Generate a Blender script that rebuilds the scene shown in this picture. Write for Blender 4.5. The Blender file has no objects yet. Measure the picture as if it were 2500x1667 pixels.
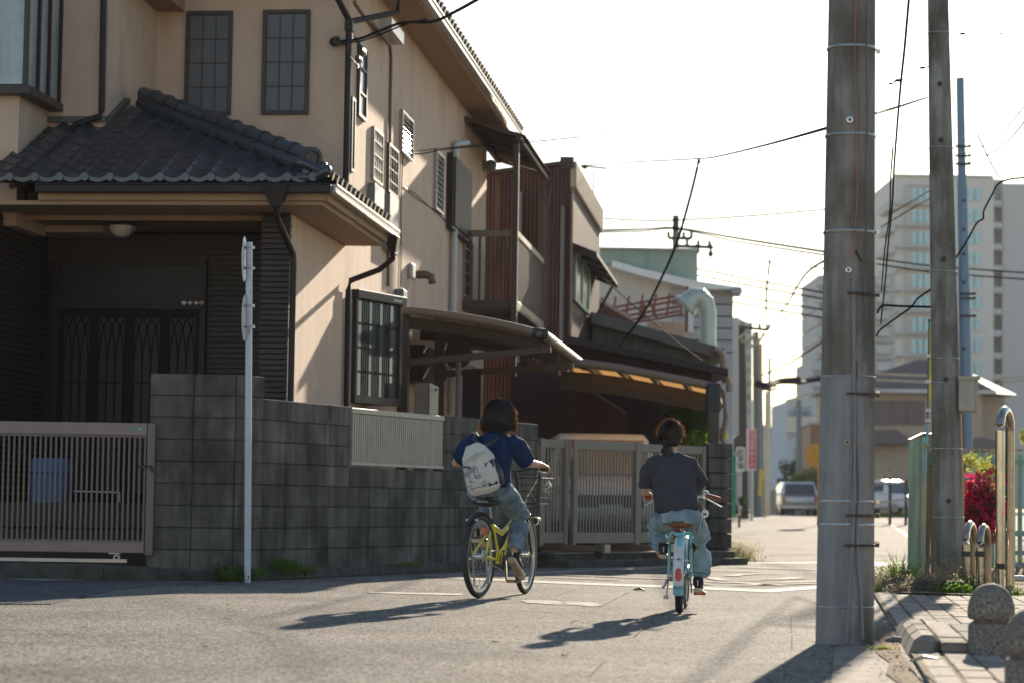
import bpy, bmesh, math, random
from mathutils import Vector, Matrix, noise
R = math.radians
rnd = random.Random(7)
S = bpy.context.scene
COL = S.collection
# ------------------------------------------------------------------ camera, world, sun, exposure
FPX = 5900.0; CAMH = 0.75; PITCH = math.atan(391.5/FPX); ROLL = 0.015
_F = Vector((0, math.cos(PITCH), math.sin(PITCH))); _R0 = Vector((1, 0, 0)); _U0 = Vector((0, -math.sin(PITCH), math.cos(PITCH)))
_R = _R0*math.cos(ROLL)+_U0*math.sin(ROLL); _U = -_R0*math.sin(ROLL)+_U0*math.cos(ROLL)
CAM = Vector((0, 0, CAMH))
cd = bpy.data.cameras.new('camera'); co = bpy.data.objects.new('camera', cd); COL.objects.link(co)
cd.sensor_width = 36; cd.lens = FPX/2500*36; cd.clip_end = 3000; cd.clip_start = 0.1
mw = Matrix((( _R.x, _U.x, -_F.x, 0), (_R.y, _U.y, -_F.y, 0), (_R.z, _U.z, -_F.z, CAMH), (0, 0, 0, 1)))
co.matrix_world = mw
cd.dof.use_dof = True; cd.dof.focus_distance = 18.0; cd.dof.aperture_fstop = 3.2
S.camera = co
SUN_AZ = R(12.5); SUN_EL = R(16.2)
w = bpy.data.worlds.new("World"); S.world = w; w.use_nodes = True
nt = w.node_tree; bg = nt.nodes['Background']
sky = nt.nodes.new('ShaderNodeTexSky'); sky.sky_type = 'NISHITA'; sky.sun_disc = False
sky.sun_elevation = SUN_EL; sky.sun_rotation = SUN_AZ; sky.dust_density = 0.25; sky.air_density = 1.0; sky.ozone_density = 1.0
nt.links.new(sky.outputs[0], bg.inputs[0]); bg.inputs[1].default_value = 0.07
sd = bpy.data.lights.new('sun', 'SUN'); sd.energy = 5.0; sd.angle = R(0.6); sd.color = (1, .86, .68)
so = bpy.data.objects.new('sun', sd); COL.objects.link(so)
sdir = Vector((math.sin(SUN_AZ)*math.cos(SUN_EL), math.cos(SUN_AZ)*math.cos(SUN_EL), math.sin(SUN_EL)))
so.rotation_euler = sdir.to_track_quat('Z', 'Y').to_euler(); so.location = (20, 60, 40)
S.view_settings.view_transform = 'Standard'; S.view_settings.look = 'None'; S.view_settings.gamma = 1; S.view_settings.use_curve_mapping = False
S.view_settings.exposure = 1.45
# ------------------------------------------------------------------ helpers: places
def g(Y):                                    # the street climbs a little beyond the crossing
    t = min(max((Y-32)/55.0, 0), 1); return .34*t*t*(3-2*t)
def ray(px, py):
    u = (px-1250)/FPX; v = -(py-833.5)/FPX
    return (_F+_R*u+_U*v)
def at(px, py, Y):
    d = ray(px, py); return CAM+d*(Y/d.y)
def gp(px, py, z=0.0):                       # where a ray meets the ground (plus z)
    d = ray(px, py); Y = 20.0
    for _ in range(30):
        zz = g(Y)+z
        if d.z > -1e-4: Y = 200.0; break
        Y = (CAMH-zz)/(-d.z)*d.y
    p = CAM+d*(Y/d.y); p.z = g(Y)+z; return p
def D(x, y): return (x*1.06293, y*1.06313)
# ------------------------------------------------------------------ helpers: objects
WM = {}
def tag(o, label=None, cat=None, group=None, kind=None):
    if label: o['label'] = label
    if cat: o['category'] = cat
    if group: o['group'] = group
    if kind: o['kind'] = kind
    return o
def thing(name, label, cat, loc=(0, 0, 0), rotz=0.0, group=None):
    o = bpy.data.objects.new(name, None); COL.objects.link(o); o.empty_display_size = .1
    o.location = loc; o.rotation_euler = (0, 0, rotz)
    WM[o.name] = Matrix.Translation(Vector(loc)) @ Matrix.Rotation(rotz, 4, 'Z')
    return tag(o, label, cat, group)
def wmat(o): return WM.get(o.name, Matrix.Identity(4))
def frame_for(d, up=None):
    d = d.normalized(); up = up or Vector((0, 0, 1))
    if abs(d.dot(up)) > .98: up = Vector((0, 1, 0)) if abs(d.y) < .9 else Vector((1, 0, 0))
    s = d.cross(up).normalized(); return s, s.cross(d).normalized()
class MB:
    def __init__(self): self.v = []; self.f = []
    def add(self, vs, fs):
        n = len(self.v); self.v += [Vector(a) for a in vs]; self.f += [tuple(i+n for i in q) for q in fs]; return self
    def box(self, a, b):
        x0, x1 = sorted((a[0], b[0])); y0, y1 = sorted((a[1], b[1])); z0, z1 = sorted((a[2], b[2]))
        return self.add([(x0,y0,z0),(x1,y0,z0),(x1,y1,z0),(x0,y1,z0),(x0,y0,z1),(x1,y0,z1),(x1,y1,z1),(x0,y1,z1)],
                 [(0,3,2,1),(4,5,6,7),(0,1,5,4),(1,2,6,5),(2,3,7,6),(3,0,4,7)])
    def hexa(self, lo, hi):                     # 4 bottom corners, 4 top corners
        return self.add(list(lo)+list(hi), [(0,3,2,1),(4,5,6,7),(0,1,5,4),(1,2,6,5),(2,3,7,6),(3,0,4,7)])
    def bar(self, p, q, w, h, up=None):         # rectangular bar from p to q
        p = Vector(p); q = Vector(q); s, u = frame_for(q-p, up); s = s*w/2; u = u*h/2
        return self.add([p-s-u, p+s-u, p+s+u, p-s+u, q-s-u, q+s-u, q+s+u, q-s+u], [(0,3,2,1),(4,5,6,7),(0,1,5,4),(1,2,6,5),(2,3,7,6),(3,0,4,7)])
    def loft(self, pts, rad, n=8, up=None, caps=True, power=1.0):
        pts = [Vector(p) for p in pts]; m = len(pts); vs = []
        for i, p in enumerate(pts):
            d = (pts[min(i+1, m-1)]-pts[max(i-1, 0)])
            s, u = frame_for(d, up); r = rad[i] if isinstance(rad, list) else rad
            rx, ry = r if isinstance(r, (list, tuple)) else (r, r)
            for k in range(n):
                a = 2*math.pi*k/n; c, e = math.cos(a), math.sin(a)
                if power != 1: c = math.copysign(abs(c)**power, c); e = math.copysign(abs(e)**power, e)
                vs.append(p+s*rx*c+u*ry*e)
        fs = []
        for i in range(m-1):
            for k in range(n):
                k2 = (k+1) % n; fs.append((i*n+k, i*n+k2, (i+1)*n+k2, (i+1)*n+k))
        if caps: fs.append(tuple(range(n-1, -1, -1))); fs.append(tuple((m-1)*n+k for k in range(n)))
        return self.add(vs, fs)
    def tube(self, pts, r, n=8): return self.loft(pts, r, n)
    def prism(self, poly, vec):                 # extrude a polygon
        k = len(poly); vec = Vector(vec); vs = [Vector(p) for p in poly]; vs += [p+vec for p in vs[:k]]
        return self.add(vs, [tuple(range(k-1, -1, -1)), tuple(range(k, 2*k))]+[(i, (i+1) % k, k+(i+1) % k, k+i) for i in range(k)])
    def quad(self, *p): return self.add(p, [tuple(range(len(p)))])
    def ring(self, c, ax, R1, r, N=28, n=8, sq=1.0):       # torus round axis ax
        c = Vector(c); ax = Vector(ax).normalized(); s, u = frame_for(ax); vs = []; fs = []
        for i in range(N):
            a = 2*math.pi*i/N; rd = s*math.cos(a)+u*math.sin(a)
            for k in range(n):
                b = 2*math.pi*k/n; vs.append(c+rd*(R1+r*math.cos(b))+ax*(r*sq*math.sin(b)))
        for i in range(N):
            for k in range(n):
                i2 = (i+1) % N; k2 = (k+1) % n; fs.append((i*n+k, i2*n+k, i2*n+k2, i*n+k2))
        return self.add(vs, fs)
    def lathe(self, c, prof, n=20):             # profile of (radius, z) round a vertical axis at c
        c = Vector(c); vs = []; fs = []; m = len(prof)
        for r, z in prof:
            for k in range(n):
                a = 2*math.pi*k/n; vs.append(c+Vector((r*math.cos(a), r*math.sin(a), z)))
        for i in range(m-1):
            for k in range(n):
                k2 = (k+1) % n; fs.append((i*n+k, i*n+k2, (i+1)*n+k2, (i+1)*n+k))
        fs.append(tuple(range(n-1, -1, -1))); fs.append(tuple((m-1)*n+k for k in range(n)))
        return self.add(vs, fs)
    def ball(self, c, r, n=12, m=8):
        c = Vector(c); rx, ry, rz = r if isinstance(r, (list, tuple)) else (r, r, r)
        vs = [c+Vector((0, 0, -rz))]; fs = []
        for i in range(1, m):
            t = -math.pi/2+math.pi*i/m
            for k in range(n):
                a = 2*math.pi*k/n; vs.append(c+Vector((rx*math.cos(t)*math.cos(a), ry*math.cos(t)*math.sin(a), rz*math.sin(t))))
        vs.append(c+Vector((0, 0, rz)))
        for k in range(n): fs.append((0, 1+(k+1) % n, 1+k))
        for i in range(m-2):
            for k in range(n):
                k2 = (k+1) % n; a = 1+i*n; fs.append((a+k, a+k2, a+n+k2, a+n+k))
        a = 1+(m-2)*n
        for k in range(n): fs.append((a+k, a+(k+1) % n, len(vs)-1))
        return self.add(vs, fs)
    def mesh(self, name, mat=None, smooth=False, bevel=0, fixn=True):
        me = bpy.data.meshes.new(name); me.from_pydata([tuple(p) for p in self.v], [], self.f)
        if fixn or bevel:
            bm = bmesh.new(); bm.from_mesh(me)
            if fixn: bmesh.ops.recalc_face_normals(bm, faces=bm.faces)
            if bevel: bmesh.ops.bevel(bm, geom=[e for e in bm.edges if e.calc_face_angle(0) > .5], offset=bevel, segments=1, affect='EDGES', clamp_overlap=True)
            bm.to_mesh(me); bm.free()
        if mat: me.materials.append(mat)
        if smooth:
            me.shade_smooth()
            if smooth != 'full': me.set_sharp_from_angle(angle=R(38))
        return me
    def build(self, name, mat, parent=None, smooth=False, bevel=0, local=False, kind=None, label=None, fixn=True, cat=None, group=None):
        if parent is not None and not local:
            inv = wmat(parent).inverted(); self.v = [inv @ p for p in self.v]
        o = bpy.data.objects.new(name, self.mesh(name, mat, smooth, bevel, fixn)); COL.objects.link(o)
        if parent is not None: o.parent = parent; WM[o.name] = wmat(parent)
        return tag(o, label, cat, group, kind)
def piece(name, me, parent, loc, rot=(0, 0, 0), scale=(1, 1, 1)):
    o = bpy.data.objects.new(name, me); COL.objects.link(o); o.parent = parent
    o.location = loc; o.rotation_euler = rot; o.scale = scale
    return o
def copy_tree(o, parent=None):
    c = o.copy(); COL.objects.link(c); c.parent = parent
    for ch in o.children: copy_tree(ch, c)
    return c
def struct(mb, name, mat, **k): return mb.build(name, mat, kind='structure', **k)
# ------------------------------------------------------------------ materials
def M(name, col, rough=.7, var=.18, scale=6, bump=0.0, bscale=90, metal=0.0, streak=0.0, rv=0.0, world=False, spec=.5, sub=None, dirt=None, detail=5, hi=None):
    m = bpy.data.materials.new(name); m.use_nodes = True; n = m.node_tree; L = n.links; b = n.nodes['Principled BSDF']
    b.inputs['Roughness'].default_value = rough; b.inputs['Metallic'].default_value = metal; b.inputs['Specular IOR Level'].default_value = spec
    def N(t, **kw):
        x = n.nodes.new(t)
        for a, c in kw.items(): setattr(x, a, c)
        return x
    if world: src = N('ShaderNodeNewGeometry').outputs['Position']
    else: src = N('ShaderNodeTexCoord').outputs['Object']
    if rv:
        oi = N('ShaderNodeObjectInfo'); ad = N('ShaderNodeVectorMath', operation='ADD'); sc = N('ShaderNodeVectorMath', operation='SCALE')
        cx = N('ShaderNodeCombineXYZ')
        for i in range(3): L.new(oi.outputs['Random'], cx.inputs[i])
        L.new(cx.outputs[0], sc.inputs[0]); sc.inputs['Scale'].default_value = 37.0
        L.new(src, ad.inputs[0]); L.new(sc.outputs[0], ad.inputs[1]); 
        if not world: src = ad.outputs[0]
    def noi(s, det=detail, zs=1.0, vec=None):
        x = N('ShaderNodeTexNoise'); x.inputs['Scale'].default_value = s; x.inputs['Detail'].default_value = det; x.inputs['Roughness'].default_value = .6
        mp = N('ShaderNodeMapping'); mp.inputs['Scale'].default_value = (1, 1, zs); L.new(src, mp.inputs[0]); L.new(mp.outputs[0], x.inputs['Vector']); return x.outputs['Fac']
    def mapr(s, a, b2, c, d):
        x = N('ShaderNodeMapRange'); L.new(s, x.inputs[0])
        for i, q in enumerate((a, b2, c, d)): x.inputs[i+1].default_value = q
        return x.outputs[0]
    def mul(s, t):
        x = N('ShaderNodeMath', operation='MULTIPLY'); L.new(s, x.inputs[0])
        if isinstance(t, float): x.inputs[1].default_value = t
        else: L.new(t, x.inputs[1])
        return x.outputs[0]
    f = mapr(noi(scale), .25, .75, 1-var, 1+var)
    if streak: f = mul(f, mapr(noi(scale*2.2, 4, .09), .3, .7, 1-streak, 1+streak*.45))
    if rv: f = mul(f, mapr(oi.outputs['Random'], 0, 1, 1-rv, 1+rv))
    mx = N('ShaderNodeMix', data_type='RGBA', blend_type='MULTIPLY'); mx.inputs[0].default_value = 1
    mx.inputs[6].default_value = (*col, 1); gr = N('ShaderNodeCombineColor')
    for i in range(3): L.new(f, gr.inputs[i])
    L.new(gr.outputs[0], mx.inputs[7]); out = mx.outputs[2]
    if dirt:
        dc, ds, lo, hi2 = dirt
        m2 = N('ShaderNodeMix', data_type='RGBA'); L.new(out, m2.inputs[6]); m2.inputs[7].default_value = (*dc, 1)
        L.new(mapr(noi(ds, 6, .5 if streak else 1), lo, hi2, 0, 1), m2.inputs[0]); out = m2.outputs[2]
    L.new(out, b.inputs['Base Color'])
    if bump:
        bp = N('ShaderNodeBump'); bp.inputs['Strength'].default_value = 1; bp.inputs['Distance'].default_value = bump
        L.new(noi(bscale, 3), bp.inputs['Height']); L.new(bp.outputs[0], b.inputs['Normal'])
    if sub: b.inputs['Subsurface Weight'].default_value = sub; b.inputs['Subsurface Radius'].default_value = (.02, .008, .005)
    return m
def Glass(name, col=(.03, .035, .04), rough=.06, spec=1.0):
    return M(name, col, rough, var=.15, scale=1.5, spec=spec)
def Trans(name, col, amt=.6, rough=.5, var=.1):       # thin translucent sheet
    m = M(name, col, rough, var=var); n = m.node_tree; b = n.nodes['Principled BSDF']; o = n.nodes['Material Output']
    t = n.nodes.new('ShaderNodeBsdfTranslucent'); t.inputs[0].default_value = (*col, 1)
    mx = n.nodes.new('ShaderNodeMixShader'); mx.inputs[0].default_value = amt
    n.links.new(b.outputs[0], mx.inputs[1]); n.links.new(t.outputs[0], mx.inputs[2]); n.links.new(mx.outputs[0], o.inputs[0]); return m
MT = {}
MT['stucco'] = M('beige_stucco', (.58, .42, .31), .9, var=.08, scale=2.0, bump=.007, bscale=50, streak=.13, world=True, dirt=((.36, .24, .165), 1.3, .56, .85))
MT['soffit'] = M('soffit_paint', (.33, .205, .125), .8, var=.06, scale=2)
MT['trim'] = M('brown_metal', (.05, .036, .034), .45, var=.12, scale=5, spec=.3)
MT['trimd'] = M('dark_brown_metal', (.022, .013, .014), .5, var=.1, spec=.25)
MT['bronze'] = M('bronze_aluminium', (.075, .052, .038), .5, var=.1, spec=.3)
MT['bronzel'] = M('light_bronze_aluminium', (.20, .15, .11), .5, var=.1, spec=.3)
MT['gutterl'] = M('pale_gutter_metal', (.34, .31, .27), .28, var=.1, metal=.5)
MT['tile'] = M('glazed_roof_tile', (.024, .029, .040), .3, var=.25, scale=8, rv=.3, spec=.7)
MT['brick'] = M('dark_brown_tile', (.028, .016, .015), .6, var=.2, scale=9, rv=.22, bump=.002)
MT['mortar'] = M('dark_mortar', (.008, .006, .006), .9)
MT['block'] = M('weathered_concrete_block', (.122, .113, .10), .95, var=.38, scale=3.2, bump=.005, bscale=60, streak=.5, rv=.2, world=True, dirt=((.018, .019, .016), 2.6, .49, .74), spec=.15)
MT['joint'] = M('block_mortar', (.035, .034, .03), .95, world=True)
MT['conc'] = M('concrete', (.27, .255, .23), .9, var=.2, scale=5, bump=.003, rv=.1, dirt=((.1, .09, .07), 6, .5, .8))
MT['concd'] = M('dark_damp_concrete', (.07, .065, .055), .95, var=.35, scale=7, bump=.006, dirt=((.02, .022, .014), 5, .45, .7))
MT['gatepink'] = M('pinkish_gate_aluminium', (.25, .185, .18), .5, var=.08, metal=.15)
MT['gateslat'] = M('bronze_gate_slat', (.15, .125, .105), .45, metal=.2)
MT['taupe'] = M('taupe_painted_aluminium', (.20, .175, .14), .5, var=.1, streak=.1)
MT['pale'] = M('pale_painted_aluminium', (.36, .33, .27), .5, var=.1, metal=.1, streak=.12)
MT['glassd'] = Glass('dark_glass', (.02, .022, .026), .05)
MT['frost'] = M('frosted_glass', (.035, .038, .045), .3, var=.3, scale=2.5, bump=.004, bscale=120, spec=.9)
MT['curtain'] = M('curtained_glass', (.30, .34, .35), .18, var=.25, scale=3, streak=.3, spec=.8)
MT['white'] = M('white_paint', (.68, .68, .66), .5, var=.06)
MT['whitep'] = M('white_pole_paint', (.5, .53, .58), .4, var=.08, streak=.1, dirt=((.2, .15, .12), 14, .64, .75))
MT['steel'] = M('galvanised_steel', (.38, .38, .37), .35, metal=.7, var=.15)
MT['black'] = M('black_rubber', (.018, .018, .02), .55, var=.1)
MT['plastic'] = M('black_plastic', (.02, .02, .022), .35)
MT['chrome'] = M('chrome', (.6, .6, .6), .12, metal=1.0, var=.05)
MT['cable'] = M('cable_sheath', (.03, .03, .03), .6)
# ------------------------------------------------------------------ ground, markings, kerbs
def asphalt(name, base, warm, rough=.55):
    m = bpy.data.materials.new(name); m.use_nodes = True; n = m.node_tree; L = n.links; b = n.nodes['Principled BSDF']
    geo = n.nodes.new('ShaderNodeNewGeometry')
    def noi(s, d=3, r=.6):
        x = n.nodes.new('ShaderNodeTexNoise'); x.inputs['Scale'].default_value = s; x.inputs['Detail'].default_value = d; x.inputs['Roughness'].default_value = r
        L.new(geo.outputs['Position'], x.inputs['Vector']); return x.outputs['Fac']
    vo = n.nodes.new('ShaderNodeTexVoronoi'); vo.inputs['Scale'].default_value = 85; L.new(geo.outputs['Position'], vo.inputs['Vector'])
    cr = n.nodes.new('ShaderNodeValToRGB'); cr.color_ramp.elements[0].position = .33; cr.color_ramp.elements[1].position = .68
    cr.color_ramp.elements[0].color = (*[c*.22 for c in base], 1); cr.color_ramp.elements[1].color = (*[c*1.9 for c in warm], 1)
    mx = n.nodes.new('ShaderNodeMix'); mx.data_type = 'FLOAT'; mx.inputs[0].default_value = .5
    L.new(noi(60, 4, .8), mx.inputs[2]); L.new(vo.outputs['Color'], mx.inputs[3]); L.new(mx.outputs[0], cr.inputs[0])
    ml = n.nodes.new('ShaderNodeMix'); ml.data_type = 'RGBA'; ml.blend_type = 'MULTIPLY'; ml.inputs[0].default_value = 1
    mr = n.nodes.new('ShaderNodeMapRange'); L.new(noi(.7, 6), mr.inputs[0]); mr.inputs[1].default_value = .3; mr.inputs[2].default_value = .7; mr.inputs[3].default_value = .72; mr.inputs[4].default_value = 1.2
    gc = n.nodes.new('ShaderNodeCombineColor')
    for i in range(3): L.new(mr.outputs[0], gc.inputs[i])
    L.new(cr.outputs[0], ml.inputs[6]); L.new(gc.outputs[0], ml.inputs[7])
    # hairline cracks
    v2 = n.nodes.new('ShaderNodeTexVoronoi'); v2.feature = 'DISTANCE_TO_EDGE'; v2.inputs['Scale'].default_value = .55
    wv = n.nodes.new('ShaderNodeVectorMath'); wv.operation = 'ADD'; nn = n.nodes.new('ShaderNodeTexNoise'); nn.inputs['Scale'].default_value = 2.5; L.new(geo.outputs['Position'], nn.inputs['Vector'])
    L.new(geo.outputs['Position'], wv.inputs[0]); L.new(nn.outputs['Color'], wv.inputs[1]); L.new(wv.outputs[0], v2.inputs['Vector'])
    m3 = n.nodes.new('ShaderNodeMapRange'); L.new(v2.outputs['Distance'], m3.inputs[0]); m3.inputs[1].default_value = .002; m3.inputs[2].default_value = .007; m3.inputs[3].default_value = .45; m3.inputs[4].default_value = 1
    g3 = n.nodes.new('ShaderNodeCombineColor')
    for i in range(3): L.new(m3.outputs[0], g3.inputs[i])
    m4 = n.nodes.new('ShaderNodeMix'); m4.data_type = 'RGBA'; m4.blend_type = 'MULTIPLY'; m4.inputs[0].default_value = 1
    L.new(ml.outputs[2], m4.inputs[6]); L.new(g3.outputs[0], m4.inputs[7]); L.new(m4.outputs[2], b.inputs['Base Color'])
    b.inputs['Roughness'].default_value = rough; b.inputs['Specular IOR Level'].default_value = .015
    bp = n.nodes.new('ShaderNodeBump'); bp.inputs['Distance'].default_value = .014; bp.inputs['Strength'].default_value = .9
    L.new(mx.outputs[0], bp.inputs['Height']); L.new(bp.outputs[0], b.inputs['Normal']); return m
MT['asphalt'] = asphalt('aged_asphalt', (.135, .13, .122), (.215, .20, .178), .85)
MT['asphalt2'] = asphalt('smooth_shade_asphalt', (.11, .11, .115), (.14, .14, .14), .85)  # newer asphalt, with the house shade's bluish tone put into the colour
MT['line'] = M('worn_white_road_paint', (.42, .40, .36), .85, var=.15, scale=8, spec=.05, dirt=((.2, .19, .17), 8, .42, .6), world=True)
MT['lineg'] = M('faded_green_white_road_paint', (.35, .38, .31), .85, var=.15, scale=8, spec=.05, dirt=((.22, .205, .18), 7, .40, .58), world=True)
xs = [-600, -200, -60, -20]+[-12+.8*i for i in range(31)]+[20, 60, 200, 600]
ys = [-8, 0]+[4+1.0*i for i in range(100)]+[120, 160, 240, 400, 700, 1300]
mb = MB(); nx = len(xs); mb.v = [Vector((x, y, g(y))) for y in ys for x in xs]
mb.f = [(j*nx+i, j*nx+i+1, (j+1)*nx+i+1, (j+1)*nx+i) for j in range(len(ys)-1) for i in range(nx-1)]
struct(mb, 'ground', MT['asphalt'], smooth=True, fixn=False)
def flat(name, pts, mat, z=.004, th=0, **k):            # a painted sheet given by picture points on the ground
    P = [gp(x, y, z) for x, y in pts]
    m = MB()
    if th: m.prism([p-Vector((0, 0, z)) for p in P], (0, 0, z))
    else: m.quad(*P)
    return struct(m, name, mat, **k)
def c2(x, y): return (x/3.36, 1000+y/3.36)
flat('shade_tinted_patch', [(-40, 1472), (0, 1473), (122, 1473), (214, 1453), (290, 1437), (420, 1428), (600, 1424), (598, 1419), (470, 1409), (300, 1398), (-40, 1392)], MT['asphalt2'], .006, th=1)  # smoother asphalt, outlined and darkened along the house's shadow edge
flat('white_line_paint', [c2(-60, 1376), c2(355, 1398), c2(860, 1384), c2(1290, 1370), c2(860, 1350), c2(-60, 1362)], MT['line'], .010)
flat('white_line_paint', [(897, 1443), (1128, 1448), (1128, 1452), (905, 1446.5)], MT['line'])
def c3(x, y): return (1000+x/1.96, 1300+y/1.96)
MT['faint'] = M('nearly_gone_white_paint', (.40, .38, .34), .9, var=.2, scale=10, spec=.05, dirt=((.2, .185, .16), 9, .36, .52), world=True)
def jag(pts, mat, name='worn_paint_patch', n=6, a=1.6):
    rr = random.Random(len(pts)+int(pts[0][0])); out = []
    for i in range(len(pts)):
        p, q = pts[i], pts[(i+1) % len(pts)]
        for k in range(n): t = k/n; out.append(c3(p[0]+(q[0]-p[0])*t+rr.uniform(-8, 8), p[1]+(q[1]-p[1])*t+rr.uniform(-a, a)))
    return flat(name, out, MT[mat])
jag([(530, 322), (690, 322), (740, 330), (720, 342), (560, 334)], 'faint'); jag([(752, 327), (860, 331), (925, 344), (890, 352), (745, 342)], 'faint')
flat('green_edge_line', [c3(40, 202), c3(260, 212), c3(800, 236), c3(1250, 252), c3(1700, 270), c3(1960, 252), c3(2240, 232), c3(2240, 240), c3(1960, 266), c3(1730, 284), c3(1240, 262), c3(800, 246), c3(260, 222)], MT['lineg'])
flat('green_edge_line', [c3(60, 200), c3(640, 184), c3(1180, 160), c3(1500, 141), c3(1960, 139), c3(2400, 140), c3(2400, 145), c3(1960, 145), c3(1510, 148), c3(1180, 170), c3(640, 194), c3(60, 206)], MT['line'])
def stroke(pts, wpx, name='marking_stroke', mat='line'):
    P = [gp(*c3(*p), .008) for p in pts]; L_ = []; R_ = []
    for i, p in enumerate(P):
        d = (P[min(i+1, len(P)-1)]-P[max(i-1, 0)]).normalized(); s = Vector((d.y, -d.x, 0))*wpx/2; L_.append(p+s); R_.append(p-s)
    m = MB(); k = len(P); m.v = L_+R_; m.f = [(i, i+1, k+i+1, k+i) for i in range(k-1)]
    return struct(m, name, MT[mat], fixn=False)
def arc(cx, cy, rx, ry, a0, a1, n=14): return [(cx+rx*math.cos(R(a0+(a1-a0)*i/n)), cy+ry*math.sin(R(a0+(a1-a0)*i/n))) for i in range(n+1)]
stroke(arc(1030, 182, 210, 8, 20, 150, 14), .14, mat='faint'); stroke(arc(1030, 182, 210, 8, 200, 330, 14), .16, mat='faint')
stroke([(700, 200), (900, 206), (1240, 220)], .15, mat='faint'); stroke([(640, 210), (1000, 224)], .14, mat='faint'); stroke([(980, 176), (1110, 186)], .15, mat='faint')
stroke(arc(1700, 208, 165, 13, 190, 300, 14), .16, mat='faint'); stroke(arc(1700, 208, 165, 13, 20, 110, 12), .2, mat='faint'); stroke([(1420, 232), (1600, 238), (1760, 250)], .2, mat='faint'); stroke([(1760, 236), (1940, 232)], .2, mat='faint')
stroke([(1540, 162), (1700, 168), (1940, 176)], .2, mat='faint'); stroke([(1430, 180), (1660, 184)], .2, mat='faint'); stroke([(1300, 232), (1420, 246)], .18, mat='faint'); stroke([(1560, 250), (1940, 240)], .18, mat='faint')
stroke([(1440, 212), (1500, 226), (1680, 226)], .16, mat='faint')
MT['crack'] = M('dark_road_crack', (.055, .05, .046), .95, spec=.05)
for pts in ([(1240, 350), (1190, 392), (1145, 430), (1100, 470), (1030, 530), (970, 575), (900, 645), (830, 715)], [(1562, 310), (1530, 370), (1500, 430), (1430, 560), (1375, 640)], [(1050, 280), (960, 325), (840, 390), (770, 430), (700, 470), (560, 550), (490, 590)], [(1825, 280), (1829, 400), (1831, 560)], [(790, 268), (700, 300)], [(580, 345), (470, 395), (370, 435)]):
    for a, b_ in zip(pts[:-1], pts[1:]):
        for (u0, u1) in ((.0, .42), (.55, .93)):
            if rnd.random() < .5: continue
            q = [(a[0]+(b_[0]-a[0])*u+rnd.uniform(-2, 2), a[1]+(b_[1]-a[1])*u) for u in (u0, (u0+u1)/2, u1)]
            stroke(q, rnd.uniform(.004, .008), 'road_crack', 'crack')
# far end of the street: bright crossing line
flat('stop_line_paint', [(1752, 1258), (1860, 1261), (1860, 1265), (1750, 1262)], MT['line'])
flat('white_line_paint', [(2175, 1274), (2215, 1288), (2215, 1283), (2182, 1270)], MT['line'])
flat('white_line_paint', [(2120, 1372), (2180, 1372), (2180, 1380), (2120, 1380)], MT['line'])
# ------------------------------------------------------------------ block wall
WA = R(23.0); C0 = Vector((-2.43, 22.0, 0)); wd = Vector((math.sin(WA), math.cos(WA), 0)); wn = Vector((math.cos(WA), -math.sin(WA), 0))
wall = thing('block_wall', 'long stained grey concrete block wall round the street corner, with pale weeds at its foot', 'wall', C0)
blockmesh = {}
def block(parent, mat, p, L, H, T, rotz, name='block'):
    k = (round(L, 3), round(H, 3), round(T, 3), mat)
    if k not in blockmesh: blockmesh[k] = MB().box((0, 0, 0), (L, T, H)).mesh('block', MT[mat], bevel=.006)
    j = .006
    return piece(name, blockmesh[k], parent, p, (0, 0, rotz))
T = .12; J = .008
tops = [1.87-.2*i for i in range(10)]
core = MB().box((-.84, .012, 0), (-.005, T, 1.86)); 
for ti, zt in enumerate(tops):
    H = .2-J; zb = zt-H
    if zb < 0: zb = 0.0; H = zt
    for a, b2 in ((-.86, -.46), (-.46, -.075), (-.075, 0)):
        block(wall, 'block', (a+J/2+rnd.uniform(-.001, .001), rnd.uniform(-.003, .003), zb), b2-a-J, H, T, 0)
wrot = math.pi/2-WA                       # local x runs along the bent wall
cols = [0, .38]+[.38+.4425*i for i in range(1, 5)]+[2.15+.444*i for i in range(1, 6)]+[4.37+.448*i for i in range(1, 7)]
core2 = MB()
def wl(t, n, z): return C0+wd*t-wn*n+Vector((0, 0, z))   # n = depth behind the face
core2.hexa([wl(.0, .012, 0), wl(7.06, .012, 0), wl(7.06, T-.01, 0), wl(0, T-.01, 0)], [wl(0, .012, 1.05), wl(7.06, .012, 1.05), wl(7.06, T-.01, 1.05), wl(0, T-.01, 1.05)])
core2.hexa([wl(.0, .012, 1.05), wl(2.14, .012, 1.05), wl(2.14, T-.01, 1.05), wl(0, T-.01, 1.05)], [wl(0, .012, 1.66), wl(2.14, .012, 1.66), wl(2.14, T-.01, 1.66), wl(0, T-.01, 1.66)])
core2.hexa([wl(4.38, .012, 1.05), wl(7.04, .012, 1.05), wl(7.04, T-.01, 1.05), wl(4.38, T-.01, 1.05)], [wl(4.38, .012, 1.66), wl(7.04, .012, 1.66), wl(7.04, T-.01, 1.66), wl(4.38, T-.01, 1.66)])
core.v = [p+C0 for p in core.v]
core.build('mortar', MT['joint'], wall); core2.build('mortar', MT['joint'], wall)
for ci in range(len(cols)-1):
    a, b2 = cols[ci], cols[ci+1]
    for ti, zt in enumerate(tops):
        if ti == 0 and ci > 0: continue
        if 5 <= ci < 10 and zt > 1.1: continue
        H = .2-J; zb = zt-H
        if zb < 0: zb = 0.0; H = zt
        q = wd*(a+J/2)+wn*rnd.uniform(-.003, .003); block(wall, 'block', (q.x, q.y, zb), b2-a-J, H, T, wrot)
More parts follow.
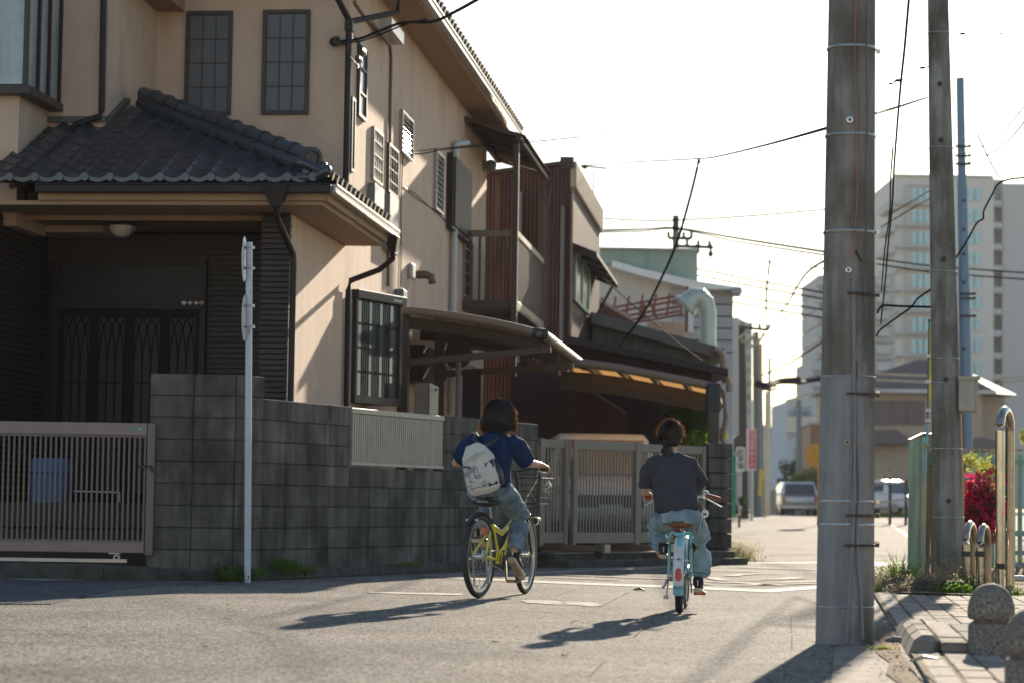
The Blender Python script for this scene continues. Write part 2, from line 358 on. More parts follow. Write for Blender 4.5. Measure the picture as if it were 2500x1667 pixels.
# ribbed panel set in the wall
ins = thing('ribbed_screen_panel', 'beige ribbed aluminium screen set into the gap of the block wall', 'panel', C0+wd*2.15)
m = MB(); n = 44
for i in range(n):
    t = 2.18+2.16*i/n; t2 = t+2.16/n*.6
    m.hexa([wl(t, -.012, 1.13), wl(t2, -.012, 1.13), wl(t2, .02, 1.13), wl(t, .02, 1.13)], [wl(t, -.012, 1.60), wl(t2, -.012, 1.60), wl(t2, .02, 1.60), wl(t, .02, 1.60)])
m.hexa([wl(2.17, .021, 1.12), wl(4.35, .021, 1.12), wl(4.35, .03, 1.12), wl(2.17, .03, 1.12)], [wl(2.17, .021, 1.61), wl(4.35, .021, 1.61), wl(4.35, .03, 1.61), wl(2.17, .03, 1.61)])
m.build('rib', MT['pale'], ins, kind='stuff')
MB().bar(wl(2.16, .01, 1.635), wl(4.36, .01, 1.635), .05, .055).build('top_rail', MT['pale'], ins, bevel=.004)
MB().bar(wl(2.16, .01, 1.11), wl(4.36, .01, 1.11), .05, .035).build('bottom_rail', MT['pale'], ins, bevel=.004)
# damp concrete footing and kerb along the wall
m = MB(); poly = [(-8, 21.45), (-3.5, 21.62), (-2.9, 21.70), (-2.36, 21.78)]
foot = [Vector((-9, 21.55, 0)), Vector((-3.6, 21.55, 0)), Vector((-2.9, 21.72, 0)), Vector((-2.42, 21.83, 0))]+[C0+wd*t+wn*.13 for t in (.3, 1, 2, 3, 4, 5, 6, 7.1)]
bk = [Vector((-9, 22.3, 0)), Vector((-3.6, 22.3, 0)), Vector((-2.9, 22.01, 0)), Vector((-2.45, 22.01, 0))]+[C0+wd*t-wn*.01 for t in (.3, 1, 2, 3, 4, 5, 6, 7.1)]
for i in range(len(foot)-1):
    h = [.16, .14, .09, .075, .08, .09, .09, .09, .09, .09, .09][i]; h2 = [.16, .14, .09, .075, .08, .09, .09, .09, .09, .09, .09, .09][i+1]
    m.hexa([foot[i], foot[i+1], bk[i+1], bk[i]], [foot[i]+Vector((0, .02, h)), foot[i+1]+Vector((0, .02, h2)), bk[i+1]+Vector((0, 0, h2)), bk[i]+Vector((0, 0, h))])
struct(m, 'kerb_footing', MT['concd'], bevel=.012)
# ------------------------------------------------------------------ front gate, left
GY = 21.95
def gx(px, y=GY, py=1200): return at(px, py, y).x
gate = thing('sliding_gate', 'pinkish bronze sliding driveway gate with thin upright bars beside the dark entrance', 'gate', (gx(357), GY, 0))
zt0 = at(200, 1030, GY).z; zt1 = at(200, 1060, GY).z; zb0 = at(200, 1322, GY).z; zb1 = at(200, 1347, GY).z
xl_ = gx(-330); xr = gx(356)
MB().box((xl_, GY-.03, zt1), (xr, GY+.03, zt0)).build('top_rail', MT['gatepink'], gate, bevel=.004)
MB().box((xl_, GY-.03, zb1), (xr, GY+.03, zb0)).build('bottom_rail', MT['gatepink'], gate, bevel=.004)
MB().box((xl_, GY-.012, zt1-.02), (xr, GY+.012, zt1)).build('inner_rail', MT['gateslat'], gate)
MB().box((xl_, GY-.012, zb0), (xr, GY+.012, zb0+.02)).build('inner_rail', MT['gateslat'], gate)
slm = MB().box((-.0085, -.0085, zb0+.02), (.0085, .0085, zt1-.02)).mesh('bar', MT['gateslat'])
for i in range(44):
    x = gx(352-12.8*i); piece('bar', slm, gate, (x-gate.location.x, 0, 0))
px_ = MB().box((gx(358), GY-.04, at(366, 1355, GY).z), (gx(377), GY+.04, at(366, 1033, GY).z)); px_.build('post', MT['gateslat'], gate, bevel=.004)
lt = MB().bar(at(338, 1139, GY-.06), at(372, 1137, GY-.06), .015, .02).tube([at(370, 1140, GY-.05), at(372, 1152, GY-.05)], .012).build('latch', MT['trim'], gate)
wh = MB().box((gx(270), GY-.02, zb1-.012), (gx(298), GY+.02, zb1)).ring(at(285, 1360, GY), (0, 1, 0), .022, .012, 14, 6).build('wheel', MT['steel'], gate)
st = MB()
for cx in (325, 341): 
    c = at(cx, 1046, GY-.034); st.add([c+Vector((.018*math.cos(a*R(30)), 0, .018*math.sin(a*R(30)))) for a in range(12)], [tuple(range(12))])
MT['green'] = M('green_sticker', (.02, .3, .17), .5)
st.build('sticker', MT['green'], gate)
MT['stickw'] = M('pale_sticker', (.6, .5, .5), .5)
ms = MB()
for cx, dx in ((341, .006), (341, -.006), (325, 0)):
    c = at(cx, 1046, GY-.036)+Vector((dx, 0, 0)); ms.box(c+Vector((-.003, -.001, -.009)), c+Vector((.003, 0, .009)))
ms.build('sticker_mark', MT['stickw'], gate)
MB().box((gx(-330), GY-.1, .155), (gx(318), GY-.05, .185)).build('gate_rail', MT['steel'], None); bpy.data.objects['gate_rail']['label'] = 'thin metal ground track under the pinkish sliding gate'; bpy.data.objects['gate_rail']['category'] = 'rail'
# ------------------------------------------------------------------ white sign pole
PY = 21.6; pb = at(604, 1420, PY); pt_ = at(608.5, 592, PY)
sp = thing('sign_pole', 'thin white steel pole at the wall corner carrying two sign discs seen edge-on', 'sign pole', (pb.x, PY, 0))
MB().tube([(pb.x, PY, 0), (pt_.x, PY, pt_.z)], .030, 16).build('pole', MT['whitep'], sp, smooth=True)
for y0, y1 in ((578, 688), (721, 832)):
    a = at(597.5, y0, PY); b2 = at(596.5, y1, PY); r = (a.z-b2.z)/2; c = (a+b2)/2
    MB().loft([c+Vector((-.004, 0, 0)), c+Vector((.000, 0, 0))], r, 32, up=Vector((0, 0, 1))).build('sign_disc', MT['whitep'], sp)
for yc in (605, 655, 747, 798):
    c = at(606, yc, PY)
    MB().ring(c, (0, 0, 1), .031, .006, 16, 6, 2.0).box(c+Vector((.028, -.008, -.012)), c+Vector((.058, .008, .014))).build('clamp', MT['steel'], sp)
# ------------------------------------------------------------------ beige house (local axes: x out to the street, y away from the camera)
HA = R(6.1); HO = Vector((-2.181, 23.4, 0))
house = thing('stucco_house', 'two-storey beige stucco house with black tiled porch roof and long street side wall', 'house', HO, -HA)
HM = wmat(house); HI = HM.inverted()
def hx(px, py, x):                       # picture point on the house plane x = const
    a = HI @ CAM; d = HI.to_3x3() @ ray(px, py); return a+d*((x-a.x)/d.x)
def hy(px, py, y):
    a = HI @ CAM; d = HI.to_3x3() @ ray(px, py); return a+d*((y-a.y)/d.y)
def hb(m, name, mat, **k): return m.build(name, MT[mat] if isinstance(mat, str) else mat, k.pop('parent', house), local=True, **k)
TOPZ = 6.75; FZ = .68
xL = hy(262, 200, 1.1).x; endy = hx(1184, 700, 0).y
hb(MB().box((-9, 3.1, 0), (-.001, endy, TOPZ)), 'main_wall', 'stucco')
hb(MB().box((-9, 1.1, 3.45), (xL, 3.099, TOPZ)), 'wing_wall', 'stucco')
# corner bay, far left
pB = hy(150, 180, 1.1); yB = hx(68, 200, pB.x).y; zB = hy(20, 205, yB).z
hb(MB().box((-9, yB+.12, 3.4), (pB.x-.12, 1.099, zB-.1)), 'bay_wall', 'stucco')
hb(MB().box((-9, yB-.03, zB-.1), (pB.x+.03, 1.098, zB-.02)), 'bay_sill', 'trim')
hb(MB().box((-9, yB+.02, zB), (pB.x-.02, 1.097, TOPZ)), 'bay_glass', 'curtain')
for x in (pB.x-.62, pB.x-.36, pB.x-.03): hb(MB().box((x-.025, yB-.005, zB-.02), (x+.025, yB+.03, TOPZ)), 'bay_mullion', 'trim')
for y in (yB+.35, yB+.7, 1.06): hb(MB().box((pB.x-.03, y-.03, zB-.02), (pB.x+.005, y+.03, TOPZ)), 'bay_mullion', 'trimd')
# soffit block over the recess
a = hy(392, 0, 3.0); 
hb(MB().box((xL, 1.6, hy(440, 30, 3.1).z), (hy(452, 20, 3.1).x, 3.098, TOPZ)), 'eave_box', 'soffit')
# front windows (3 x 4 panes)
def pane_window(px0, py0, px1, py1, yl, nx, nz, name='window', glass='frost'):
    a = hy(px0, py1, yl); b2 = hy(px1, py0, yl); x0, x1, z0, z1 = a.x, b2.x, a.z, b2.z
    w_ = .045
    fr = MB()
    for q in (((x0, yl-.04, z0), (x0+w_, yl+.0, z1)), ((x1-w_, yl-.04, z0), (x1, yl, z1)), ((x0+w_, yl-.04, z0), (x1-w_, yl, z0+w_)), ((x0+w_, yl-.04, z1-w_), (x1-w_, yl, z1))): fr.box(*q)
    o = hb(fr, name, 'trim', bevel=.004)
    hb(MB().box((x0+w_, yl-.012, z0+w_), (x1-w_, yl-.004, z1-w_)), 'pane', glass, parent=o)
    W = (x1-x0-2*w_)/nx; Hh = (z1-z0-2*w_)/nz; mu = MB()
    for i in range(1, nx): mu.box((x0+w_+W*i-.007, yl-.022, z0+w_), (x0+w_+W*i+.007, yl-.012, z1-w_))
    for k in range(1, nz): mu.box((x0+w_, yl-.021, z0+w_+Hh*k-.007), (x1-w_, yl-.013, z0+w_+Hh*k+.007))
    hb(mu, 'glazing_bar', 'trim', parent=o); return o
pane_window(450, 28, 570, 283, 3.1, 3, 4); pane_window(638, 25, 759, 281, 3.1, 3, 4)
# porch shell
yB2 = 1.6
pl = hy(697, 700, 0); plx0 = hy(636, 700, 0).x; xP = hy(115, 700, yB2).x
SZ = 3.53
hb(MB().box((-.26, .501, 0), (-.0135, 3.1, SZ-.012)), 'porch_side_wall', 'stucco'); 
hb(MB().box((-.0125, .09, 0), (0, 3.099, SZ-.012)), 'porch_side_render', 'stucco')
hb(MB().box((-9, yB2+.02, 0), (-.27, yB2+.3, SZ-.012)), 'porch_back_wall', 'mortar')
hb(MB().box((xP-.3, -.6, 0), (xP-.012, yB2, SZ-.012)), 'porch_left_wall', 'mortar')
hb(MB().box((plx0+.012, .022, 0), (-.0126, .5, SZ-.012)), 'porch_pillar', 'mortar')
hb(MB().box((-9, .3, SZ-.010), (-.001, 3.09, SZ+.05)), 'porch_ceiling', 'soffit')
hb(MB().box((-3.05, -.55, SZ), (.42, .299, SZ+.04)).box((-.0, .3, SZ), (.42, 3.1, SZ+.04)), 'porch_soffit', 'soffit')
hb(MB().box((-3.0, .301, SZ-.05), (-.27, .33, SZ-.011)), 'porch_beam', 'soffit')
# floor and steps of the porch
hb(MB().box((-8, -.55, .45), (-.27, yB2, FZ)), 'porch_floor', 'brick'); hb(MB().box((-8, -.9, 0), (-.27, -.551, .43)), 'porch_step', 'brick')
# thin tiles: pillar, back wall, left wall
ch = .0535; tm1 = MB().box((0, 0, 0), (-.0-plx0-.006+0.006, .02, ch-.012)).mesh('brick', MT['brick'], bevel=.002)
z = 1.3; k = 0
hv = []
tmr = MB().box((-.0115, 0, 0), (.0045, .085, ch-.012)).mesh('brick', MT['brick'])
while z < SZ-.05:
    piece('brick', tm1, house, (plx0, rnd.uniform(-.002, .001), z))
    tme = piece('brick', tmr, house, (0.0, .0205, z), (0, 0, 0), (1, 1.0 if k % 2 else .55, 1))
    z += ch; k += 1
dL = hy(135, 700, yB2).x; dR = hy(506, 700, yB2).x; dT = hy(300, 634, yB2).z
bl = MB().box((0, 0, 0), (1, .02, ch-.012)).mesh('brick', MT['brick'])
z = 1.35
while z < SZ-.05:
    if z > dT:
        piece('brick', bl, house, (xP, yB2, z), (0, 0, 0), ((dR-xP), 1, 1))
    piece('brick', bl, house, (dR+.006, yB2, z), (0, 0, 0), ((-.27-dR-.006), 1, 1))
    z += ch
z = .75
while z < SZ-.05:
    piece('brick', bl, house, (xP-.012, yB2-.001, z), (0, 0, -math.pi/2), (2.15, .6, 1)); z += ch*1.12
MT['iron'] = M('black_iron', (.004, .004, .005), .7, spec=.2)
# entrance doors
dz0 = FZ; tzb = hy(300, 728, yB2).z
door = hb(MB().box((dL, yB2-.02, dz0), (dR, yB2+.019, dT)), 'entrance_door', 'iron', label='black four-leaf entrance door with arched ironwork')
hb(MB().box((dL, yB2-.06, dT-.06), (dR, yB2-.02, dT)).box((dL, yB2-.06, tzb-.12), (dR, yB2-.02, tzb)).box((dL, yB2-.06, dz0), (dL+.06, yB2-.021, dT-.061)).box((dR-.06, yB2-.06, dz0), (dR, yB2-.021, dT-.061)), 'door_frame', 'trimd', parent=door)
MT['transom'] = Glass('transom_glass', (.02, .016, .017), .45, .25)
hb(MB().box((dL+.061, yB2-.028, tzb+.001), (dR-.061, yB2-.021, dT-.061)), 'transom_pane', 'transom', parent=door)
MT['doorglass'] = Glass('door_glass', (.03, .022, .025), .5, .25)
W = (dR-dL-.12)/4; zt = tzb-.2
for i in range(4):
    x0 = dL+.06+W*i+.06; x1 = dL+.06+W*(i+1)-.05
    hb(MB().box((x0, yB2-.030, dz0+.1), (x1, yB2-.021, zt)), 'door_pane', 'doorglass', parent=door)
    m = MB(); w3 = (x1-x0)/3; y = yB2-.04
    for k in range(4):
        xx = x0+w3*k; m.bar((xx, y, dz0+.1), (xx, y, zt-.5), .014, .014)
    for k in range(-1, 4):
        for sgn in (1, -1):
            cx = x0+w3*k+w3/2+sgn*.0
            pts = []
            for j in range(9):
                t = j/8; xx = x0+w3*(k+.5)+sgn*w3*(-.5+1.5*t*t*0.9+.2*t); zz = zt-.5+.5*math.sin(t*math.pi/2)
                if x0 <= xx <= x1: pts.append((xx, y, min(zz, zt)))
            if len(pts) > 1: m.tube(pts, .008, 5)
    for zz in (dz0+.1, dz0+.35, dz0+.55, dz0+1.25): m.bar((x0, y, zz), (x1, y, zz), .012, .014)
    hb(m, 'grille', 'iron', parent=door)
hb(MB().box((dL+.06+W*3-.03, yB2-.08, dz0+.78), (dL+.06+W*3+.01, yB2-.04, dz0+1.05)), 'door_handle', 'trim', parent=door)
MT['redst'] = M('pink_sticker', (.42, .2, .2), .5)
for i, (cx, mt) in enumerate(((449, 'stickw'), (464, 'stickw'), (479, 'stickw'), (492, 'redst'))):
    c = hy(cx, 740, yB2-.07); n = 4 if i in (1, 2) else 12
    hb(MB().loft([c, c+Vector((0, -.003, 0))], (.026, .021), n, up=Vector((0, 0, 1))), 'sticker', mt, parent=door)
# porch lamp
lc = hy(299, 532, .6)
lmp = hb(MB().lathe((lc.x, .6, SZ-.075), [(.05, .065), (.165, .06), (.17, .02), (.14, 0)], 24), 'porch_lamp', 'black', smooth=True)
MT['lampglass'] = M('opal_lamp_glass', (.55, .5, .47), .3)
hb(MB().ball((lc.x, .6, SZ-.07), (.135, .135, .12), 20, 12), 'lamp_shade', 'lampglass', parent=lmp, smooth='full')
m = MB().tube([(lc.x+.05+.09*math.cos(t), .6-.1*math.cos(t), SZ-.07-.125*math.sin(t)) for t in [R(a) for a in range(0, 181, 15)]], .005, 5); hb(m, 'lamp_strap', 'black', parent=lmp)
# ---------------- porch roof
SL = .445; EX = .47; EY = -.62; EZ = 3.76
ang = math.atan(SL)
def roofz(y): return EZ+SL*(y-EY)
kk = 2.4
hb(MB().add([(EX, EY, EZ-.03), (-3.02, EY, EZ-.03), (-3.02, 1.1, roofz(1.1)-.03), (xL, 1.1, roofz(1.1)-.03), (xL, EY+EX-xL, roofz(EY+EX-xL)-.03)], [(0, 1, 2, 3, 4)])
   .add([(EX, EY, EZ-.03), (EX, 3.1, EZ-.03), (-.0, 3.1, EZ-.03+SL*.47), (xL, 3.1, EZ-.03+SL*(EX-xL)), (xL, EY+EX-xL, roofz(EY+EX-xL)-.03)], [(0, 1, 2, 3, 4)]), 'roof_deck', 'mortar')
def tile_mesh(W=.246, Lg=.29, sag=.046, th=.020):
    m = MB(); n = 10; vs = []
    prof = []
    for i in range(n+1):
        t = i/n; z_ = -sag*math.sin(min(t/.78, 1)*math.pi)*.9+ (0 if t < .78 else .03*math.sin((t-.78)/.22*math.pi)*1.0)
        prof.append((t*W, z_))
    for j, y in enumerate((0, Lg)):
        for (x, z_) in prof: vs.append((x, y, z_+th+ (.012 if j == 0 else 0)))
        for (x, z_) in prof: vs.append((x, y, z_-.004))
    k = n+1; fs = []
    for i in range(n):
        fs.append((i, i+1, 2*k+i+1, 2*k+i)); fs.append((i, k+i, k+i+1, i+1)); fs.append((k+i, 3*k+i, 3*k+i+1, k+i+1))
    fs.append((0, 2*k, 3*k, k)); fs.append((k-1, 2*k-1, 4*k-1, 3*k-1))
    return m.add(vs, fs)
tmesh = tile_mesh().mesh('roof_tile', MT['tile'], smooth=True)
TW = .246; rowd = .235*math.cos(ang)
def inside(x, y):
    if x > EX-(y-EY)-.02: return False
    if x > xL-.02 : return True
    return y < 1.0
for r in range(12):
    for c in range(16):
        x = EX-.1-TW*(c+1)+(0 if r % 1 == 0 else 0); y = EY+rowd*r
        if x < -3.02 or not inside(x+TW*.4, y+.1): continue
        piece('roof_tile', tmesh, house, (x, y, roofz(y)+.035), (ang+rnd.uniform(-.01, .01), 0, rnd.uniform(-.008, .008)))
# round eave ends and drip lips
em = MB().loft([(0, -.012, 0), (0, .05, 0)], .04, 14).mesh('eave_tile', MT['tile'], smooth=True)
lip = MB(); n = 8; poly = [(t/n*(TW-.04), 0, -.034*math.sin(t/n*math.pi)+.018) for t in range(n+1)]+[(t/n*(TW-.04), 0, -.034*math.sin(t/n*math.pi)-.022) for t in range(n, -1, -1)]
lipm = lip.prism(poly, (0, .02, 0)).mesh('eave_tile', MT['tile'], smooth=True)
for c in range(15):
    x = EX-.1-TW*(c+1)+.22
    if x < -3.0: continue
    piece('eave_tile', em, house, (x, EY-.02, EZ+.028)); piece('eave_tile', lipm, house, (x-TW+.02, EY-.015, EZ+.035))
# right eave: row of round tile ends seen from the side
em2 = MB().loft([(-.3, 0, 0.13), (.0, 0, 0), (.02, 0, -.006)], [.045, .045, .045], 12).mesh('verge_tile', MT['tile'], smooth=True)
for i in range(15): piece('verge_tile', em2, house, (EX+.03, EY+.1+TW*i, EZ+.055))
# fan tile at the corner
hb(MB().ball((EX+.0, EY, EZ+.09), (.05, .05, .06), 12, 8).tube([(EX-.28, EY+.03, EZ+.03), (EX-.12, EY+.01, EZ+.02), (EX, EY, EZ+.09)], [.05, .045, .05], 10), 'corner_tile', 'tile', smooth=True)
# hip ridge
hd = Vector((-1, 1, SL)); h0 = Vector((EX, EY, EZ))+hd*.2; h1 = Vector((EX, EY, EZ))+hd*2.44
ridge = hb(MB().bar(h0+Vector((0, 0, .05)), h1+Vector((0, 0, .05)), .20, .07).bar(h0+Vector((0, 0, .10)), h1+Vector((0, 0, .10)), .16, .05), 'ridge_base', 'tile', bevel=.006)
N = 12; hdn = (h1-h0)/N
for i in range(N):
    p0 = h0+hdn*i+Vector((0, 0, .16)); p1 = p0+hdn*1.05
    hb(MB().loft([p0, p0+hdn*.12, p0+hdn*.121, p1], [.092, .092, .078, .074], 14), 'ridge_tile', 'tile', smooth=True)
e0 = h0+Vector((0, 0, .15)); dh = Vector((1, -1, -.2)).normalized(); sh = Vector((1, 1, 0)).normalized()
m = MB().loft([e0-dh*.02, e0+dh*.05], .11, 18).ring(e0+dh*.06, dh, .075, .014, 18, 6).ball(e0+sh*.13-Vector((0, 0, .06))+dh*.03, .045, 10, 8).ball(e0-sh*.13-Vector((0, 0, .06))+dh*.03, .045, 10, 8).box(e0+Vector((-.06, -.06, -.2)), e0+Vector((.06, .06, -.05)))
hb(m, 'ridge_end_tile', 'tile', smooth=True)
# flashing where roof meets walls, left return and lower roof
MT['flash'] = M('grey_green_flashing', (.07, .085, .075), .5, var=.15)
hb(MB().bar((xL+.03, 1.1, roofz(1.1)+.09), (xL+.03, 1.78, roofz(1.78)+.1), .07, .06).bar((-3.4, 1.07, roofz(1.1)+.09), (xL, 1.07, roofz(1.1)+.09), .05, .06), 'flashing', 'flash')
v0 = Vector((-3.02, EY+.02, EZ+.06)); v1 = hy(232, 335, 1.0)
hb(MB().bar(hy(90, 435, EY), hy(160, 345, 1.0), .12, .07), 'valley_strip', 'flash')
# front gutter with fascia
gz = EZ-.06; gxl = hy(86, 460, EY-.08).x
hb(MB().box((gxl, EY-.10, gz-.07), (EX+.06, EY-.0, gz+.01)).box((gxl, EY-.115, gz-.0), (EX+.07, EY-.101, gz+.018)), 'front_gutter', 'trimd', bevel=.01)
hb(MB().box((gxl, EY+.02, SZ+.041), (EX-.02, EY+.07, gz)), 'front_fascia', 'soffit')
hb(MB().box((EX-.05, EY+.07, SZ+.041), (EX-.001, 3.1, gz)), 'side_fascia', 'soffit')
# right gutter (pale box gutter)
hb(MB().box((EX, EY-.0, gz-.06), (EX+.09, 3.35, gz+.02)).box((EX+.091, EY, gz+.002), (EX+.105, 3.35, gz+.03)).box((EX+.091, EY, gz-.06), (EX+.099, 3.35, gz-.045)), 'side_gutter', 'gutterl', bevel=.008)
# downpipes of the porch
def pipe(pts, r, mat, name='downpipe', parent=house, n=10): return hb(MB().tube(pts, r, n), name, mat, parent=parent, smooth=True)
m = MB().hexa([(-.05, EY-.09, gz-.2), (.05, EY-.09, gz-.2), (.05, EY, gz-.2), (-.05, EY, gz-.2)], [(-.13, EY-.13, gz+.0), (.13, EY-.13, gz+.0), (.13, EY+.01, gz+.0), (-.13, EY+.01, gz+.0)])
hb(m, 'rain_head', 'trimd', bevel=.006)
pipe([(.0, EY-.04, gz-.18), (.0, EY+.02, gz-.30), (.05, -.06, gz-.58), (.055, -.05, gz-.70), (.055, -.05, .6)], .032, 'trimd')
pe = (EX+.04, 3.22, gz-.05)
pipe([pe, (EX+.04, 3.22, gz-.3), (EX-.1, 3.2, gz-.42), (.06, 3.12, gz-.55), (.045, 3.1, gz-.66), (.045, 3.1, .3)], .033, 'trimd')
hb(MB().hexa([(EX-.0, 3.17, gz-.22), (EX+.08, 3.17, gz-.22), (EX+.08, 3.28, gz-.22), (EX, 3.28, gz-.22)], [(EX-.04, 3.12, gz-.06), (EX+.11, 3.12, gz-.06), (EX+.11, 3.32, gz-.06), (EX-.04, 3.32, gz-.06)]), 'rain_head', 'trimd')
# left downpipe running down the wall and along the roof
q = [hy(253, -20, 1.02), hy(248, 270, 1.02), hy(243, 285, 1.02), hy(185, 305, 1.0), hy(174, 318, .98), hy(170, 345, .95), hy(165, 356, .9), hy(30, 455, EY)]
pipe(q, .034, 'trimd')
hb(MB().box(hy(166, 322, .92), hy(176, 352, .92)+Vector((.0, .08, 0))), 'pipe_clip', 'trimd')
hb(MB().box((-9, 1.0, hy(160, 335, 1.05).z-.03), (hy(250, 340, 1.0).x, 1.095, hy(160, 335, 1.05).z+.03)), 'flashing', 'flash')
# lower roof piece at the far left
ly = .25
x5 = hy(68, 480, ly).x; z5 = hy(30, 487, ly).z
hb(MB().box((-9, ly-.1, z5-.05), (x5, ly, z5+.06)), 'left_gutter', 'trimd', bevel=.012)
hb(MB().box((-9, ly+.02, z5-.16), (x5+.08, ly+.3, z5-.051)), 'left_fascia', 'soffit')
for r in range(3):
    for c in range(5):
        piece('roof_tile', tmesh, house, (x5-.15-TW*(c+1), ly+rowd*r, z5+.09+SL*rowd*r), (ang, 0, 0))
hb(MB().quad((-9, ly, z5+.05), (x5, ly, z5+.05), (x5, 1.1, z5+.05+SL*.85), (-9, 1.1, z5+.05+SL*.85)), 'left_roof_deck', 'mortar')
# ---------------- main roof eave along the street side
ez = hx(1275, 352, .52).z; ey0 = 2.3; ey1 = hx(1275, 352, .52).y
hb(MB().box((-9, ey0, ez+.02), (.40, ey1, ez+.08)), 'main_soffit', 'soffit')
hb(MB().box((.401, ey0, ez+.0), (.44, ey1, ez+.17)), 'main_fascia', 'soffit')
hb(MB().box((.441, ey0, ez+.03), (.54, ey1, ez+.13)).box((.541, ey0, ez+.11), (.555, ey1, ez+.14)).box((.541, ey0, ez+.03), (.549, ey1, ez+.045)), 'main_gutter', 'gutterl', bevel=.006)
hb(MB().quad((.5, ey0, ez+.19), (.5, ey1, ez+.19), (-4.2, ey1, ez+.19+4.7*.42), (-4.2, ey0, ez+.19+4.7*.42)).quad((-8.9, ey0, ez+.19), (-8.9, ey1, ez+.19), (-4.2, ey1, ez+.19+4.7*.42), (-4.2, ey0, ez+.19+4.7*.42)), 'main_roof', 'tile')
em3 = MB().loft([(-.3, 0, .13), (.05, 0, 0)], .05, 8).mesh('eave_tile', MT['tile'], smooth=True)
y = ey0
while y < ey1: piece('eave_tile', em3, house, (.5, y, ez+.215)); y += .27
hb(MB().box(hx(946, 73, .2)+Vector((-.1, 0, 0)), hx(975, 80, .2)+Vector((.05, .05, .0))), 'soffit_vent', 'gutterl')
# corner downpipe of the upper storey
c0 = hx(849, 200, .05)
yb = c0.y
pipe([(.05, yb, hx(845, 462, .05).z), (.05, yb, hx(852, 50, .05).z)], .035, 'trimd')
hb(MB().box((0.01, yb-.05, hx(850, 76, .05).z), (.1, yb+.05, hx(852, 50, .05).z)), 'pipe_box', 'trimd', bevel=.005)
pT = (.05, yb, hx(852, 50, .05).z)
pipe([pT, (-.12, yb-.3, pT[2]+.35), (-.4, yb-.7, pT[2]+.8)], .035, 'trimd')
pg = hx(975, 5, .48); pipe([(.05, yb, pT[2]-.02), (pg.x-.02, pg.y-.0, pg.z-.12), (pg.x, pg.y, pg.z+.1)], .034, 'trimd')
# ---------------- things fixed on the street side wall
def sidebox(px0, py0, px1, py1, proud=.03, back=.0):
    a = hx(px0, py0, proud); b2 = hx(px0, py1, proud); c = hx(px1, (py0+py1)/2, proud); return a.y, c.y, b2.z, a.z
def slit(px0, py0, px1, py1, nb=0, mat='curtain', fr='trim', hor=None, name='window', vert=0, proud=.04):
    y0, y1, z0, z1 = sidebox(px0, py0, px1, py1, proud); w_ = .035
    f = MB()
    f.box((0, y0, z0), (proud, y0+w_, z1)).box((0, y1-w_, z0), (proud, y1, z1)).box((0, y0+w_, z0), (proud, y1-w_, z0+w_)).box((0, y0+w_, z1-w_), (proud, y1-w_, z1))
    o = hb(f, name, fr); hb(MB().box((.002, y0+w_, z0+w_), (.012, y1-w_, z1-w_)), 'pane', mat, parent=o)
    if nb or vert:
        b_ = MB()
        for i in range(1, nb): zz = z0+(z1-z0)*i/nb; b_.box((.012, y0+w_, zz-.008), (proud*.9, y1-w_, zz+.008))
        for i in range(1, vert): yy = y0+(y1-y0)*i/vert; b_.box((.012, yy-.008, z0+w_), (proud*.85, yy+.008, z1-w_))
        hb(b_, 'glazing_bar', fr, parent=o)
    return o
slit(881, 100, 898, 285, 3); slit(862, 236, 868, 420, 0, mat='glassd')
slit(915, 308, 937, 440, 4, vert=4, fr='gutterl'); slit(952, 348, 974, 470, 4, vert=4, fr='bronze')
for (a, b_, c, d) in ((916, 446, 938, 560), (953, 472, 973, 612)):
    y0, y1, z0, z1 = sidebox(a, b_, c, d, .09); MT['greyp'] = MT.get('greyp') or M('grey_panel', (.16, .17, .175), .5, var=.06)
    hb(MB().box((0, y0, z0), (.09, y1, z1)), 'window_box_panel', 'greyp', bevel=.006)
def louver(px0, py0, px1, py1, n):
    y0, y1, z0, z1 = sidebox(px0, py0, px1, py1, .05)
    o = hb(MB().box((0, y0, z0), (.05, y0+.03, z1)).box((0, y1-.03, z0), (.05, y1, z1)).box((0, y0+.03, z0), (.05, y1-.03, z0+.03)).box((0, y0+.03, z1-.03), (.05, y1-.03, z1)), 'louvre_window', 'gutterl')
    for i in range(n):
        zz = z0+.03+(z1-z0-.06)*i/n; d = (z1-z0-.06)/n
        hb(MB().hexa([(.04, y0+.03, zz), (.04, y1-.03, zz), (.035, y1-.03, zz), (.035, y0+.03, zz)], [(.012, y0+.03, zz+d*.95), (.012, y1-.03, zz+d*.95), (.007, y1-.03, zz+d*.95), (.007, y0+.03, zz+d*.95)]), 'louvre_blade', 'curtain', parent=o)
louver(985, 268, 1011, 372, 8); louver(1068, 365, 1086, 512, 10)
# bay with iron bars, slightly turned out from the wall
bw = at(858, 985, 25.2); 
BA = R(25); bd = Vector((math.sin(BA), math.cos(BA), 0)); bn = Vector((math.cos(BA), -math.sin(BA), 0))
P0 = at(857, 985, 27.0); P0.z = 0
def bp_(t, n, z): return P0+bd*t+bn*n+Vector((0, 0, z))
zb = at(857, 982, 27.0).z; ztb = at(857, 722, 27.0).z; BW = 1.12
def bhex(m, t0, t1, n0, n1, z0, z1): return m.hexa([bp_(t0, n0, z0), bp_(t1, n0, z0), bp_(t1, n1, z0), bp_(t0, n1, z0)], [bp_(t0, n0, z1), bp_(t1, n0, z1), bp_(t1, n1, z1), bp_(t0, n1, z1)])
m = MB(); bhex(m, 0, BW, 0, .05, zb, zb+.09); bhex(m, 0, .05, 0, .05, zb+.09, ztb-.03); bhex(m, BW-.06, BW, 0, .05, zb+.09, ztb-.03)
bay = m.build('barred_window', MT['trim'], house, label='barred ground floor window in a grey box frame', bevel=.005)
m = MB(); bhex(m, -.03, BW+.03, -.1, .09, ztb-.03, ztb+.07); m.build('hood', MT['trim'], bay, bevel=.006)
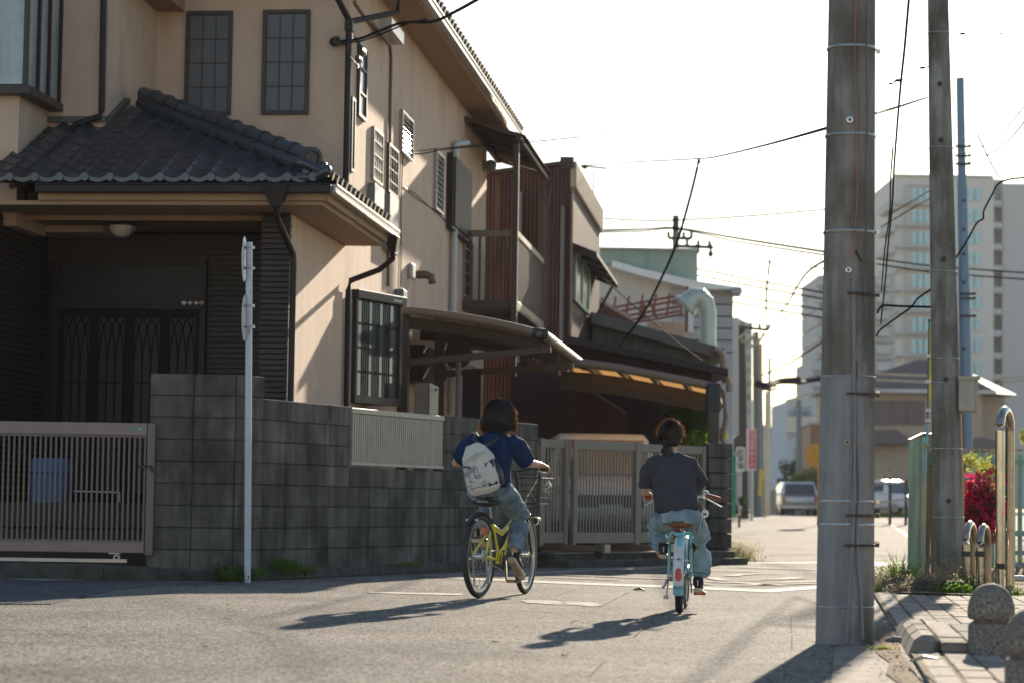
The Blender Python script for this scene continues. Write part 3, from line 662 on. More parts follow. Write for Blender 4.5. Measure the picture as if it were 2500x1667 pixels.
m = MB(); bhex(m, 0.0, BW, -.6, -.02, zb+.01, ztb-.031); m.build('bay_body', MT['bronze'], bay)
MT['reflect'] = M('mottled_reflection_glass', (.10, .115, .12), .06, var=.5, scale=2.2, spec=1, streak=.5)  # mottled base colour imitates reflections, on top of the real gloss
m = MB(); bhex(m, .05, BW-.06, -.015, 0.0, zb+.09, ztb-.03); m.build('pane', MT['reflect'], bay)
m = MB()
for i in range(1, 4):
    t = .05+(BW-.11)*i/4
    for dd in (-.025, .025): bhex(m, t+dd-.008, t+dd+.008, .02, .035, zb+.09, ztb-.03)
for i in range(1, 4): zz = zb+.09+(ztb-zb-.12)*i/4; bhex(m, .05, BW-.06, .012, .019, zz-.012, zz+.012)
m.build('window_bars', MT['trimd'], bay)
m = MB(); bhex(m, BW*.72, BW*.9, .091, .093, ztb+.0, ztb+.02); m.build('hood_badge', MT['stickw'], bay)
# cables and pipes
def wpath(pts, x=.02): return [hx(a, b_, x) for a, b_ in pts]
MT['pipeb'] = M('brown_conduit', (.12, .07, .045), .5)
pipe(wpath([(866, 5), (900, 55), (940, 95), (952, 112), (955, 140), (952, 300), (950, 480), (947, 700)]), .018, 'pipeb', 'conduit', n=6)
pipe(wpath([(984, 375), (979, 480), (979, 650), (976, 720)], .010), .007, 'cable', 'cable', n=5)
pipe(wpath([(985, 456), (1010, 480), (1022, 488), (1058, 512), (1075, 528), (1092, 545)], .008), .005, 'cable', 'cable', n=5)
pipe(wpath([(985, 456), (1012, 472), (1040, 498), (1060, 515), (1092, 542), (1094, 528)], .008), .005, 'cable', 'cable', n=5)
MT['pipew'] = M('pale_pvc_pipe', (.42, .43, .42), .4, var=.05)
a = hx(1112, 350, .06); pipe([(.06, a.y, a.z), (.06, a.y, hx(1098, 1010, .06).z)], .05, 'pipew')
pipe([(.06, a.y, a.z-.02), (.2, a.y+.3, a.z+.05)], .05, 'pipew', 'pipe_elbow')
# vents
v = hx(1002, 665, 0); hb(MB().box((0, v.y-.25, v.z-.1), (.07, v.y-.0, v.z+.1)), 'vent_hood', 'pipew', bevel=.02)
pipe([(0, v.y+.55, v.z+.02), (.12, v.y+.55, v.z+.02), (.2, v.y+.55, v.z-.01), (.21, v.y+.55, v.z-.1)], .055, 'pipeb', 'exhaust_pipe')
v = hx(1096, 510, 0); hb(MB().box((0, v.y-.1, v.z-.08), (.06, v.y+.1, v.z+.08)), 'vent_hood', 'pipew', bevel=.01)
v = hx(968, 738, 0); hb(MB().box((0, v.y-.2, v.z-.15), (.12, v.y+.15, v.z+.15)), 'junction_box', 'greyp', bevel=.01)
# service bracket and coil at the corner
ins0 = hy(820, 103, 3.05)
m = MB(); 
for i in range(4): m.ring(ins0+Vector((-.02+.015*i, -.03*i, 0)), (.3, -1, 0), .035-.003*(i % 2), .018, 12, 6)
m.bar(ins0, ins0+Vector((.12, .04, -.02)), .02, .02); hb(m, 'insulator', 'plastic', smooth=True)
m = MB()
for k_, (rr, ph) in enumerate(((.15, 0), (.17, .4))):
    cc = hx(868, 125, .14); m.tube([cc+Vector((.02*math.sin(a*3+ph), rr*2.6*math.cos(a), rr*math.sin(a))) for a in [R(12*i) for i in range(31)]], .007, 5)
hb(m, 'cable_coil', 'cable')
c = hx(884, 128, .14); hb(MB().ball(c, (.05, .16, .05), 8, 6).ball(c+Vector((0, -.2, -.12)), (.04, .14, .04), 8, 6), 'cable_joint', 'plastic')
# ---------------- balcony
b0 = hx(1128, 748, 0); BX = hy(1262, 748, b0.y).x; BY0 = b0.y; BY1 = hx(1327, 800, BX).y
zf = hy(1200, 733, BY0).z; zf2 = hy(1200, 757, BY0).z; zr = hy(1200, 562, BY0).z; zr2 = hy(1200, 578, BY0).z; zt = hy(1262, 338, BY0).z
balc = hb(MB().box((0, BY0, zf2), (BX, BY1, zf2+.05)), 'balcony_floor', 'bronze')
hb(MB().box((0, BY0, zf2-.001), (BX-.001, BY0+.05, zf)).box((BX-.05, BY0+.051, zf2-.001), (BX, BY1, zf)), 'balcony_beam', 'bronze', bevel=.004, parent=balc)
hb(MB().box((0, BY0, zr2), (BX-.05, BY0+.05, zr)).box((BX-.05, BY0+.051, zr2), (BX, BY1, zr)), 'handrail', 'bronzel', bevel=.006, parent=balc)
for (x, y, lo, hi) in ((BX-.09, BY0-.03, zf2-1.0, zt), (BX-.09, BY1-.05, zf2-3.0, zt), (-.02, BY1-.05, zr, zt)):
    hb(MB().box((x, y, max(lo, .3)), (x+.09, y+.08, hi)), 'balcony_post', 'bronze', bevel=.004, parent=balc)
sm = MB().box((-.02, -.008, zf), (.02, .008, zr2)).mesh('slat', MT['bronze'])
for i in range(9): piece('slat', sm, balc, (.12+(BX-.3)*i/8, BY0+.025, 0)) if i % 2 == 0 else None
sm2 = MB().box((-.008, -.012, zf), (.008, .012, zr2)).mesh('slat', MT['trimd'])
ny = int((BY1-BY0)/.075)
for i in range(ny): piece('slat', sm2, balc, (BX-.025, BY0+.12+i*.075, 0))
# balcony roof: sloping frame with rafters and smoked sheets
def rz(x): return zt+.28*(1-x/BX)
hb(MB().bar((BX, BY0-.1, rz(BX)), (BX, BY1+.1, rz(BX)), .07, .08).bar((.02, BY0-.1, rz(0)), (.02, BY1+.1, rz(0)), .07, .07), 'balcony_roof_beam', 'bronze', parent=balc)
for i in range(7): y = BY0-.08+(BY1-BY0+.16)*i/6; hb(MB().bar((0, y, rz(0)+.02), (BX+.02, y, rz(BX)+.02), .05, .05), 'rafter', 'bronze', parent=balc)
MT['smoke'] = Trans('smoked_sheet', (.10, .06, .05), .35, .2)
hb(MB().hexa([(0, BY0-.1, rz(0)+.047), (BX+.1, BY0-.1, rz(BX)+.03), (BX+.1, BY1+.1, rz(BX)+.03), (0, BY1+.1, rz(0)+.047)], [(0, BY0-.1, rz(0)+.051), (BX+.1, BY0-.1, rz(BX)+.034), (BX+.1, BY1+.1, rz(BX)+.034), (0, BY1+.1, rz(0)+.051)]), 'roof_sheet', 'smoke', parent=balc)
pipe([(BX-.0, BY1+.08, rz(BX)), (BX+.06, BY1+.1, rz(BX)-.15), (BX+.0, BY1+.1, rz(BX)-.5), (BX, BY1+.1, .3)], .035, 'bronze', parent=balc)
# balcony window shutters and door
y0, y1, z0, z1 = sidebox(1118, 372, 1160, 560, .16)
sh_ = hb(MB().box((.0, y0, z0), (.1, y1, z1)), 'shutter_box', 'trimd')
for i in range(16): yy = y0+.1+(y1-y0-.15)*i/16; piece('slat', MB().box((.101, 0, z0+.05), (.13, .05, z1-.05)).mesh('slat', MT['bronzel']) if i == 0 else bpy.data.objects['shutter_slat'].data, sh_, (0, yy, 0)) if i else setattr(piece('shutter_slat', MB().box((.101, 0, z0+.05), (.13, .05, z1-.05)).mesh('slat', MT['trim']), sh_, (0, yy, 0)), 'name', 'shutter_slat')
slit(1137, 575, 1156, 725, 5, mat='glassd', fr='greyp', name='balcony_door')
m = hx(1180, 405, .0); hb(MB().ball((.12, m.y, m.z), (.1, .1, .1), 12, 8).box((0, m.y-.1, m.z-.08), (.06, m.y+.1, m.z+.08)), 'wall_lamp', 'greyp')
# ------------------------------------------------------------------ frames for other buildings
class Fr:
    def __init__(s, o): s.o = o; s.m = wmat(o); s.i = s.m.inverted(); s.a = s.i @ CAM
    def x(s, px, py, c): d = s.i.to_3x3() @ ray(px, py); return s.a+d*((c-s.a.x)/d.x)
    def y(s, px, py, c): d = s.i.to_3x3() @ ray(px, py); return s.a+d*((c-s.a.y)/d.y)
    def b(s, m, name, mat, parent=None, **k): return m.build(name, MT[mat] if isinstance(mat, str) else mat, parent or s.o, local=True, **k)
# ---------------- carport 1
cpo = thing('side_carport', 'bronze cantilever carport with a curved smoked roof against the beige house', 'carport', HM @ Vector((.3, 5.6, 0)), -HA)
F = Fr(cpo)
edge = [F.y(a, b_, 0) for a, b_ in ((960, 757), (1010, 760), (1063, 766), (1117, 773), (1170, 782), (1222, 792), (1275, 804), (1322, 817))]
YL = 6.6
def shift(pts, dy, dz=0): return [p+Vector((0, dy, dz)) for p in pts]
F.b(MB().tube(edge, .052, 12), 'roof_rim', 'bronzel', smooth=True); F.b(MB().tube(shift(edge, YL), .045, 8), 'roof_rim', 'bronzel', smooth=True)
for i in range(1, 6): F.b(MB().loft(shift(edge, YL*i/6, -.02), (.03, .035), 4), 'rafter', 'bronzel')
for k in (2, 4): F.b(MB().bar(edge[k]+Vector((0, 0, -.05)), edge[k]+Vector((0, YL, -.05)), .03, .03), 'purlin', 'bronze')
F.b(MB().bar(edge[0], edge[0]+Vector((0, YL, 0)), .08, .09), 'gutter_beam', 'bronze')
e = edge[-1]; F.b(MB().tube([e, e+Vector((0.02, .4, 0)), e+Vector((0.02, YL, 0))], .062, 12), 'edge_gutter', 'bronzel', smooth=True)
F.b(MB().loft([e+Vector((-.1, 0, .03)), e+Vector((.02, 0, 0)), e+Vector((.03, .25, -.02))], [.06, .075, .07], 12), 'corner_cap', 'black', smooth=True)
MT['polyc'] = Trans('smoked_polycarbonate', (.40, .36, .31), .75, .3)
m = MB()
for k in range(len(edge)-1):
    for i in range(6):
        a, b2 = edge[k], edge[k+1]; y0, y1 = YL*i/6+.03, YL*(i+1)/6-.03
        m.hexa([a+Vector((0, y0, .02)), b2+Vector((0, y0, .02)), b2+Vector((0, y1, .02)), a+Vector((0, y1, .02))], [a+Vector((0, y0, .025)), b2+Vector((0, y0, .025)), b2+Vector((0, y1, .025)), a+Vector((0, y1, .025))])
F.b(m, 'roof_sheet', 'polyc')
for (px, br, ypost, pe_) in ((985, 885, .15, (1345, 852)), (1074, 912, 2.3, (1400, 893))):
    p = F.y(px, 900, ypost); top = edge[0].z-.05
    F.b(MB().box((p.x-.065, ypost-.06, .1), (p.x+.065, ypost+.06, top)), 'post', 'bronze', bevel=.006)
    arch = [q+Vector((0, ypost, -.14)) for q in edge]; F.b(MB().loft(arch, (.035, .07), 4), 'arch_beam', 'bronze')
    q0 = F.y(px+12, br, ypost); q1 = F.y(pe_[0], pe_[1], ypost)
    F.b(MB().bar(q0, q1, .05, .085), 'brace', 'bronze', bevel=.005); F.b(MB().box(q0+Vector((-.03, -.05, -.09)), q0+Vector((.02, .05, .09))), 'bracket', 'black')
# ---------------- cabinet and items by the side wall
cb = at(1040, 1010, 28.3); cab = thing('utility_cabinet', 'tall beige metal cabinet under the carport, topped flat, behind the ribbed screen', 'cabinet', (cb.x, 28.3, 0))
zt_ = at(1030, 934, 28.1).z
MB().box((at(1012, 950, 28.1).x, 28.1, 0), (at(1047, 950, 28.1).x, 28.6, zt_)).build('body', MT['bronzel'], cab, bevel=.006)
MB().hexa([at(1048, 950, 28.1)*Vector((1, 1, 0)).x if 0 else Vector((at(1049, 950, 28.1).x, 28.1, 0)), Vector((at(1069, 950, 28.1).x, 28.35, 0)), Vector((at(1066, 950, 28.1).x, 28.6, 0)), Vector((at(1049, 950, 28.1).x, 28.6, 0))],
          [Vector((at(1049, 950, 28.1).x, 28.1, zt_+.0)), Vector((at(1069, 950, 28.1).x, 28.35, zt_-.03)), Vector((at(1066, 950, 28.1).x, 28.6, zt_-.03)), Vector((at(1049, 950, 28.1).x, 28.6, zt_))]).build('side_panel', MT['pale'], cab)
MB().box(at(1064, 952, 28.2)+Vector((-.01, -.05, -.01)), at(1064, 952, 28.2)+Vector((.015, .0, .02))).build('catch', MT['trim'], cab)
y0, y1, z0, z1 = sidebox(1034, 860, 1062, 930, .25); hb(MB().box((0, y0, z0), (.25, y1, z1+.1)), 'side_window_box', 'trimd')
sc = thing('dark_screen', 'dark ribbed screen panel standing behind the wall beneath the carport', 'screen', (at(1160, 1000, 30.5).x, 30.5, 0))
m = MB(); n = 16; xa = at(1128, 960, 30.5).x; xb = at(1174, 960, 30.5).x; zt_ = at(1140, 880, 30.5).z
for i in range(n): x = xa+(xb-xa)*i/n; m.box((x, 30.5, .1), (x+(xb-xa)/n*.6, 30.53, zt_-.12*(i/n)))
m.box((xa, 30.531, .1), (xb, 30.56, zt_-.13)); m.build('panel', MT['trimd'], sc)
MB().tube([(xa-.05, 30.45, .1), (xa-.05, 30.45, zt_+.05)], .035, 8).build('post', MT['greyp'], sc)
MT['satd'] = M('dark_dish', (.05, .05, .05), .5)
dsh = at(1118, 862, 31); m = MB().loft([dsh, dsh+Vector((.05, .08, 0)), dsh+Vector((.06, .1, 0))], [.2, .17, .03], 16, up=Vector((0, 0, 1)))
o = m.build('wall_dish', MT['satd'], None); tag(o, 'round dark dish on the side wall of the beige house, seen under the carport roof', 'dish')
# ---------------- maroon corrugated house
rhx = at(1393, 800, 42); rh = thing('maroon_house', 'narrow two-storey house clad in maroon corrugated metal with a sloping awning', 'house', (rhx.x, 42, 0), -HA)
F = Fr(rh)
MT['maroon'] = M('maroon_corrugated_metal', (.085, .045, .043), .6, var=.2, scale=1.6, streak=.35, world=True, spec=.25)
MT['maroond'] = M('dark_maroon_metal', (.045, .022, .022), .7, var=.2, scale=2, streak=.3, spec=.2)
MT['parap'] = M('beige_sheet_cladding', (.42, .33, .25), .6, var=.1, streak=.2)
ztl = F.y(1203, 430, 0).z; ztr = F.y(1385, 402, 0).z; xl2 = F.y(1150, 700, 0).x; Lr = F.x(1464, 700, 0).y
F.b(MB().hexa([(xl2, .03, 0), (-.03, .03, 0), (-.03, Lr, 0), (xl2, Lr, 0)], [(xl2, .03, ztl), (-.03, .03, ztr), (-.03, Lr, ztr), (xl2, Lr, ztl)]), 'wall', 'maroon')
m = MB(); n = 26
for i in range(n):
    x = xl2+(-xl2)*i/n; zt_ = ztl+(ztr-ztl)*i/n; w_ = (-xl2)/n*.55; m.hexa([(x, 0, 0), (x+w_, 0, 0), (x+w_, .029, 0), (x, .029, 0)], [(x, 0, zt_), (x+w_, 0, zt_), (x+w_, .029, zt_), (x, .029, zt_)])
for i in range(60):
    y = Lr*i/60; m.box((-.029, y, 0), (-.004, y+Lr/60*.55, ztr-.38))
F.b(m, 'corrugation', 'maroon', kind='stuff')
F.b(MB().box((-.03, -.02, ztr-.4), (.06, Lr+.05, ztr+.05)), 'parapet', 'parap'); 
m = MB()
for i in range(22): m.box((.061, Lr*i/22, ztr-.39), (.075, Lr*i/22+.1, ztr+.04))
F.b(m, 'parapet_rib', 'parap', kind='stuff')
F.b(MB().box((-.22, -.04, ztr-.08), (.02, .05, ztr+.13)).hexa([(xl2, -.06, ztl+.0), (-.22, -.06, ztr-.02), (-.22, .3, ztr-.02), (xl2, .3, ztl)], [(xl2, -.06, ztl+.06), (-.22, -.06, ztr+.05), (-.22, .3, ztr+.05), (xl2, .3, ztl+.06)]), 'roof_edge', 'trim')
F.b(MB().box((-.02, -.03, 0), (.02, .01, ztr-.41)), 'corner_trim', 'bronzel')
# green framed window and awning on the side
wa = F.x(1402, 640, .02); wb = F.x(1438, 640, .02); wz0 = F.x(1402, 735, .02).z; wz1 = F.x(1402, 605, .02).z
MT['greenf'] = M('green_window_frame', (.16, .24, .17), .5)
gwin = F.b(MB().box((0, wa.y, wz0), (.05, wb.y, wz0+.06)).box((0, wa.y, wz1-.06), (.05, wb.y, wz1)).box((0, wa.y, wz0+.061), (.05, wa.y+.25, wz1-.061)).box((0, wb.y-.25, wz0+.061), (.05, wb.y, wz1-.061)).box((0, (wa.y+wb.y)/2-.1, wz0+.061), (.05, (wa.y+wb.y)/2+.1, wz1-.061)), 'window', 'greenf')
F.b(MB().box((.0, wa.y+.26, wz0+.061), (.02, wb.y-.26, wz1-.061)), 'pane', 'curtain', parent=gwin)
a0 = F.x(1393, 590, .0); a1 = F.x(1455, 645, .0); pr = F.y(1508, 672, a1.y).x
o1 = F.y(1508, 672, a1.y); dz = a1.z-.05-o1.z
awn = F.b(MB().hexa([(0, .1, a0.z-.04), (pr, .1, a0.z-dz-.04), (pr, a1.y, a0.z-dz-.04), (0, a1.y, a0.z-.04)], [(0, .1, a0.z+.02), (pr, .1, a0.z-dz+.02), (pr, a1.y, a0.z-dz+.02), (0, a1.y, a0.z+.02)]), 'awning', 'trimd')
for i in range(5): y = .1+(a1.y-.15)*i/4; F.b(MB().bar((0, y, a0.z-.07), (pr, y, a0.z-dz-.07), .06, .05), 'awning_rafter', 'trimd', parent=awn)
F.b(MB().bar((0, a1.y-.2, a0.z-.9), (pr*.9, a1.y-.2, a0.z-dz*.9), .05, .05), 'awning_brace', 'trimd', parent=awn)
F.b(MB().tube([(-.9, -.06, .2), (-.9, -.06, F.y(1256, 470, 0).z)], .03, 6).tube([(-.88+.72, -.06, .2), (-.16, -.06, F.y(1330, 505, 0).z)], .035, 6), 'drainpipe', 'greyp')
# TV aerial
ta = at(1449, 470, 55); ant = thing('roof_aerial', 'small television aerial on a thin mast behind the maroon house', 'aerial', (ta.x, 55, 0))
MB().tube([(ta.x, 55, 0), (ta.x, 55, at(1449, 415, 55).z)], .02, 5).build('mast', MT['steel'], ant)
m = MB().tube([at(1418, 405, 55), at(1482, 412, 55)], .018, 5)
for i in range(9): c = at(1420+7.5*i, 405.5+.8*i, 55); m.tube([c+Vector((0, -.25, 0)), c+Vector((0, .25, 0))], .012, 4)
m.ball(at(1427, 408, 55), .06, 6, 5); m.build('array', MT['cable'], ant)
# ---------------- low sheds to its right
sh1 = thing('maroon_shed', 'low maroon corrugated lean-to with a dark sloping roof edge behind the second carport', 'shed', (at(1393, 900, 40).x, 40, 0))
def shed(o, Y, px0, yl_, px1, yr_, mat, roofm, depth, rth=.08, over=.25, ribs=60):
    a = at(px0, yl_, Y); b2 = at(px1, yr_, Y)
    MB().hexa([(a.x, Y+.03, 0), (b2.x, Y+.03, 0), (b2.x, Y+depth, 0), (a.x, Y+depth, 0)], [(a.x, Y+.03, a.z-.05), (b2.x, Y+.03, b2.z-.05), (b2.x, Y+depth, b2.z-.05), (a.x, Y+depth, a.z-.05)]).build('wall', MT[mat], o)
    m = MB()
    for i in range(ribs):
        t = i/ribs; x = a.x+(b2.x-a.x)*t; zt_ = a.z+(b2.z-a.z)*t-.05; w_ = (b2.x-a.x)/ribs*.5
        m.hexa([(x, Y, 0), (x+w_, Y, 0), (x+w_, Y+.029, 0), (x, Y+.029, 0)], [(x, Y, zt_), (x+w_, Y, zt_), (x+w_, Y+.029, zt_), (x, Y+.029, zt_)])
    m.build('corrugation', MT[mat], o, kind='stuff')
    s = Vector((b2.x-a.x, 0, b2.z-a.z)).normalized(); a2 = a-s*.05; b3 = b2+s*over
    MB().hexa([a2+Vector((0, -.3, -.045)), b3+Vector((0, -.3, -.045)), b3+Vector((0, depth+.5, -.045)), a2+Vector((0, depth+.5, -.045))], [a2+Vector((0, -.3, rth)), b3+Vector((0, -.3, rth)), b3+Vector((0, depth+.5, rth)), a2+Vector((0, depth+.5, rth))]).build('roof', MT[roofm], o, bevel=.01)
    return a, b2
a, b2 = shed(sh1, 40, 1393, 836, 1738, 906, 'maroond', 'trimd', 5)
sh2 = thing('grey_shed', 'grey corrugated shed with a thick weathered sloping roof edge, above the maroon lean-to', 'shed', (at(1470, 900, 46).x, 46, 0))
MT['greycor'] = M('grey_corrugated_metal', (.15, .15, .135), .8, var=.2, streak=.35, spec=.2)
MT['greyroof'] = M('weathered_grey_roof_edge', (.12, .115, .11), .8, var=.3, scale=3)
a, b2 = shed(sh2, 46, 1448, 788, 1735, 866, 'greycor', 'greyroof', 6, rth=.17)
m = MB(); c = at(1762, 868, 45.6)
m.tube([at(1745, 850, 45.6), at(1762, 862, 45.6), at(1768, 900, 45.6), at(1772, 935, 45.6)], .075, 8).tube([at(1765, 905, 45.4), at(1778, 925, 45.4), at(1782, 955, 45.4)], .07, 8)
MT['rust'] = M('rusty_pale_metal', (.34, .25, .18), .45, var=.35, metal=.3)
m.build('gutter_pipe', MT['rust'], sh2, smooth=True)
# sloping blue-edged stair side under the carport
m = MB().hexa([at(1392, 925, 38), at(1530, 1012, 38), at(1530, 1012, 38.5), at(1392, 925, 38.5)], [at(1392, 918, 38), at(1530, 1004, 38), at(1530, 1004, 38.5), at(1392, 918, 38.5)])
q = [at(1250, 880, 38.02), at(1392, 925, 38.02), at(1530, 1012, 38.02), at(1530, 1380, 38.02), at(1250, 1380, 38.02)]
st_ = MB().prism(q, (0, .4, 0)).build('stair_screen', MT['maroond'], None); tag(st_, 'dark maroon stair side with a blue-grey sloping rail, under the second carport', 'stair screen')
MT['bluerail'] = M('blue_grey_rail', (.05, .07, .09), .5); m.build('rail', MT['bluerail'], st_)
# ---------------- carport 2 with lit translucent roof
cp2 = thing('gate_carport', 'bronze carport with amber sunlit roof sheets behind the slatted gate', 'carport', (at(1735, 1200, 33.5).x, 33.5, 0))
YN, YF = 33.5, 39.0
A_ = [at(x, y, YN) for x, y in ((1360, 884), (1430, 887), (1510, 898), (1590, 913), (1670, 928), (1745, 944))]
dv = Vector((math.tan(HA)*(YF-YN), YF-YN, 0))
MB().tube(A_, .06, 10).build('front_beam', MT['bronzel'], cp2, smooth=True); MB().loft([p+dv for p in A_], (.05, .11), 4).build('rear_beam', MT['bronze'], cp2)
MT['amber'] = Trans('amber_translucent_sheet', (.75, .56, .34), .8, .4)
for k in range(len(A_)-1):
    for j in range(3):
        p0, p1 = A_[k]+(A_[k+1]-A_[k])*.04, A_[k]+(A_[k+1]-A_[k])*.96; d0, d1 = dv*(j/3+.01), dv*((j+1)/3-.01); up = Vector((0, 0, .03))
        MB().hexa([p0+d0+up, p1+d0+up, p1+d1+up, p0+d1+up], [q+up*1.2 for q in (p0+d0, p1+d0, p1+d1, p0+d1)]).build('roof_sheet', MT['amber'], cp2)
for k in range(len(A_)): MB().bar(A_[k]-Vector((0, 0, .03)), A_[k]+dv-Vector((0, 0, .03)), .05, .06).build('rafter', MT['bronze'], cp2)
MB().loft([p+dv*.12-Vector((0, 0, .22)) for p in A_], (.03, .13), 4).build('cross_beam', MT['bronze'], cp2)
MB().loft([p+dv*.6-Vector((0, 0, .16)) for p in A_], (.03, .09), 4).build('cross_beam', MT['bronze'], cp2)
pc = A_[-1]; MB().box((pc.x-.09, YN-.07, 0), (pc.x+.06, YN+.09, pc.z-.03)).build('post', MT['bronze'], cp2, bevel=.006)
MB().box((pc.x-.12, YN-.08, pc.z-.35), (pc.x+.08, YN+.1, pc.z+.05)).build('post_cap', MT['black'], cp2, bevel=.02)
MB().tube([pc+Vector((.05, 0, 0)), pc+Vector((.12, .0, -.06)), pc+Vector((.16, 0, -.4)), pc+Vector((.11, 0, -.7)), pc+Vector((.17, 0, -.95))], .035, 8).build('drainpipe', MT['bronzel'], cp2, smooth=True)
# ---------------- slatted gate
GD = R(38.8); gd = Vector((math.sin(GD), math.cos(GD), 0)); gn = Vector((math.cos(GD), -math.sin(GD), 0)); G0 = Vector((.345, 28.55, 0))
gate2 = thing('slatted_gate', 'beige slatted rolling gate in three leaves across the driveway behind the cyclists', 'gate', G0)
def gl(t, n, z): return G0+gd*t+gn*n+Vector((0, 0, z))
def ghex(m, t0, t1, n0, n1, z0, z1): return m.hexa([gl(t0, n0, z0), gl(t1, n0, z0), gl(t1, n1, z0), gl(t0, n1, z0)], [gl(t0, n0, z1), gl(t1, n0, z1), gl(t1, n1, z1), gl(t0, n1, z1)])
def tpx(px):                         # distance along the gate of a picture column
    k = (px-1250)/FPX; return (k*G0.y-G0.x)/(gd.x-k*gd.y)
zT = 1.5; zB = .27
ten = tpx(1722)
leaves = ((tpx(1319), tpx(1388), 0.0), (tpx(1392), tpx(1552), .05), (tpx(1556), ten, 0.0))
for (t0, t1, n) in leaves:
    m = MB(); ghex(m, t0, t1, n-.02, n+.025, zT-.1, zT); m.build('top_rail', MT['taupe'], gate2, bevel=.004)
    m = MB(); ghex(m, t0, t1, n-.02, n+.025, zB, zB+.13); m.build('bottom_rail', MT['taupe'], gate2, bevel=.004)
    for te in (t0, t1-.07):
        m = MB(); ghex(m, te, te+.07, n-.025, n+.04, zB-.03, zT+.01); m.build('stile', MT['taupe'], gate2, bevel=.004)
    k = int((t1-t0-.14)/.062)
    for i in range(k):
        t = t0+.07+.05+i*.062; m = MB(); ghex(m, t-.013, t+.011, n-.006, n+.006, zB+.13, zT-.1); m.build('slat', MT['taupe'], gate2)
for px in (1386, 1548):
    t = tpx(px); m = MB(); 
    for p, q in ((-.55, .6),): m.bar(gl(t, p, zB-.05), gl(t, q, zB-.05), .08, .07)
    m.build('foot_bar', MT['bronzel'], gate2, bevel=.006)
    m = MB(); m.bar(gl(t, .58, zB-.05), gl(t, .64, zB-.05), .11, .10); m.build('foot_cap', MT['gutterl'], gate2, bevel=.006)
    for p in (-.4, .5): MB().ring(gl(t, p, zB-.12), gd, .03, .02, 12, 6).build('castor', MT['black'], gate2)
# raised driveway behind, with two-step concrete edge
m = MB()
for (n0, n1, z0) in ((.0, .40, .16), (.401, .60, .085)): ghex(m, -.2, ten+.15, n0-4 if n0 == 0 else n0, n1, -.02, z0)
struct(m, 'driveway_apron', MT['concd'], bevel=.012)
m = MB(); ghex(m, -.15, ten+.2, .3, .41, .161, .168); struct(m, 'apron_edge', MT['conc'])
# end pillar of blocks
pil = thing('block_pillar', 'weathered grey block pillar at the far end of the slatted gate', 'pillar', (at(1727, 1350, 31.3).x, 31.3, 0))
x0 = at(1729, 1200, 31.3).x; x1 = at(1787, 1200, 31.3).x; zz = at(1750, 1079, 31.3).z; nlev = 8; hh = zz/nlev
bm_ = MB().box((0, 0, 0), (x1-x0, .45, hh-.012)).mesh('block', MT['block'], bevel=.008)
for i in range(nlev): piece('block', bm_, pil, (x0-pil.location.x, 0, i*hh))
MB().box((x0+.02, 31.75, 0), (x1-.02, 33.6, zz)).build('return_wall', MT['block'], pil)
# ---------------- parked car behind the slats
def loft_body(prof, xs_, scale=1.0): pass
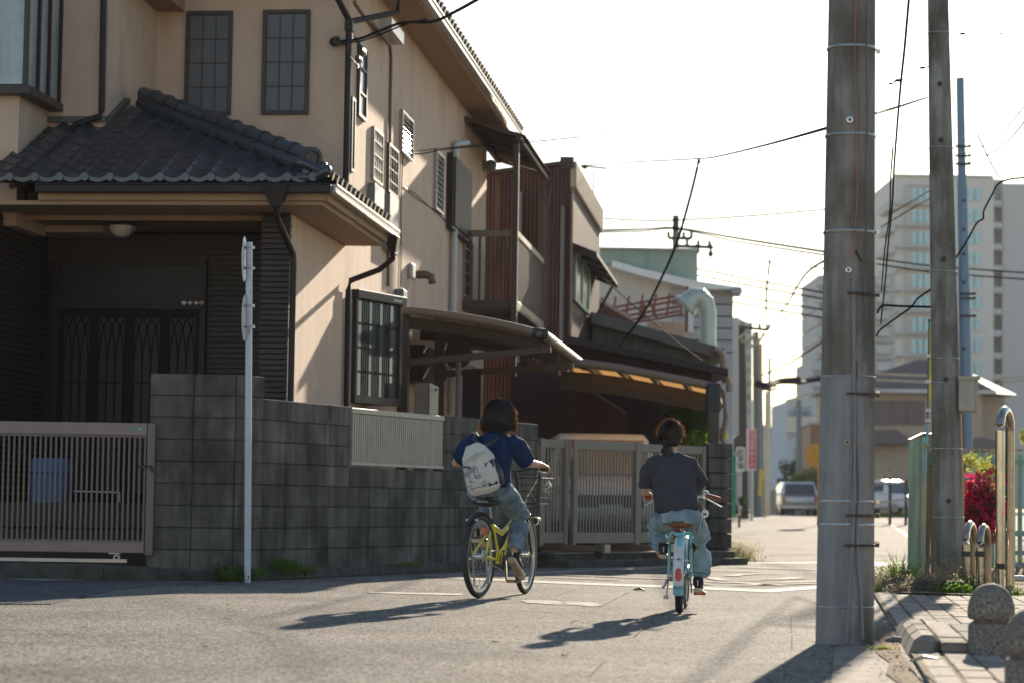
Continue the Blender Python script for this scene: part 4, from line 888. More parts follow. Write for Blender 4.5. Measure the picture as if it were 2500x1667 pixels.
# ------------------------------------------------------------------ cars (local: y is length, nose at y = 0, x width, z up)
def prism_x(poly, x0, x1):                      # side outline (y, z) extruded across the width
    return MB().prism([(x0, y, z) for y, z in poly], (x1-x0, 0, 0))
def car(name, label, loc, rotz, W, L, H, paint, front, group=None, glassm='glassd', kind='hatch'):
    o = thing(name, label, 'car', loc, rotz, group); F = Fr(o); hw = W/2
    if kind == 'van': cab = [(.28*L, .62*H), (.40*L, .97*H), (.45*L, H), (.92*L, .99*H), (.965*L, .94*H), (1.0*L, .60*H)]
    else: cab = [(.24*L, .60*H), (.36*L, .96*H), (.42*L, H), (.84*L, .98*H), (.96*L, .62*H)]
    low = [(0.02*L, .2*H), (0.0, .30*H), (.01*L, .46*H), (.05*L, .53*H), (.26*L, .62*H), (.97*L, .62*H), (1.0*L, .55*H), (1.0*L, .3*H), (.98*L, .18*H), (.5*L, .16*H)]
    # cross sections lofted so that sides tuck in
    def shell(poly, wf):
        m = MB(); n = len(poly); cols_ = [-1, -.93, -.6, 0, .6, .93, 1]; ins = [.90, .985, 1, 1, 1, .985, .90]
        cy = sum(p[0] for p in poly)/n; cz = sum(p[1] for p in poly)/n; vs = []
        for c_, s_ in zip(cols_, ins):
            for (y, z) in poly: vs.append((hw*c_*wf(z), cy+(y-cy)*s_, cz+(z-cz)*s_))
        fs = [(i*n+k, i*n+(k+1) % n, (i+1)*n+(k+1) % n, (i+1)*n+k) for i in range(len(cols_)-1) for k in range(n)]
        fs += [tuple(range(n)), tuple((len(cols_)-1)*n+k for k in range(n))]
        return m.add(vs, fs)
    F.b(shell(low, lambda z: 1.0), 'body', paint, smooth=True, bevel=.02)
    F.b(shell(cab, lambda z: 1-.20*max(0, (z-.6*H)/(.4*H))), 'cabin', paint, smooth=True, bevel=.02)
    def gq(y0, z0, y1, z1, w0, w1, off):
        return MB().hexa([(-w0, y0, z0), (w0, y0, z0), (w0, y0+off*.3, z0-.02), (-w0, y0+off*.3, z0-.02)], [(-w1, y1, z1), (w1, y1, z1), (w1, y1+off*.3, z1-.02), (-w1, y1+off*.3, z1-.02)])
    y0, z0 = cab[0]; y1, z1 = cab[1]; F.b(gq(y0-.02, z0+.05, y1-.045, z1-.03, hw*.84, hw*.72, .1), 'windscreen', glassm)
    y0, z0 = cab[-1]; y1, z1 = cab[-2]; F.b(gq(y0+.02, z0+.05, y1+.03, z1-.03, hw*.82, hw*.74, -.1), 'rear_window', 'glassd')
    for s in (-1, 1):
        for (ya, yb_) in ((.34, .53), (.55, .74), (.76, .88)):
            F.b(MB().hexa([(s*hw*.985, ya*L, .66*H), (s*hw*.985, yb_*L, .66*H), (s*hw*.95, yb_*L, .66*H), (s*hw*.95, ya*L, .66*H)], [(s*hw*.845, ya*L+.05, .92*H), (s*hw*.845, yb_*L-.02, .92*H), (s*hw*.80, yb_*L-.02, .92*H), (s*hw*.80, ya*L+.05, .92*H)]), 'side_window', 'glassd')
        for yw in (.17, .82):
            w_ = F.b(MB().loft([(s*hw*.99, yw*L, .2*H), (s*hw*.80, yw*L, .2*H)], .2*H, 20), 'wheel', 'black')
            F.b(MB().loft([(s*(hw*.995+.005), yw*L, .2*H), (s*hw*.96, yw*L, .2*H)], .13*H, 16), 'rim', 'steel', parent=w_)
        F.b(MB().ball((s*hw*.80, .03, .48*H), (.13, .05, .07), 10, 6), 'headlight', 'headl', smooth=True)
        F.b(MB().box((s*hw*.99, L-.08, .40*H), (s*hw*.80, L+.012, .56*H)), 'tail_light', 'redl', bevel=.01)
        F.b(MB().box((s*(hw+.16), .30*L, .60*H), (s*(hw-.0), .30*L+.06, .68*H)), 'mirror', paint, bevel=.02)
    F.b(MB().box((-hw*.55, -.012, .33*H), (hw*.55, .03, .44*H)), 'grille', 'black', bevel=.01)
    F.b(MB().box((-hw*.9, -.02, .19*H), (hw*.9, .03, .22*H)), 'bumper_slot', 'black')
    F.b(MB().box((-.17, L+.006, .40*H), (.17, L+.02, .50*H)), 'number_plate', 'white'); F.b(MB().box((-.17, -.04, .27*H), (.17, -.021, .36*H)), 'number_plate', 'white')
    F.b(MB().box((-hw*.92, L-.02, .2*H), (hw*.92, L+.03, .30*H)), 'bumper', paint, bevel=.02)
    return o
MT['headl'] = M('headlight_lens', (.5, .5, .5), .1, spec=1); MT['redl'] = M('red_lens', (.4, .01, .02), .15, spec=1)
def paint(n, c, r=.25, mtl=.4): MT[n] = M(n, c, r, var=.04, metal=mtl, spec=.8)
paint('pearl_white_paint', (.72, .78, .85), .3, .1); paint('silver_paint', (.42, .40, .40)); paint('gloss_white_paint', (.7, .72, .75), .25, 0); paint('dark_paint', (.05, .05, .06))
MT['tanglass'] = M('windscreen_painted_reflection', (.33, .24, .16), .2, var=.25, scale=1.5, spec=1)  # carport's reflection painted into the glass colour
cc = at(1490, 1300, 34.2)
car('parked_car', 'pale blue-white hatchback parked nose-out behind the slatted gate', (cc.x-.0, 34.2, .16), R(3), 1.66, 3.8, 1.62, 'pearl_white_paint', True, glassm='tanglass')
cc = at(1950, 1250, 112)
car('silver_minivan', 'silver minivan seen from behind, parked at the far end of the street', (cc.x, 116, g(112)), R(180), 1.72, 4.4, 1.56, 'silver_paint', False, kind='van')
cc = at(2212, 1250, 104)
car('white_car', 'white car parked beyond the rope fence by the tan house', (cc.x+.6, 104, g(104)+.12), R(40), 1.7, 4.0, 1.5, 'gloss_white_paint', True)
cc = at(1778, 1200, 104)
car('dark_car', 'dark car nosing out beside the green post at the left of the street', (cc.x, 108, g(104)), R(180), 1.5, 3.6, 1.5, 'dark_paint', True)
# ------------------------------------------------------------------ buildings further off
wb = thing('white_building', 'white industrial building with a pale green parapet and sloping white fascia', 'building', (at(1600, 900, 62).x, 62, 0))
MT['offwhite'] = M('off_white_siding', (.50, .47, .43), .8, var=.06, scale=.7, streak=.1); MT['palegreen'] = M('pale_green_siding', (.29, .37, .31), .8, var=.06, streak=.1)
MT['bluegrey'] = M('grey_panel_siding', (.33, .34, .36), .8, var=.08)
def poly_wall(pts, Y, th, name, mat, parent, **k): return MB().prism([at(x, y, Y) for x, y in pts], (0, th, 0)).build(name, MT[mat], parent, **k)
poly_wall([(1440, 610), (1490, 640), (1710, 698), (1710, 1200), (1440, 1200)], 62, 8, 'wall', 'offwhite', wb)
poly_wall([(1457, 604), (1703, 608), (1703, 690), (1457, 640)], 61.9, 6, 'parapet', 'palegreen', wb)
poly_wall([(1457, 603), (1703, 607), (1703, 610), (1457, 606)], 61.7, 6, 'parapet_cap', 'white', wb)
poly_wall([(1495, 636), (1560, 655), (1700, 686), (1806, 702), (1806, 707), (1700, 706), (1560, 672), (1495, 652)], 61.4, 2, 'fascia', 'white', wb)
poly_wall([(1640, 700), (1790, 702), (1786, 1200), (1640, 1200)], 61.95, 8, 'grey_wing', 'bluegrey', wb)
for i in range(5):
    y = 742+i*29; MB().bar(at(1642, y, 61.94), at(1787, y+2, 61.94), .02, .03).build('panel_joint', MT['joint'], wb)
for px in (1519, 1580, 1640): MB().bar(at(px, 606, 61.88), at(px, 640+(px-1500)*.25, 61.88), .02, .03).build('panel_joint', MT['palegreen'], wb)
MB().box(at(1788, 700, 61.3), at(1806, 726, 62)).build('gutter_end', MT['bluegrey'], wb, bevel=.05)
# hip roof piece and red pergola
o = MB().prism([at(x, y, 50) for x, y in ((1440, 728), (1462, 735), (1545, 782), (1545, 800), (1440, 790))], (0, 4, 0)).build('maroon_roof', MT['maroon'], None); tag(o, 'small maroon sloping roof beside the red roof frame', 'roof')
MB().bar(at(1452, 727, 49.8), at(1545, 781, 49.8), .1, .06).build('ridge_cap', MT['parap'], o)
pg_ = thing('red_roof_frame', 'rust-red steel rail frame standing on the flat roof in front of the white building', 'frame', (at(1580, 780, 52).x, 52, 0))
MT['redsteel'] = M('rust_red_steel', (.16, .045, .03), .6, var=.3)
for i, (a, b_, c, d) in enumerate(((1497, 752, 1664, 721), (1505, 762, 1664, 733), (1518, 774, 1664, 748), (1530, 783, 1664, 760), (1545, 789, 1668, 768))): MB().bar(at(a, b_, 52+.2*i), at(c, d, 52+.2*i), .045, .05).build('rail', MT['redsteel'], pg_)
for (a, b_, c, d) in ((1572, 742, 1566, 782), (1576, 752, 1572, 780), (1588, 738, 1604, 780)): MB().bar(at(a, b_, 51.9), at(c, d, 51.9), .05, .05).build('strut', MT['redsteel'], pg_)
MB().box(at(1674, 700, 52), at(1679, 812, 52.1)).build('post', MT['redsteel'], pg_); MB().box(at(1680, 702, 52), at(1692, 812, 52.1)).build('post', MT['white'], pg_)
for i in range(7): MB().bar(at(1470+i*33, 727-2*i, 54.5), at(1462+i*33, 775, 54.5), .05, .05).build('rusty_rafter', MT['redsteel'], pg_)
poly_wall([(1580, 784), (1690, 790), (1690, 1000), (1580, 1000)], 53, 1, 'base', 'parap', pg_)
# big duct
du = thing('roof_duct', 'fat pale green exhaust duct bending over above the sheds', 'duct', (at(1727, 820, 49).x, 49, 0))
MT['duct'] = M('pale_green_duct', (.50, .54, .46), .35, var=.12, metal=.1)
pts = [at(1728, y, 49) for y in (870, 790, 760)]+[at(1722, 738, 49), at(1710, 726, 49), at(1694, 726, 49), at(1682, 738, 49)]
MB().loft(pts, [.172]*3+[.178, .19, .20, .215], 16, up=Vector((0, 1, 0))).build('pipe', MT['duct'], du, smooth=True)
MB().loft([at(1682, 738, 49), at(1672, 748, 49)], [.215, .29], 16, up=Vector((0, 1, 0))).build('hood', MT['duct'], du, smooth=True)
for yy in (765, 800): MB().ring(at(1728, yy, 49), (0, 0, 1), .155, .012, 18, 5).build('seam', MT['duct'], du)
# left side of the far street
bl_ = thing('pale_street_building', 'pale grey narrow building on the left of the far street', 'building', (at(1800, 1000, 85).x, 85, 0))
poly_wall([(1770, 778), (1800, 775), (1812, 782), (1836, 792), (1836, 1240), (1770, 1240)], 95, 10, 'wall', 'offwhite', bl_)
poly_wall([(1760, 775), (1783, 782), (1783, 1240), (1760, 1240)], 80, 8, 'side_wall', 'offwhite', bl_)
MT['winblue'] = M('sky_tinted_window', (.13, .2, .25), .1, spec=1)  # mirrored sky put into the blue base colour
for i in range(7): 
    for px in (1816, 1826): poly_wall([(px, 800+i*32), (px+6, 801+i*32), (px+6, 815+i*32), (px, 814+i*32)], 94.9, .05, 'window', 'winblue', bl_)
st2 = thing('shuttered_shop', 'low grey shop with a dark canopy beside the street signs', 'shop', (at(1800, 1200, 80).x, 76, 0))
poly_wall([(1786, 1070), (1812, 1070), (1812, 1242), (1786, 1242)], 76, 6, 'wall', 'bluegrey', st2)
poly_wall([(1786, 1075), (1800, 1062), (1818, 1072), (1818, 1084), (1790, 1098)], 75, 3, 'canopy', 'trim', st2)
poly_wall([(1812, 1150), (1850, 1150), (1850, 1242), (1812, 1242)], 92, 6, 'low_wall', 'bluegrey', st2)
MT['signred'] = M('faded_red_sign', (.62, .06, .09), .5); MT['signyel'] = M('yellow_banner', (.70, .50, .08), .6); MT['signw'] = M('white_sign', (.62, .6, .6), .5)
def text(parent, body, size, loc, mat, rot=(math.pi/2, 0, 0), name='lettering', ext=.002, spacing=1, align='CENTER'):
    c = bpy.data.curves.new(name, 'FONT'); c.body = body; c.size = size; c.align_x = align; c.align_y = 'CENTER'; c.extrude = ext; c.space_line = spacing; c.resolution_u = 2
    t = bpy.data.objects.new(name, c); me = bpy.data.meshes.new_from_object(t); bpy.data.objects.remove(t); me.materials.clear(); me.materials.append(MT[mat])
    o = bpy.data.objects.new(name, me); COL.objects.link(o); o.location = loc; o.rotation_euler = rot
    if parent: 
        o.parent = parent; o.location = wmat(parent).inverted() @ Vector(loc)
        o.rotation_euler.z = rot[2]-parent.rotation_euler.z if parent.type == 'EMPTY' else rot[2]
    return o
sg = thing('red_shop_sign', 'tall upright red shop sign with white lettering on the left of the far street', 'sign', (at(1834, 1200, 74).x, 74, 0))
MB().box(at(1824, 1046, 74), at(1845, 1147, 74.15)).build('frame', MT['signw'], sg); MB().box(at(1829, 1048, 73.97), at(1844, 1143, 73.999)).build('board', MT['signred'], sg)
MB().tube([(at(1838, 1200, 74).x, 74.3, g(74)), (at(1838, 1200, 74).x, 74.3, 4)], .04, 8).build('post', MT['steel'], sg)
text(sg, '\n'.join('居酒屋宴会'), .17, tuple(at(1836.5, 1078, 73.96)), 'signw', spacing=1.0); text(sg, '\n'.join('ご予約'), .15, tuple(at(1836.5, 1123, 73.96)), 'signw', spacing=1.0)
sg = thing('white_shop_sign', 'upright white shop sign with dark characters left of the red sign', 'sign', (at(1807, 1200, 72).x, 72, 0))
MB().box(at(1799, 1090, 72), at(1818, 1150, 72.12)).build('board', MT['signw'], sg); text(sg, '\n'.join('駐車場'), .2, tuple(at(1808, 1120, 71.98)), 'cable', spacing=1.05)
MB().tube([(at(1808, 1200, 72).x, 72.2, g(72)), (at(1808, 1200, 72).x, 72.2, 2.2)], .03, 8).build('post', MT['steel'], sg)
sg = thing('yellow_banner_flag', 'yellow upright banner flag on the left of the far street', 'banner', (at(1858, 1240, 82).x, 82, g(82)))
MB().hexa([at(1851, 1208, 82), at(1861, 1212, 82), at(1861, 1212, 82.03), at(1851, 1208, 82.03)], [at(1854, 1143, 82), at(1866, 1144, 82), at(1866, 1144, 82.03), at(1854, 1143, 82.03)]).build('cloth', MT['signyel'], sg)
MB().tube([(at(1867, 1200, 82).x, 82, g(82)), at(1867, 1140, 82)], .02, 6).build('pole', MT['steel'], sg)
sg = thing('green_post', 'bright green upright post at the edge of the far pavement', 'post', (at(1792, 1200, 60).x, 60, g(60)))
MT['brightg'] = M('bright_green_paint', (.03, .26, .13), .5)
MB().box(at(1789, 1095, 60), at(1795, 1262, 60.1)).build('shaft', MT['brightg'], sg); MB().box(at(1778, 1070, 60.1), at(1789, 1262, 60.2)).build('backing', MT['pipew'], sg)
MB().box(at(1787, 1102, 59.9), at(1804, 1112, 60.1)).build('bracket', MT['pale'], sg)
# dark yard wall, shrubs, white house, tan houses
yw = thing('dark_yard_wall', 'dark brown-grey yard wall behind the silver minivan', 'wall', (at(1930, 1240, 122).x, 122, 0))
poly_wall([(1897, 1166), (2000, 1172), (2000, 1256), (1897, 1256)], 124, .4, 'wall', 'trim', yw)
poly_wall([(1870, 1195), (1896, 1195), (1896, 1256), (1870, 1256)], 108, 3, 'end_block', 'parap', yw)
wh_ = thing('pale_blue_house', 'two-storey pale blue house with a shallow green roof at the end of the street', 'house', (at(1960, 1200, 150).x, 150, 0))
MT['paleblue'] = M('pale_blue_render', (.42, .48, .55), .8, var=.05)
poly_wall([(1922, 978), (1990, 962), (2075, 985), (2075, 1250), (1922, 1250)], 150, 9, 'wall', 'paleblue', wh_)
MB().bar(at(1918, 978, 149.7), at(1990, 958, 149.7), .4, .15).bar(at(1990, 958, 149.7), at(2080, 984, 149.7), .4, .15).build('roof_edge', MT['palegreen'], wh_)
for (a, b_, c, d) in ((1938, 990, 1980, 1032), (1940, 1092, 1980, 1128), (1925, 1000, 1936, 1030)):
    f = poly_wall([(a, b_), (c, b_), (c, d), (a, d)], 149.9, .1, 'window', 'bluegrey', wh_)
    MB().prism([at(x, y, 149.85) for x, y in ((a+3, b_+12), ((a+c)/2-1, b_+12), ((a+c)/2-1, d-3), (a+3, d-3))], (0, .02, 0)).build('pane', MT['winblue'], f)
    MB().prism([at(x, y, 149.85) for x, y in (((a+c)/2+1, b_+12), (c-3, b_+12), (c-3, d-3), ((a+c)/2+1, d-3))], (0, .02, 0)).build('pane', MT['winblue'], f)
MB().bar(at(1920, 1035, 149.2), at(1998, 1037, 149.2), .5, 1.0).build('balcony', MT['offwhite'], wh_)
oth = thing('salmon_house', 'salmon-walled low house just behind the large near pole', 'house', (at(1990, 1200, 90).x, 128, 0))
poly_wall([(1978, 1034), (2030, 1034), (2030, 1245), (1978, 1245)], 128, 5, 'wall', 'soffit', oth); poly_wall([(1974, 1030), (2034, 1030), (2034, 1036), (1974, 1036)], 127.8, 5, 'roof_edge', 'offwhite', oth)
gh = thing('grey_far_block', 'hazy grey blocks at the very end of the street', 'building', (at(1880, 1100, 190).x, 190, 0))
poly_wall([(1836, 1030), (1905, 1045), (1905, 1240), (1836, 1240)], 190, 10, 'wall', 'bluegrey', gh); poly_wall([(1862, 1065), (1880, 1062), (1912, 1070), (1912, 1240), (1862, 1240)], 165, 10, 'front_block', 'offwhite', gh)
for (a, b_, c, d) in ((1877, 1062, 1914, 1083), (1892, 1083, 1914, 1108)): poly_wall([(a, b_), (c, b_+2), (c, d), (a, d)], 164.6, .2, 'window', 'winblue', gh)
# ---------------- tan house
tn = thing('tan_house', 'tan two-storey house with purple-brown hipped tile roof and closed shutters', 'house', (at(2250, 1200, 125).x, 125, 0))
MT['tan'] = M('tan_render', (.42, .32, .24), .85, var=.05, scale=.6); MT['purp'] = M('purple_brown_roof_tile', (.12, .085, .09), .6, var=.2, scale=1.2); MT['shut'] = M('purple_grey_shutter', (.16, .10, .105), .6)
poly_wall([(2040, 950), (2398, 955), (2398, 1250), (2040, 1250)], 125, 8, 'wall', 'tan', tn)
poly_wall([(2398, 965), (2452, 968), (2452, 1250), (2398, 1250)], 128, 5, 'rear_wall', 'tan', tn)
m = MB()
eL, eR = at(2030, 948, 124.2), at(2430, 953, 124.2); pk = at(2243, 876, 129); pk2 = pk+Vector((1.0, 0, 0)); bL, bR = eL+Vector((0, 10, 0)), eR+Vector((0, 10, 0))
m.add([eL, eR, bR, bL, pk, pk2], [(0, 1, 5, 4), (1, 2, 5), (2, 3, 4, 5), (3, 0, 4), (0, 3, 2, 1)])
m.build('roof', MT['purp'], tn)
for i in range(11):
    t = i/11; MB().bar(eL+(pk-eL)*t+Vector((0, -.03, .0)), eR+(pk2-eR)*t+Vector((0, -.03, 0)), .05, .06).build('tile_course', MT['purp'], tn)
MB().bar(at(2030, 951, 124.1), at(2432, 956, 124.1), .15, .2).build('gutter', MT['offwhite'], tn)
m = MB(); e1, e2 = at(2385, 957, 126.5), at(2484, 963, 126.5); p3 = at(2375, 912, 131); m.add([e1, e2, e2+Vector((0, 8, 0)), e1+Vector((0, 8, 0)), p3], [(0, 1, 4), (1, 2, 4), (2, 3, 4), (3, 0, 4), (0, 3, 2, 1)]); m.build('side_roof', MT['purp'], tn)
for (a, c) in ((2120, 2170), (2175, 2212), (2214, 2256)):
    s_ = MB().box(at(a, 977, 124.9), at(c, 1037, 125)).build('shutter', MT['shut'], tn)
    m = MB()
    for k in range(12): m.bar(at(a, 980+5*k, 124.88), at(c, 980+5*k, 124.88), .02, .05)
    m.build('shutter_slats', MT['shut'], s_)
poly_wall([(2040, 1048), (2190, 1048), (2236, 1082), (2040, 1082)], 123.5, 1.4, 'porch_roof', 'purp', tn); poly_wall([(2365, 1078), (2398, 1066), (2452, 1078), (2452, 1100), (2365, 1100)], 123.5, 2, 'porch_roof', 'purp', tn)
poly_wall([(2120, 1126), (2186, 1126), (2186, 1250), (2120, 1250)], 124.9, .1, 'door', 'rust', tn); poly_wall([(2386, 1090), (2398, 1090), (2398, 1250), (2386, 1250)], 124.9, .1, 'window', 'bluegrey', tn)
# ---------------- tower block
tw = thing('apartment_tower', 'tall hazy beige apartment tower with stacked balconies and blue windows', 'apartment block', (at(2300, 1200, 330).x, 330, 0))
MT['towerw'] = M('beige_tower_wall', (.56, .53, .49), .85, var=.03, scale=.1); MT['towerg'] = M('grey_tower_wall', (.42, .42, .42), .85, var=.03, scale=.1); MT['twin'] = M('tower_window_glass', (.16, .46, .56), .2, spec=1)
TY = 330
def tb(px0, py0, px1, py1, Y0, Y1, name, mat, parent=tw):
    a = at(px0, py0, Y0); b_ = at(px1, py1, Y0); return MB().box((a.x, Y0, b_.z), (b_.x, Y1, a.z)).build(name, MT[mat], parent)
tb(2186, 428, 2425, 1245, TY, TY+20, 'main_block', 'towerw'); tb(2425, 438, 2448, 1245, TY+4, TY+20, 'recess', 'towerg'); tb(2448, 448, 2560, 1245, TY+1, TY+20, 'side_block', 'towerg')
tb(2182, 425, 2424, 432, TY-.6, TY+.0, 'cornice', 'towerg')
wm = None
for k in range(14):
    y = 460+52.8*k
    for px in (2227, 2243, 2258, 2366, 2382):
        a = at(px, y, TY-.3); b_ = at(px+9, y+30, TY-.3)
        if wm is None:
            wdt = b_.x-a.x; hgt = a.z-b_.z
            wm = MB().box((0, 0, 0), (wdt, .25, hgt*.55)).box((0, 0, hgt*.66), (wdt, .25, hgt)).mesh('window', MT['twin']); fm = MB().box((-.12, .1, hgt*.56), (wdt+.12, .3, hgt*.65)).box((-.15, .1, -.2), (wdt+.15, .3, -.05)).mesh('sill', MT['towerw'])
        piece('window', wm, tw, (a.x-tw.location.x, -.3, b_.z)); piece('sill', fm, tw, (a.x-tw.location.x, -.3, b_.z))
    ys = y-16+52; tb(2176, ys, 2278, ys+4, TY-1.2, TY, 'floor_ledge', 'towerg')
    tb(2210, y-8, 2213, y+36, TY-.5, TY, 'pier', 'towerg'); tb(2212, y-9, 2300, y-5, TY-.5, TY, 'lintel', 'towerg')
    tb(2425, y+30, 2446, y+42, TY+.5, TY+4, 'balcony', 'offwhite'); tb(2425, y+42, 2448, y+45, TY+.3, TY+4, 'balcony_slab', 'towerg')
    tb(2168-(k % 3 == 2)*4, y+32, 2186, y+52, TY-1, TY+8, 'side_balcony', 'towerg')
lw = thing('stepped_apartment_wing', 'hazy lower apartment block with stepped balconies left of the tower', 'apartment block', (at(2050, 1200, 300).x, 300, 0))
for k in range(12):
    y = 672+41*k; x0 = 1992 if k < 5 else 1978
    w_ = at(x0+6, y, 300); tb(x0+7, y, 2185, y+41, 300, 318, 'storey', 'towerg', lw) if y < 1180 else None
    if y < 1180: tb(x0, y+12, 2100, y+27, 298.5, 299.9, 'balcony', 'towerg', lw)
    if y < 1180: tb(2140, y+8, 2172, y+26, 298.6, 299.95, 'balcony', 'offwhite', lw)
# ------------------------------------------------------------------ right side: pavement, kerb, poles, plants
kd = Vector((math.sin(R(7.3)), math.cos(R(7.3)), 0)); kn = Vector((kd.y, -kd.x, 0)); K0 = Vector((1.73, 9.9, 0))
def kp(t, n, z=0): return K0+kd*t+kn*n+Vector((0, 0, z))
MT['kerb'] = M('rough_kerb_concrete', (.33, .30, .26), .95, var=.2, scale=9, bump=.006, bscale=140, rv=.1, dirt=((.13, .11, .09), 8, .52, .75), spec=.1)
MT['paver'] = M('worn_pavement_block', (.27, .235, .20), .95, var=.2, scale=10, bump=.004, bscale=140, rv=.16, dirt=((.12, .10, .08), 7, .5, .75), spec=.1)
MT['soil'] = M('sandy_soil', (.20, .155, .10), .98, var=.4, scale=14, bump=.01, bscale=60, dirt=((.06, .06, .03), 9, .5, .7), spec=.05)
MT['gutterc'] = M('gutter_concrete', (.26, .235, .20), .95, var=.25, scale=6, bump=.004, dirt=((.14, .11, .08), 5, .45, .7), spec=.1)
bed = MB()
n = 12
struct(MB().add([kp(-3, .0, .001+.028), kp(12, 0, .029), kp(12, 9, .029), kp(-3, 9, .029)], [(0, 1, 2, 3)]), 'pavement_bed', MT['soil'])
pav = MB().box((0, 0, 0), (.13, .44, .05)).mesh('paver', MT['paver'], bevel=.006)
pave = thing('pavement', None, None, K0, -R(7.3)); pave['kind'] = 'structure'
def ramp(t):                      # the raised end of the pavement nearest the camera
    return 0.0
cnt = 0
for r in range(-4, 24):
    for c in range(26):
        if cnt > 290 and True: break
        px_x = .152+c*.138; y = r*.45+(.22 if c % 2 else 0)
        p = kp(y, px_x); u = 1250+FPX*p.x/max(p.y, 1)
        if u > 2650 or p.y > 20.6 or p.y < 8.5: continue
        z = -.012+(.05 if 2.2 < y < 4.2 and c < 3 else 0)+rnd.uniform(-.003, .003)
        piece('paver', pav, pave, (px_x, y, z), (0, 0, rnd.uniform(-.01, .01))); cnt += 1
kb = MB().hexa([(-.02, 0, -.05), (.15, 0, -.05), (.15, .59, -.05), (-.02, .59, -.05)], [(.02, 0, .02), (.145, 0, .02), (.145, .59, .02), (.02, .59, .02)]).mesh('kerb_stone', MT['kerb'], bevel=.014)
kb2 = MB().hexa([(-.03, 0, -.05), (.15, 0, -.05), (.15, .59, -.05), (-.03, .59, -.05)], [(.03, 0, .10), (.145, 0, .10), (.145, .59, .10), (.03, .59, .10)]).mesh('kerb_stone', MT['kerb'], bevel=.03)
kt = MB().hexa([(-.03, 0, -.05), (.16, 0, -.05), (.16, .55, -.05), (-.03, .55, -.05)], [(.03, 0, .10), (.155, 0, .10), (.15, .55, .035), (.02, .55, .035)]).mesh('kerb_stone', MT['kerb'], bevel=.02)
y = -1.2
while y < 11:
    me = kb if y > 4.3 or y < 2.2 else (kt if y > 3.65 else kb2)
    piece('kerb_stone', me, pave, (0, y, .012), (0, 0, 0)); y += .6
# gutter strip in front of the kerb with soil and grit
struct(MB().add([kp(-1, -.42, .005), kp(10, -.30, .005), kp(10, .0, .005), kp(-1, 0, .005)], [(0, 1, 2, 3)]), 'gutter_strip', MT['gutterc'])
def blob(pts, z, name, mat): struct(MB().quad(*[kp(t, n_, z) for t, n_ in pts]), name, MT[mat])
blob([(-.5, -.02), (.6, -.03), (1.4, -.02), (2.4, -.04), (3.4, -.02), (4.6, -.05), (5.6, -.03), (5.3, -.10), (4.2, -.14), (3.4, -.12), (2.6, -.17), (1.8, -.12), (1.0, -.16), (.2, -.11), (-.5, -.09)], .011, 'gutter_soil', 'soil')
struct(MB().add([gp(1980, 1562, .0065), gp(2140, 1562, .0065), gp(2160, 1575, .0065), gp(2140, 1604, .0065), gp(2075, 1600, .0065), gp(2070, 1580, .0065)], [(0, 1, 2, 3, 4, 5)]), 'concrete_slab_edge', MT['gutterc'])
m = MB()
for i in range(420):
    t = rnd.uniform(-.6, 6.5); n_ = rnd.gauss(-.09, .08); s = rnd.uniform(.003, .011); c = kp(t, n_, .008+s*.4)
    m.add([c+Vector((rnd.uniform(-s, s), rnd.uniform(-s, s), rnd.uniform(0, s))) for _ in range(4)], [(0, 1, 2), (0, 2, 3), (0, 3, 1), (1, 3, 2)])
MT['grit'] = M('grit', (.10, .085, .065), .95, rv=.2, var=.5, scale=40)
m.build('gutter_grit', MT['grit'], None, kind='stuff'); tag(bpy.data.objects['gutter_grit'], 'loose grit and dry bits along the kerb', 'grit')
def rock(name, px, py, s, label, mat='conc'):
    c = gp(px, py); m = MB().ball((0, 0, 0), (s*1.5, s, s*.6), 10, 6)
    for v in m.v: v *= 1+.18*noise.noise(v*30)
    m.v = [v+c+Vector((0, 0, s*.3)) for v in m.v]; tag(m.build(name, MT[mat], None, smooth=True), label, 'stone')
rock('stone', 2191, 1570, .045, 'flat grey stone lying against the raised kerb'); rock('pebble', 2163, 1519, .014, 'small white pebble in the gutter beside the large pole', 'white'); rock('pebble', 2045, 1441, .0, 'x') if 0 else None
c0, c1 = gp(2222, 1612, .04), gp(2290, 1607, .11)
tag(MB().tube([c0, (c0+c1)/2+Vector((0, 0, .012)), c1], [.006, .009, .005], 6).build('stick', MT['pale'], None, smooth=True), 'pale dry stick lying across the kerb stones', 'stick')
c0, c1 = gp(1548, 1438, .006), gp(1577, 1441, .006)
tag(MB().tube([c0, (c0+c1)/2+Vector((0, 0, .012)), c1], [.006, .011, .004], 5).build('stick', MT['cable'], None), 'short dark twig lying on the road left of the blue bicycle', 'stick')
# ---------------- poles
MT['pole'] = M('weathered_pole_concrete', (.26, .25, .23), .92, var=.2, scale=4, bump=.004, bscale=90, streak=.6, dirt=((.09, .075, .05), 2.8, .46, .70), spec=.15)
MT['sleeve'] = M('grey_blue_pole_sleeve', (.25, .255, .26), .65, var=.14, scale=5, streak=.35, bump=.001, bscale=40, dirt=((.11, .10, .085), 4.5, .56, .74))
MT['bandm'] = M('steel_band', (.5, .5, .48), .25, metal=.9, var=.2)
def vpole(o, px0, py0, Y, px1, py1, r0, r1, mat, name='shaft', zb=None, n=28):
    a = at(px0, py0, Y); b_ = at(px1, py1, Y); a.z = zb if zb is not None else a.z
    d = (b_-a); b_ = a+d*1.15 if py1 <= 0 else b_
    MB().loft([a+(b_-a)*i/6 for i in range(7)], [r0+(r1-r0)*i/6 for i in range(7)], n).build(name, MT[mat], o, smooth=True); return a, b_
bpY = 13.35
big = thing('near_utility_pole', 'huge near concrete utility pole with grey sleeve, conduits and steel bands', 'utility pole', (at(2063, 1572, bpY).x, bpY, 0))
A, B = vpole(big, 2063, 1570, bpY, 2080, 0, .159, .126, 'pole', zb=-.02)
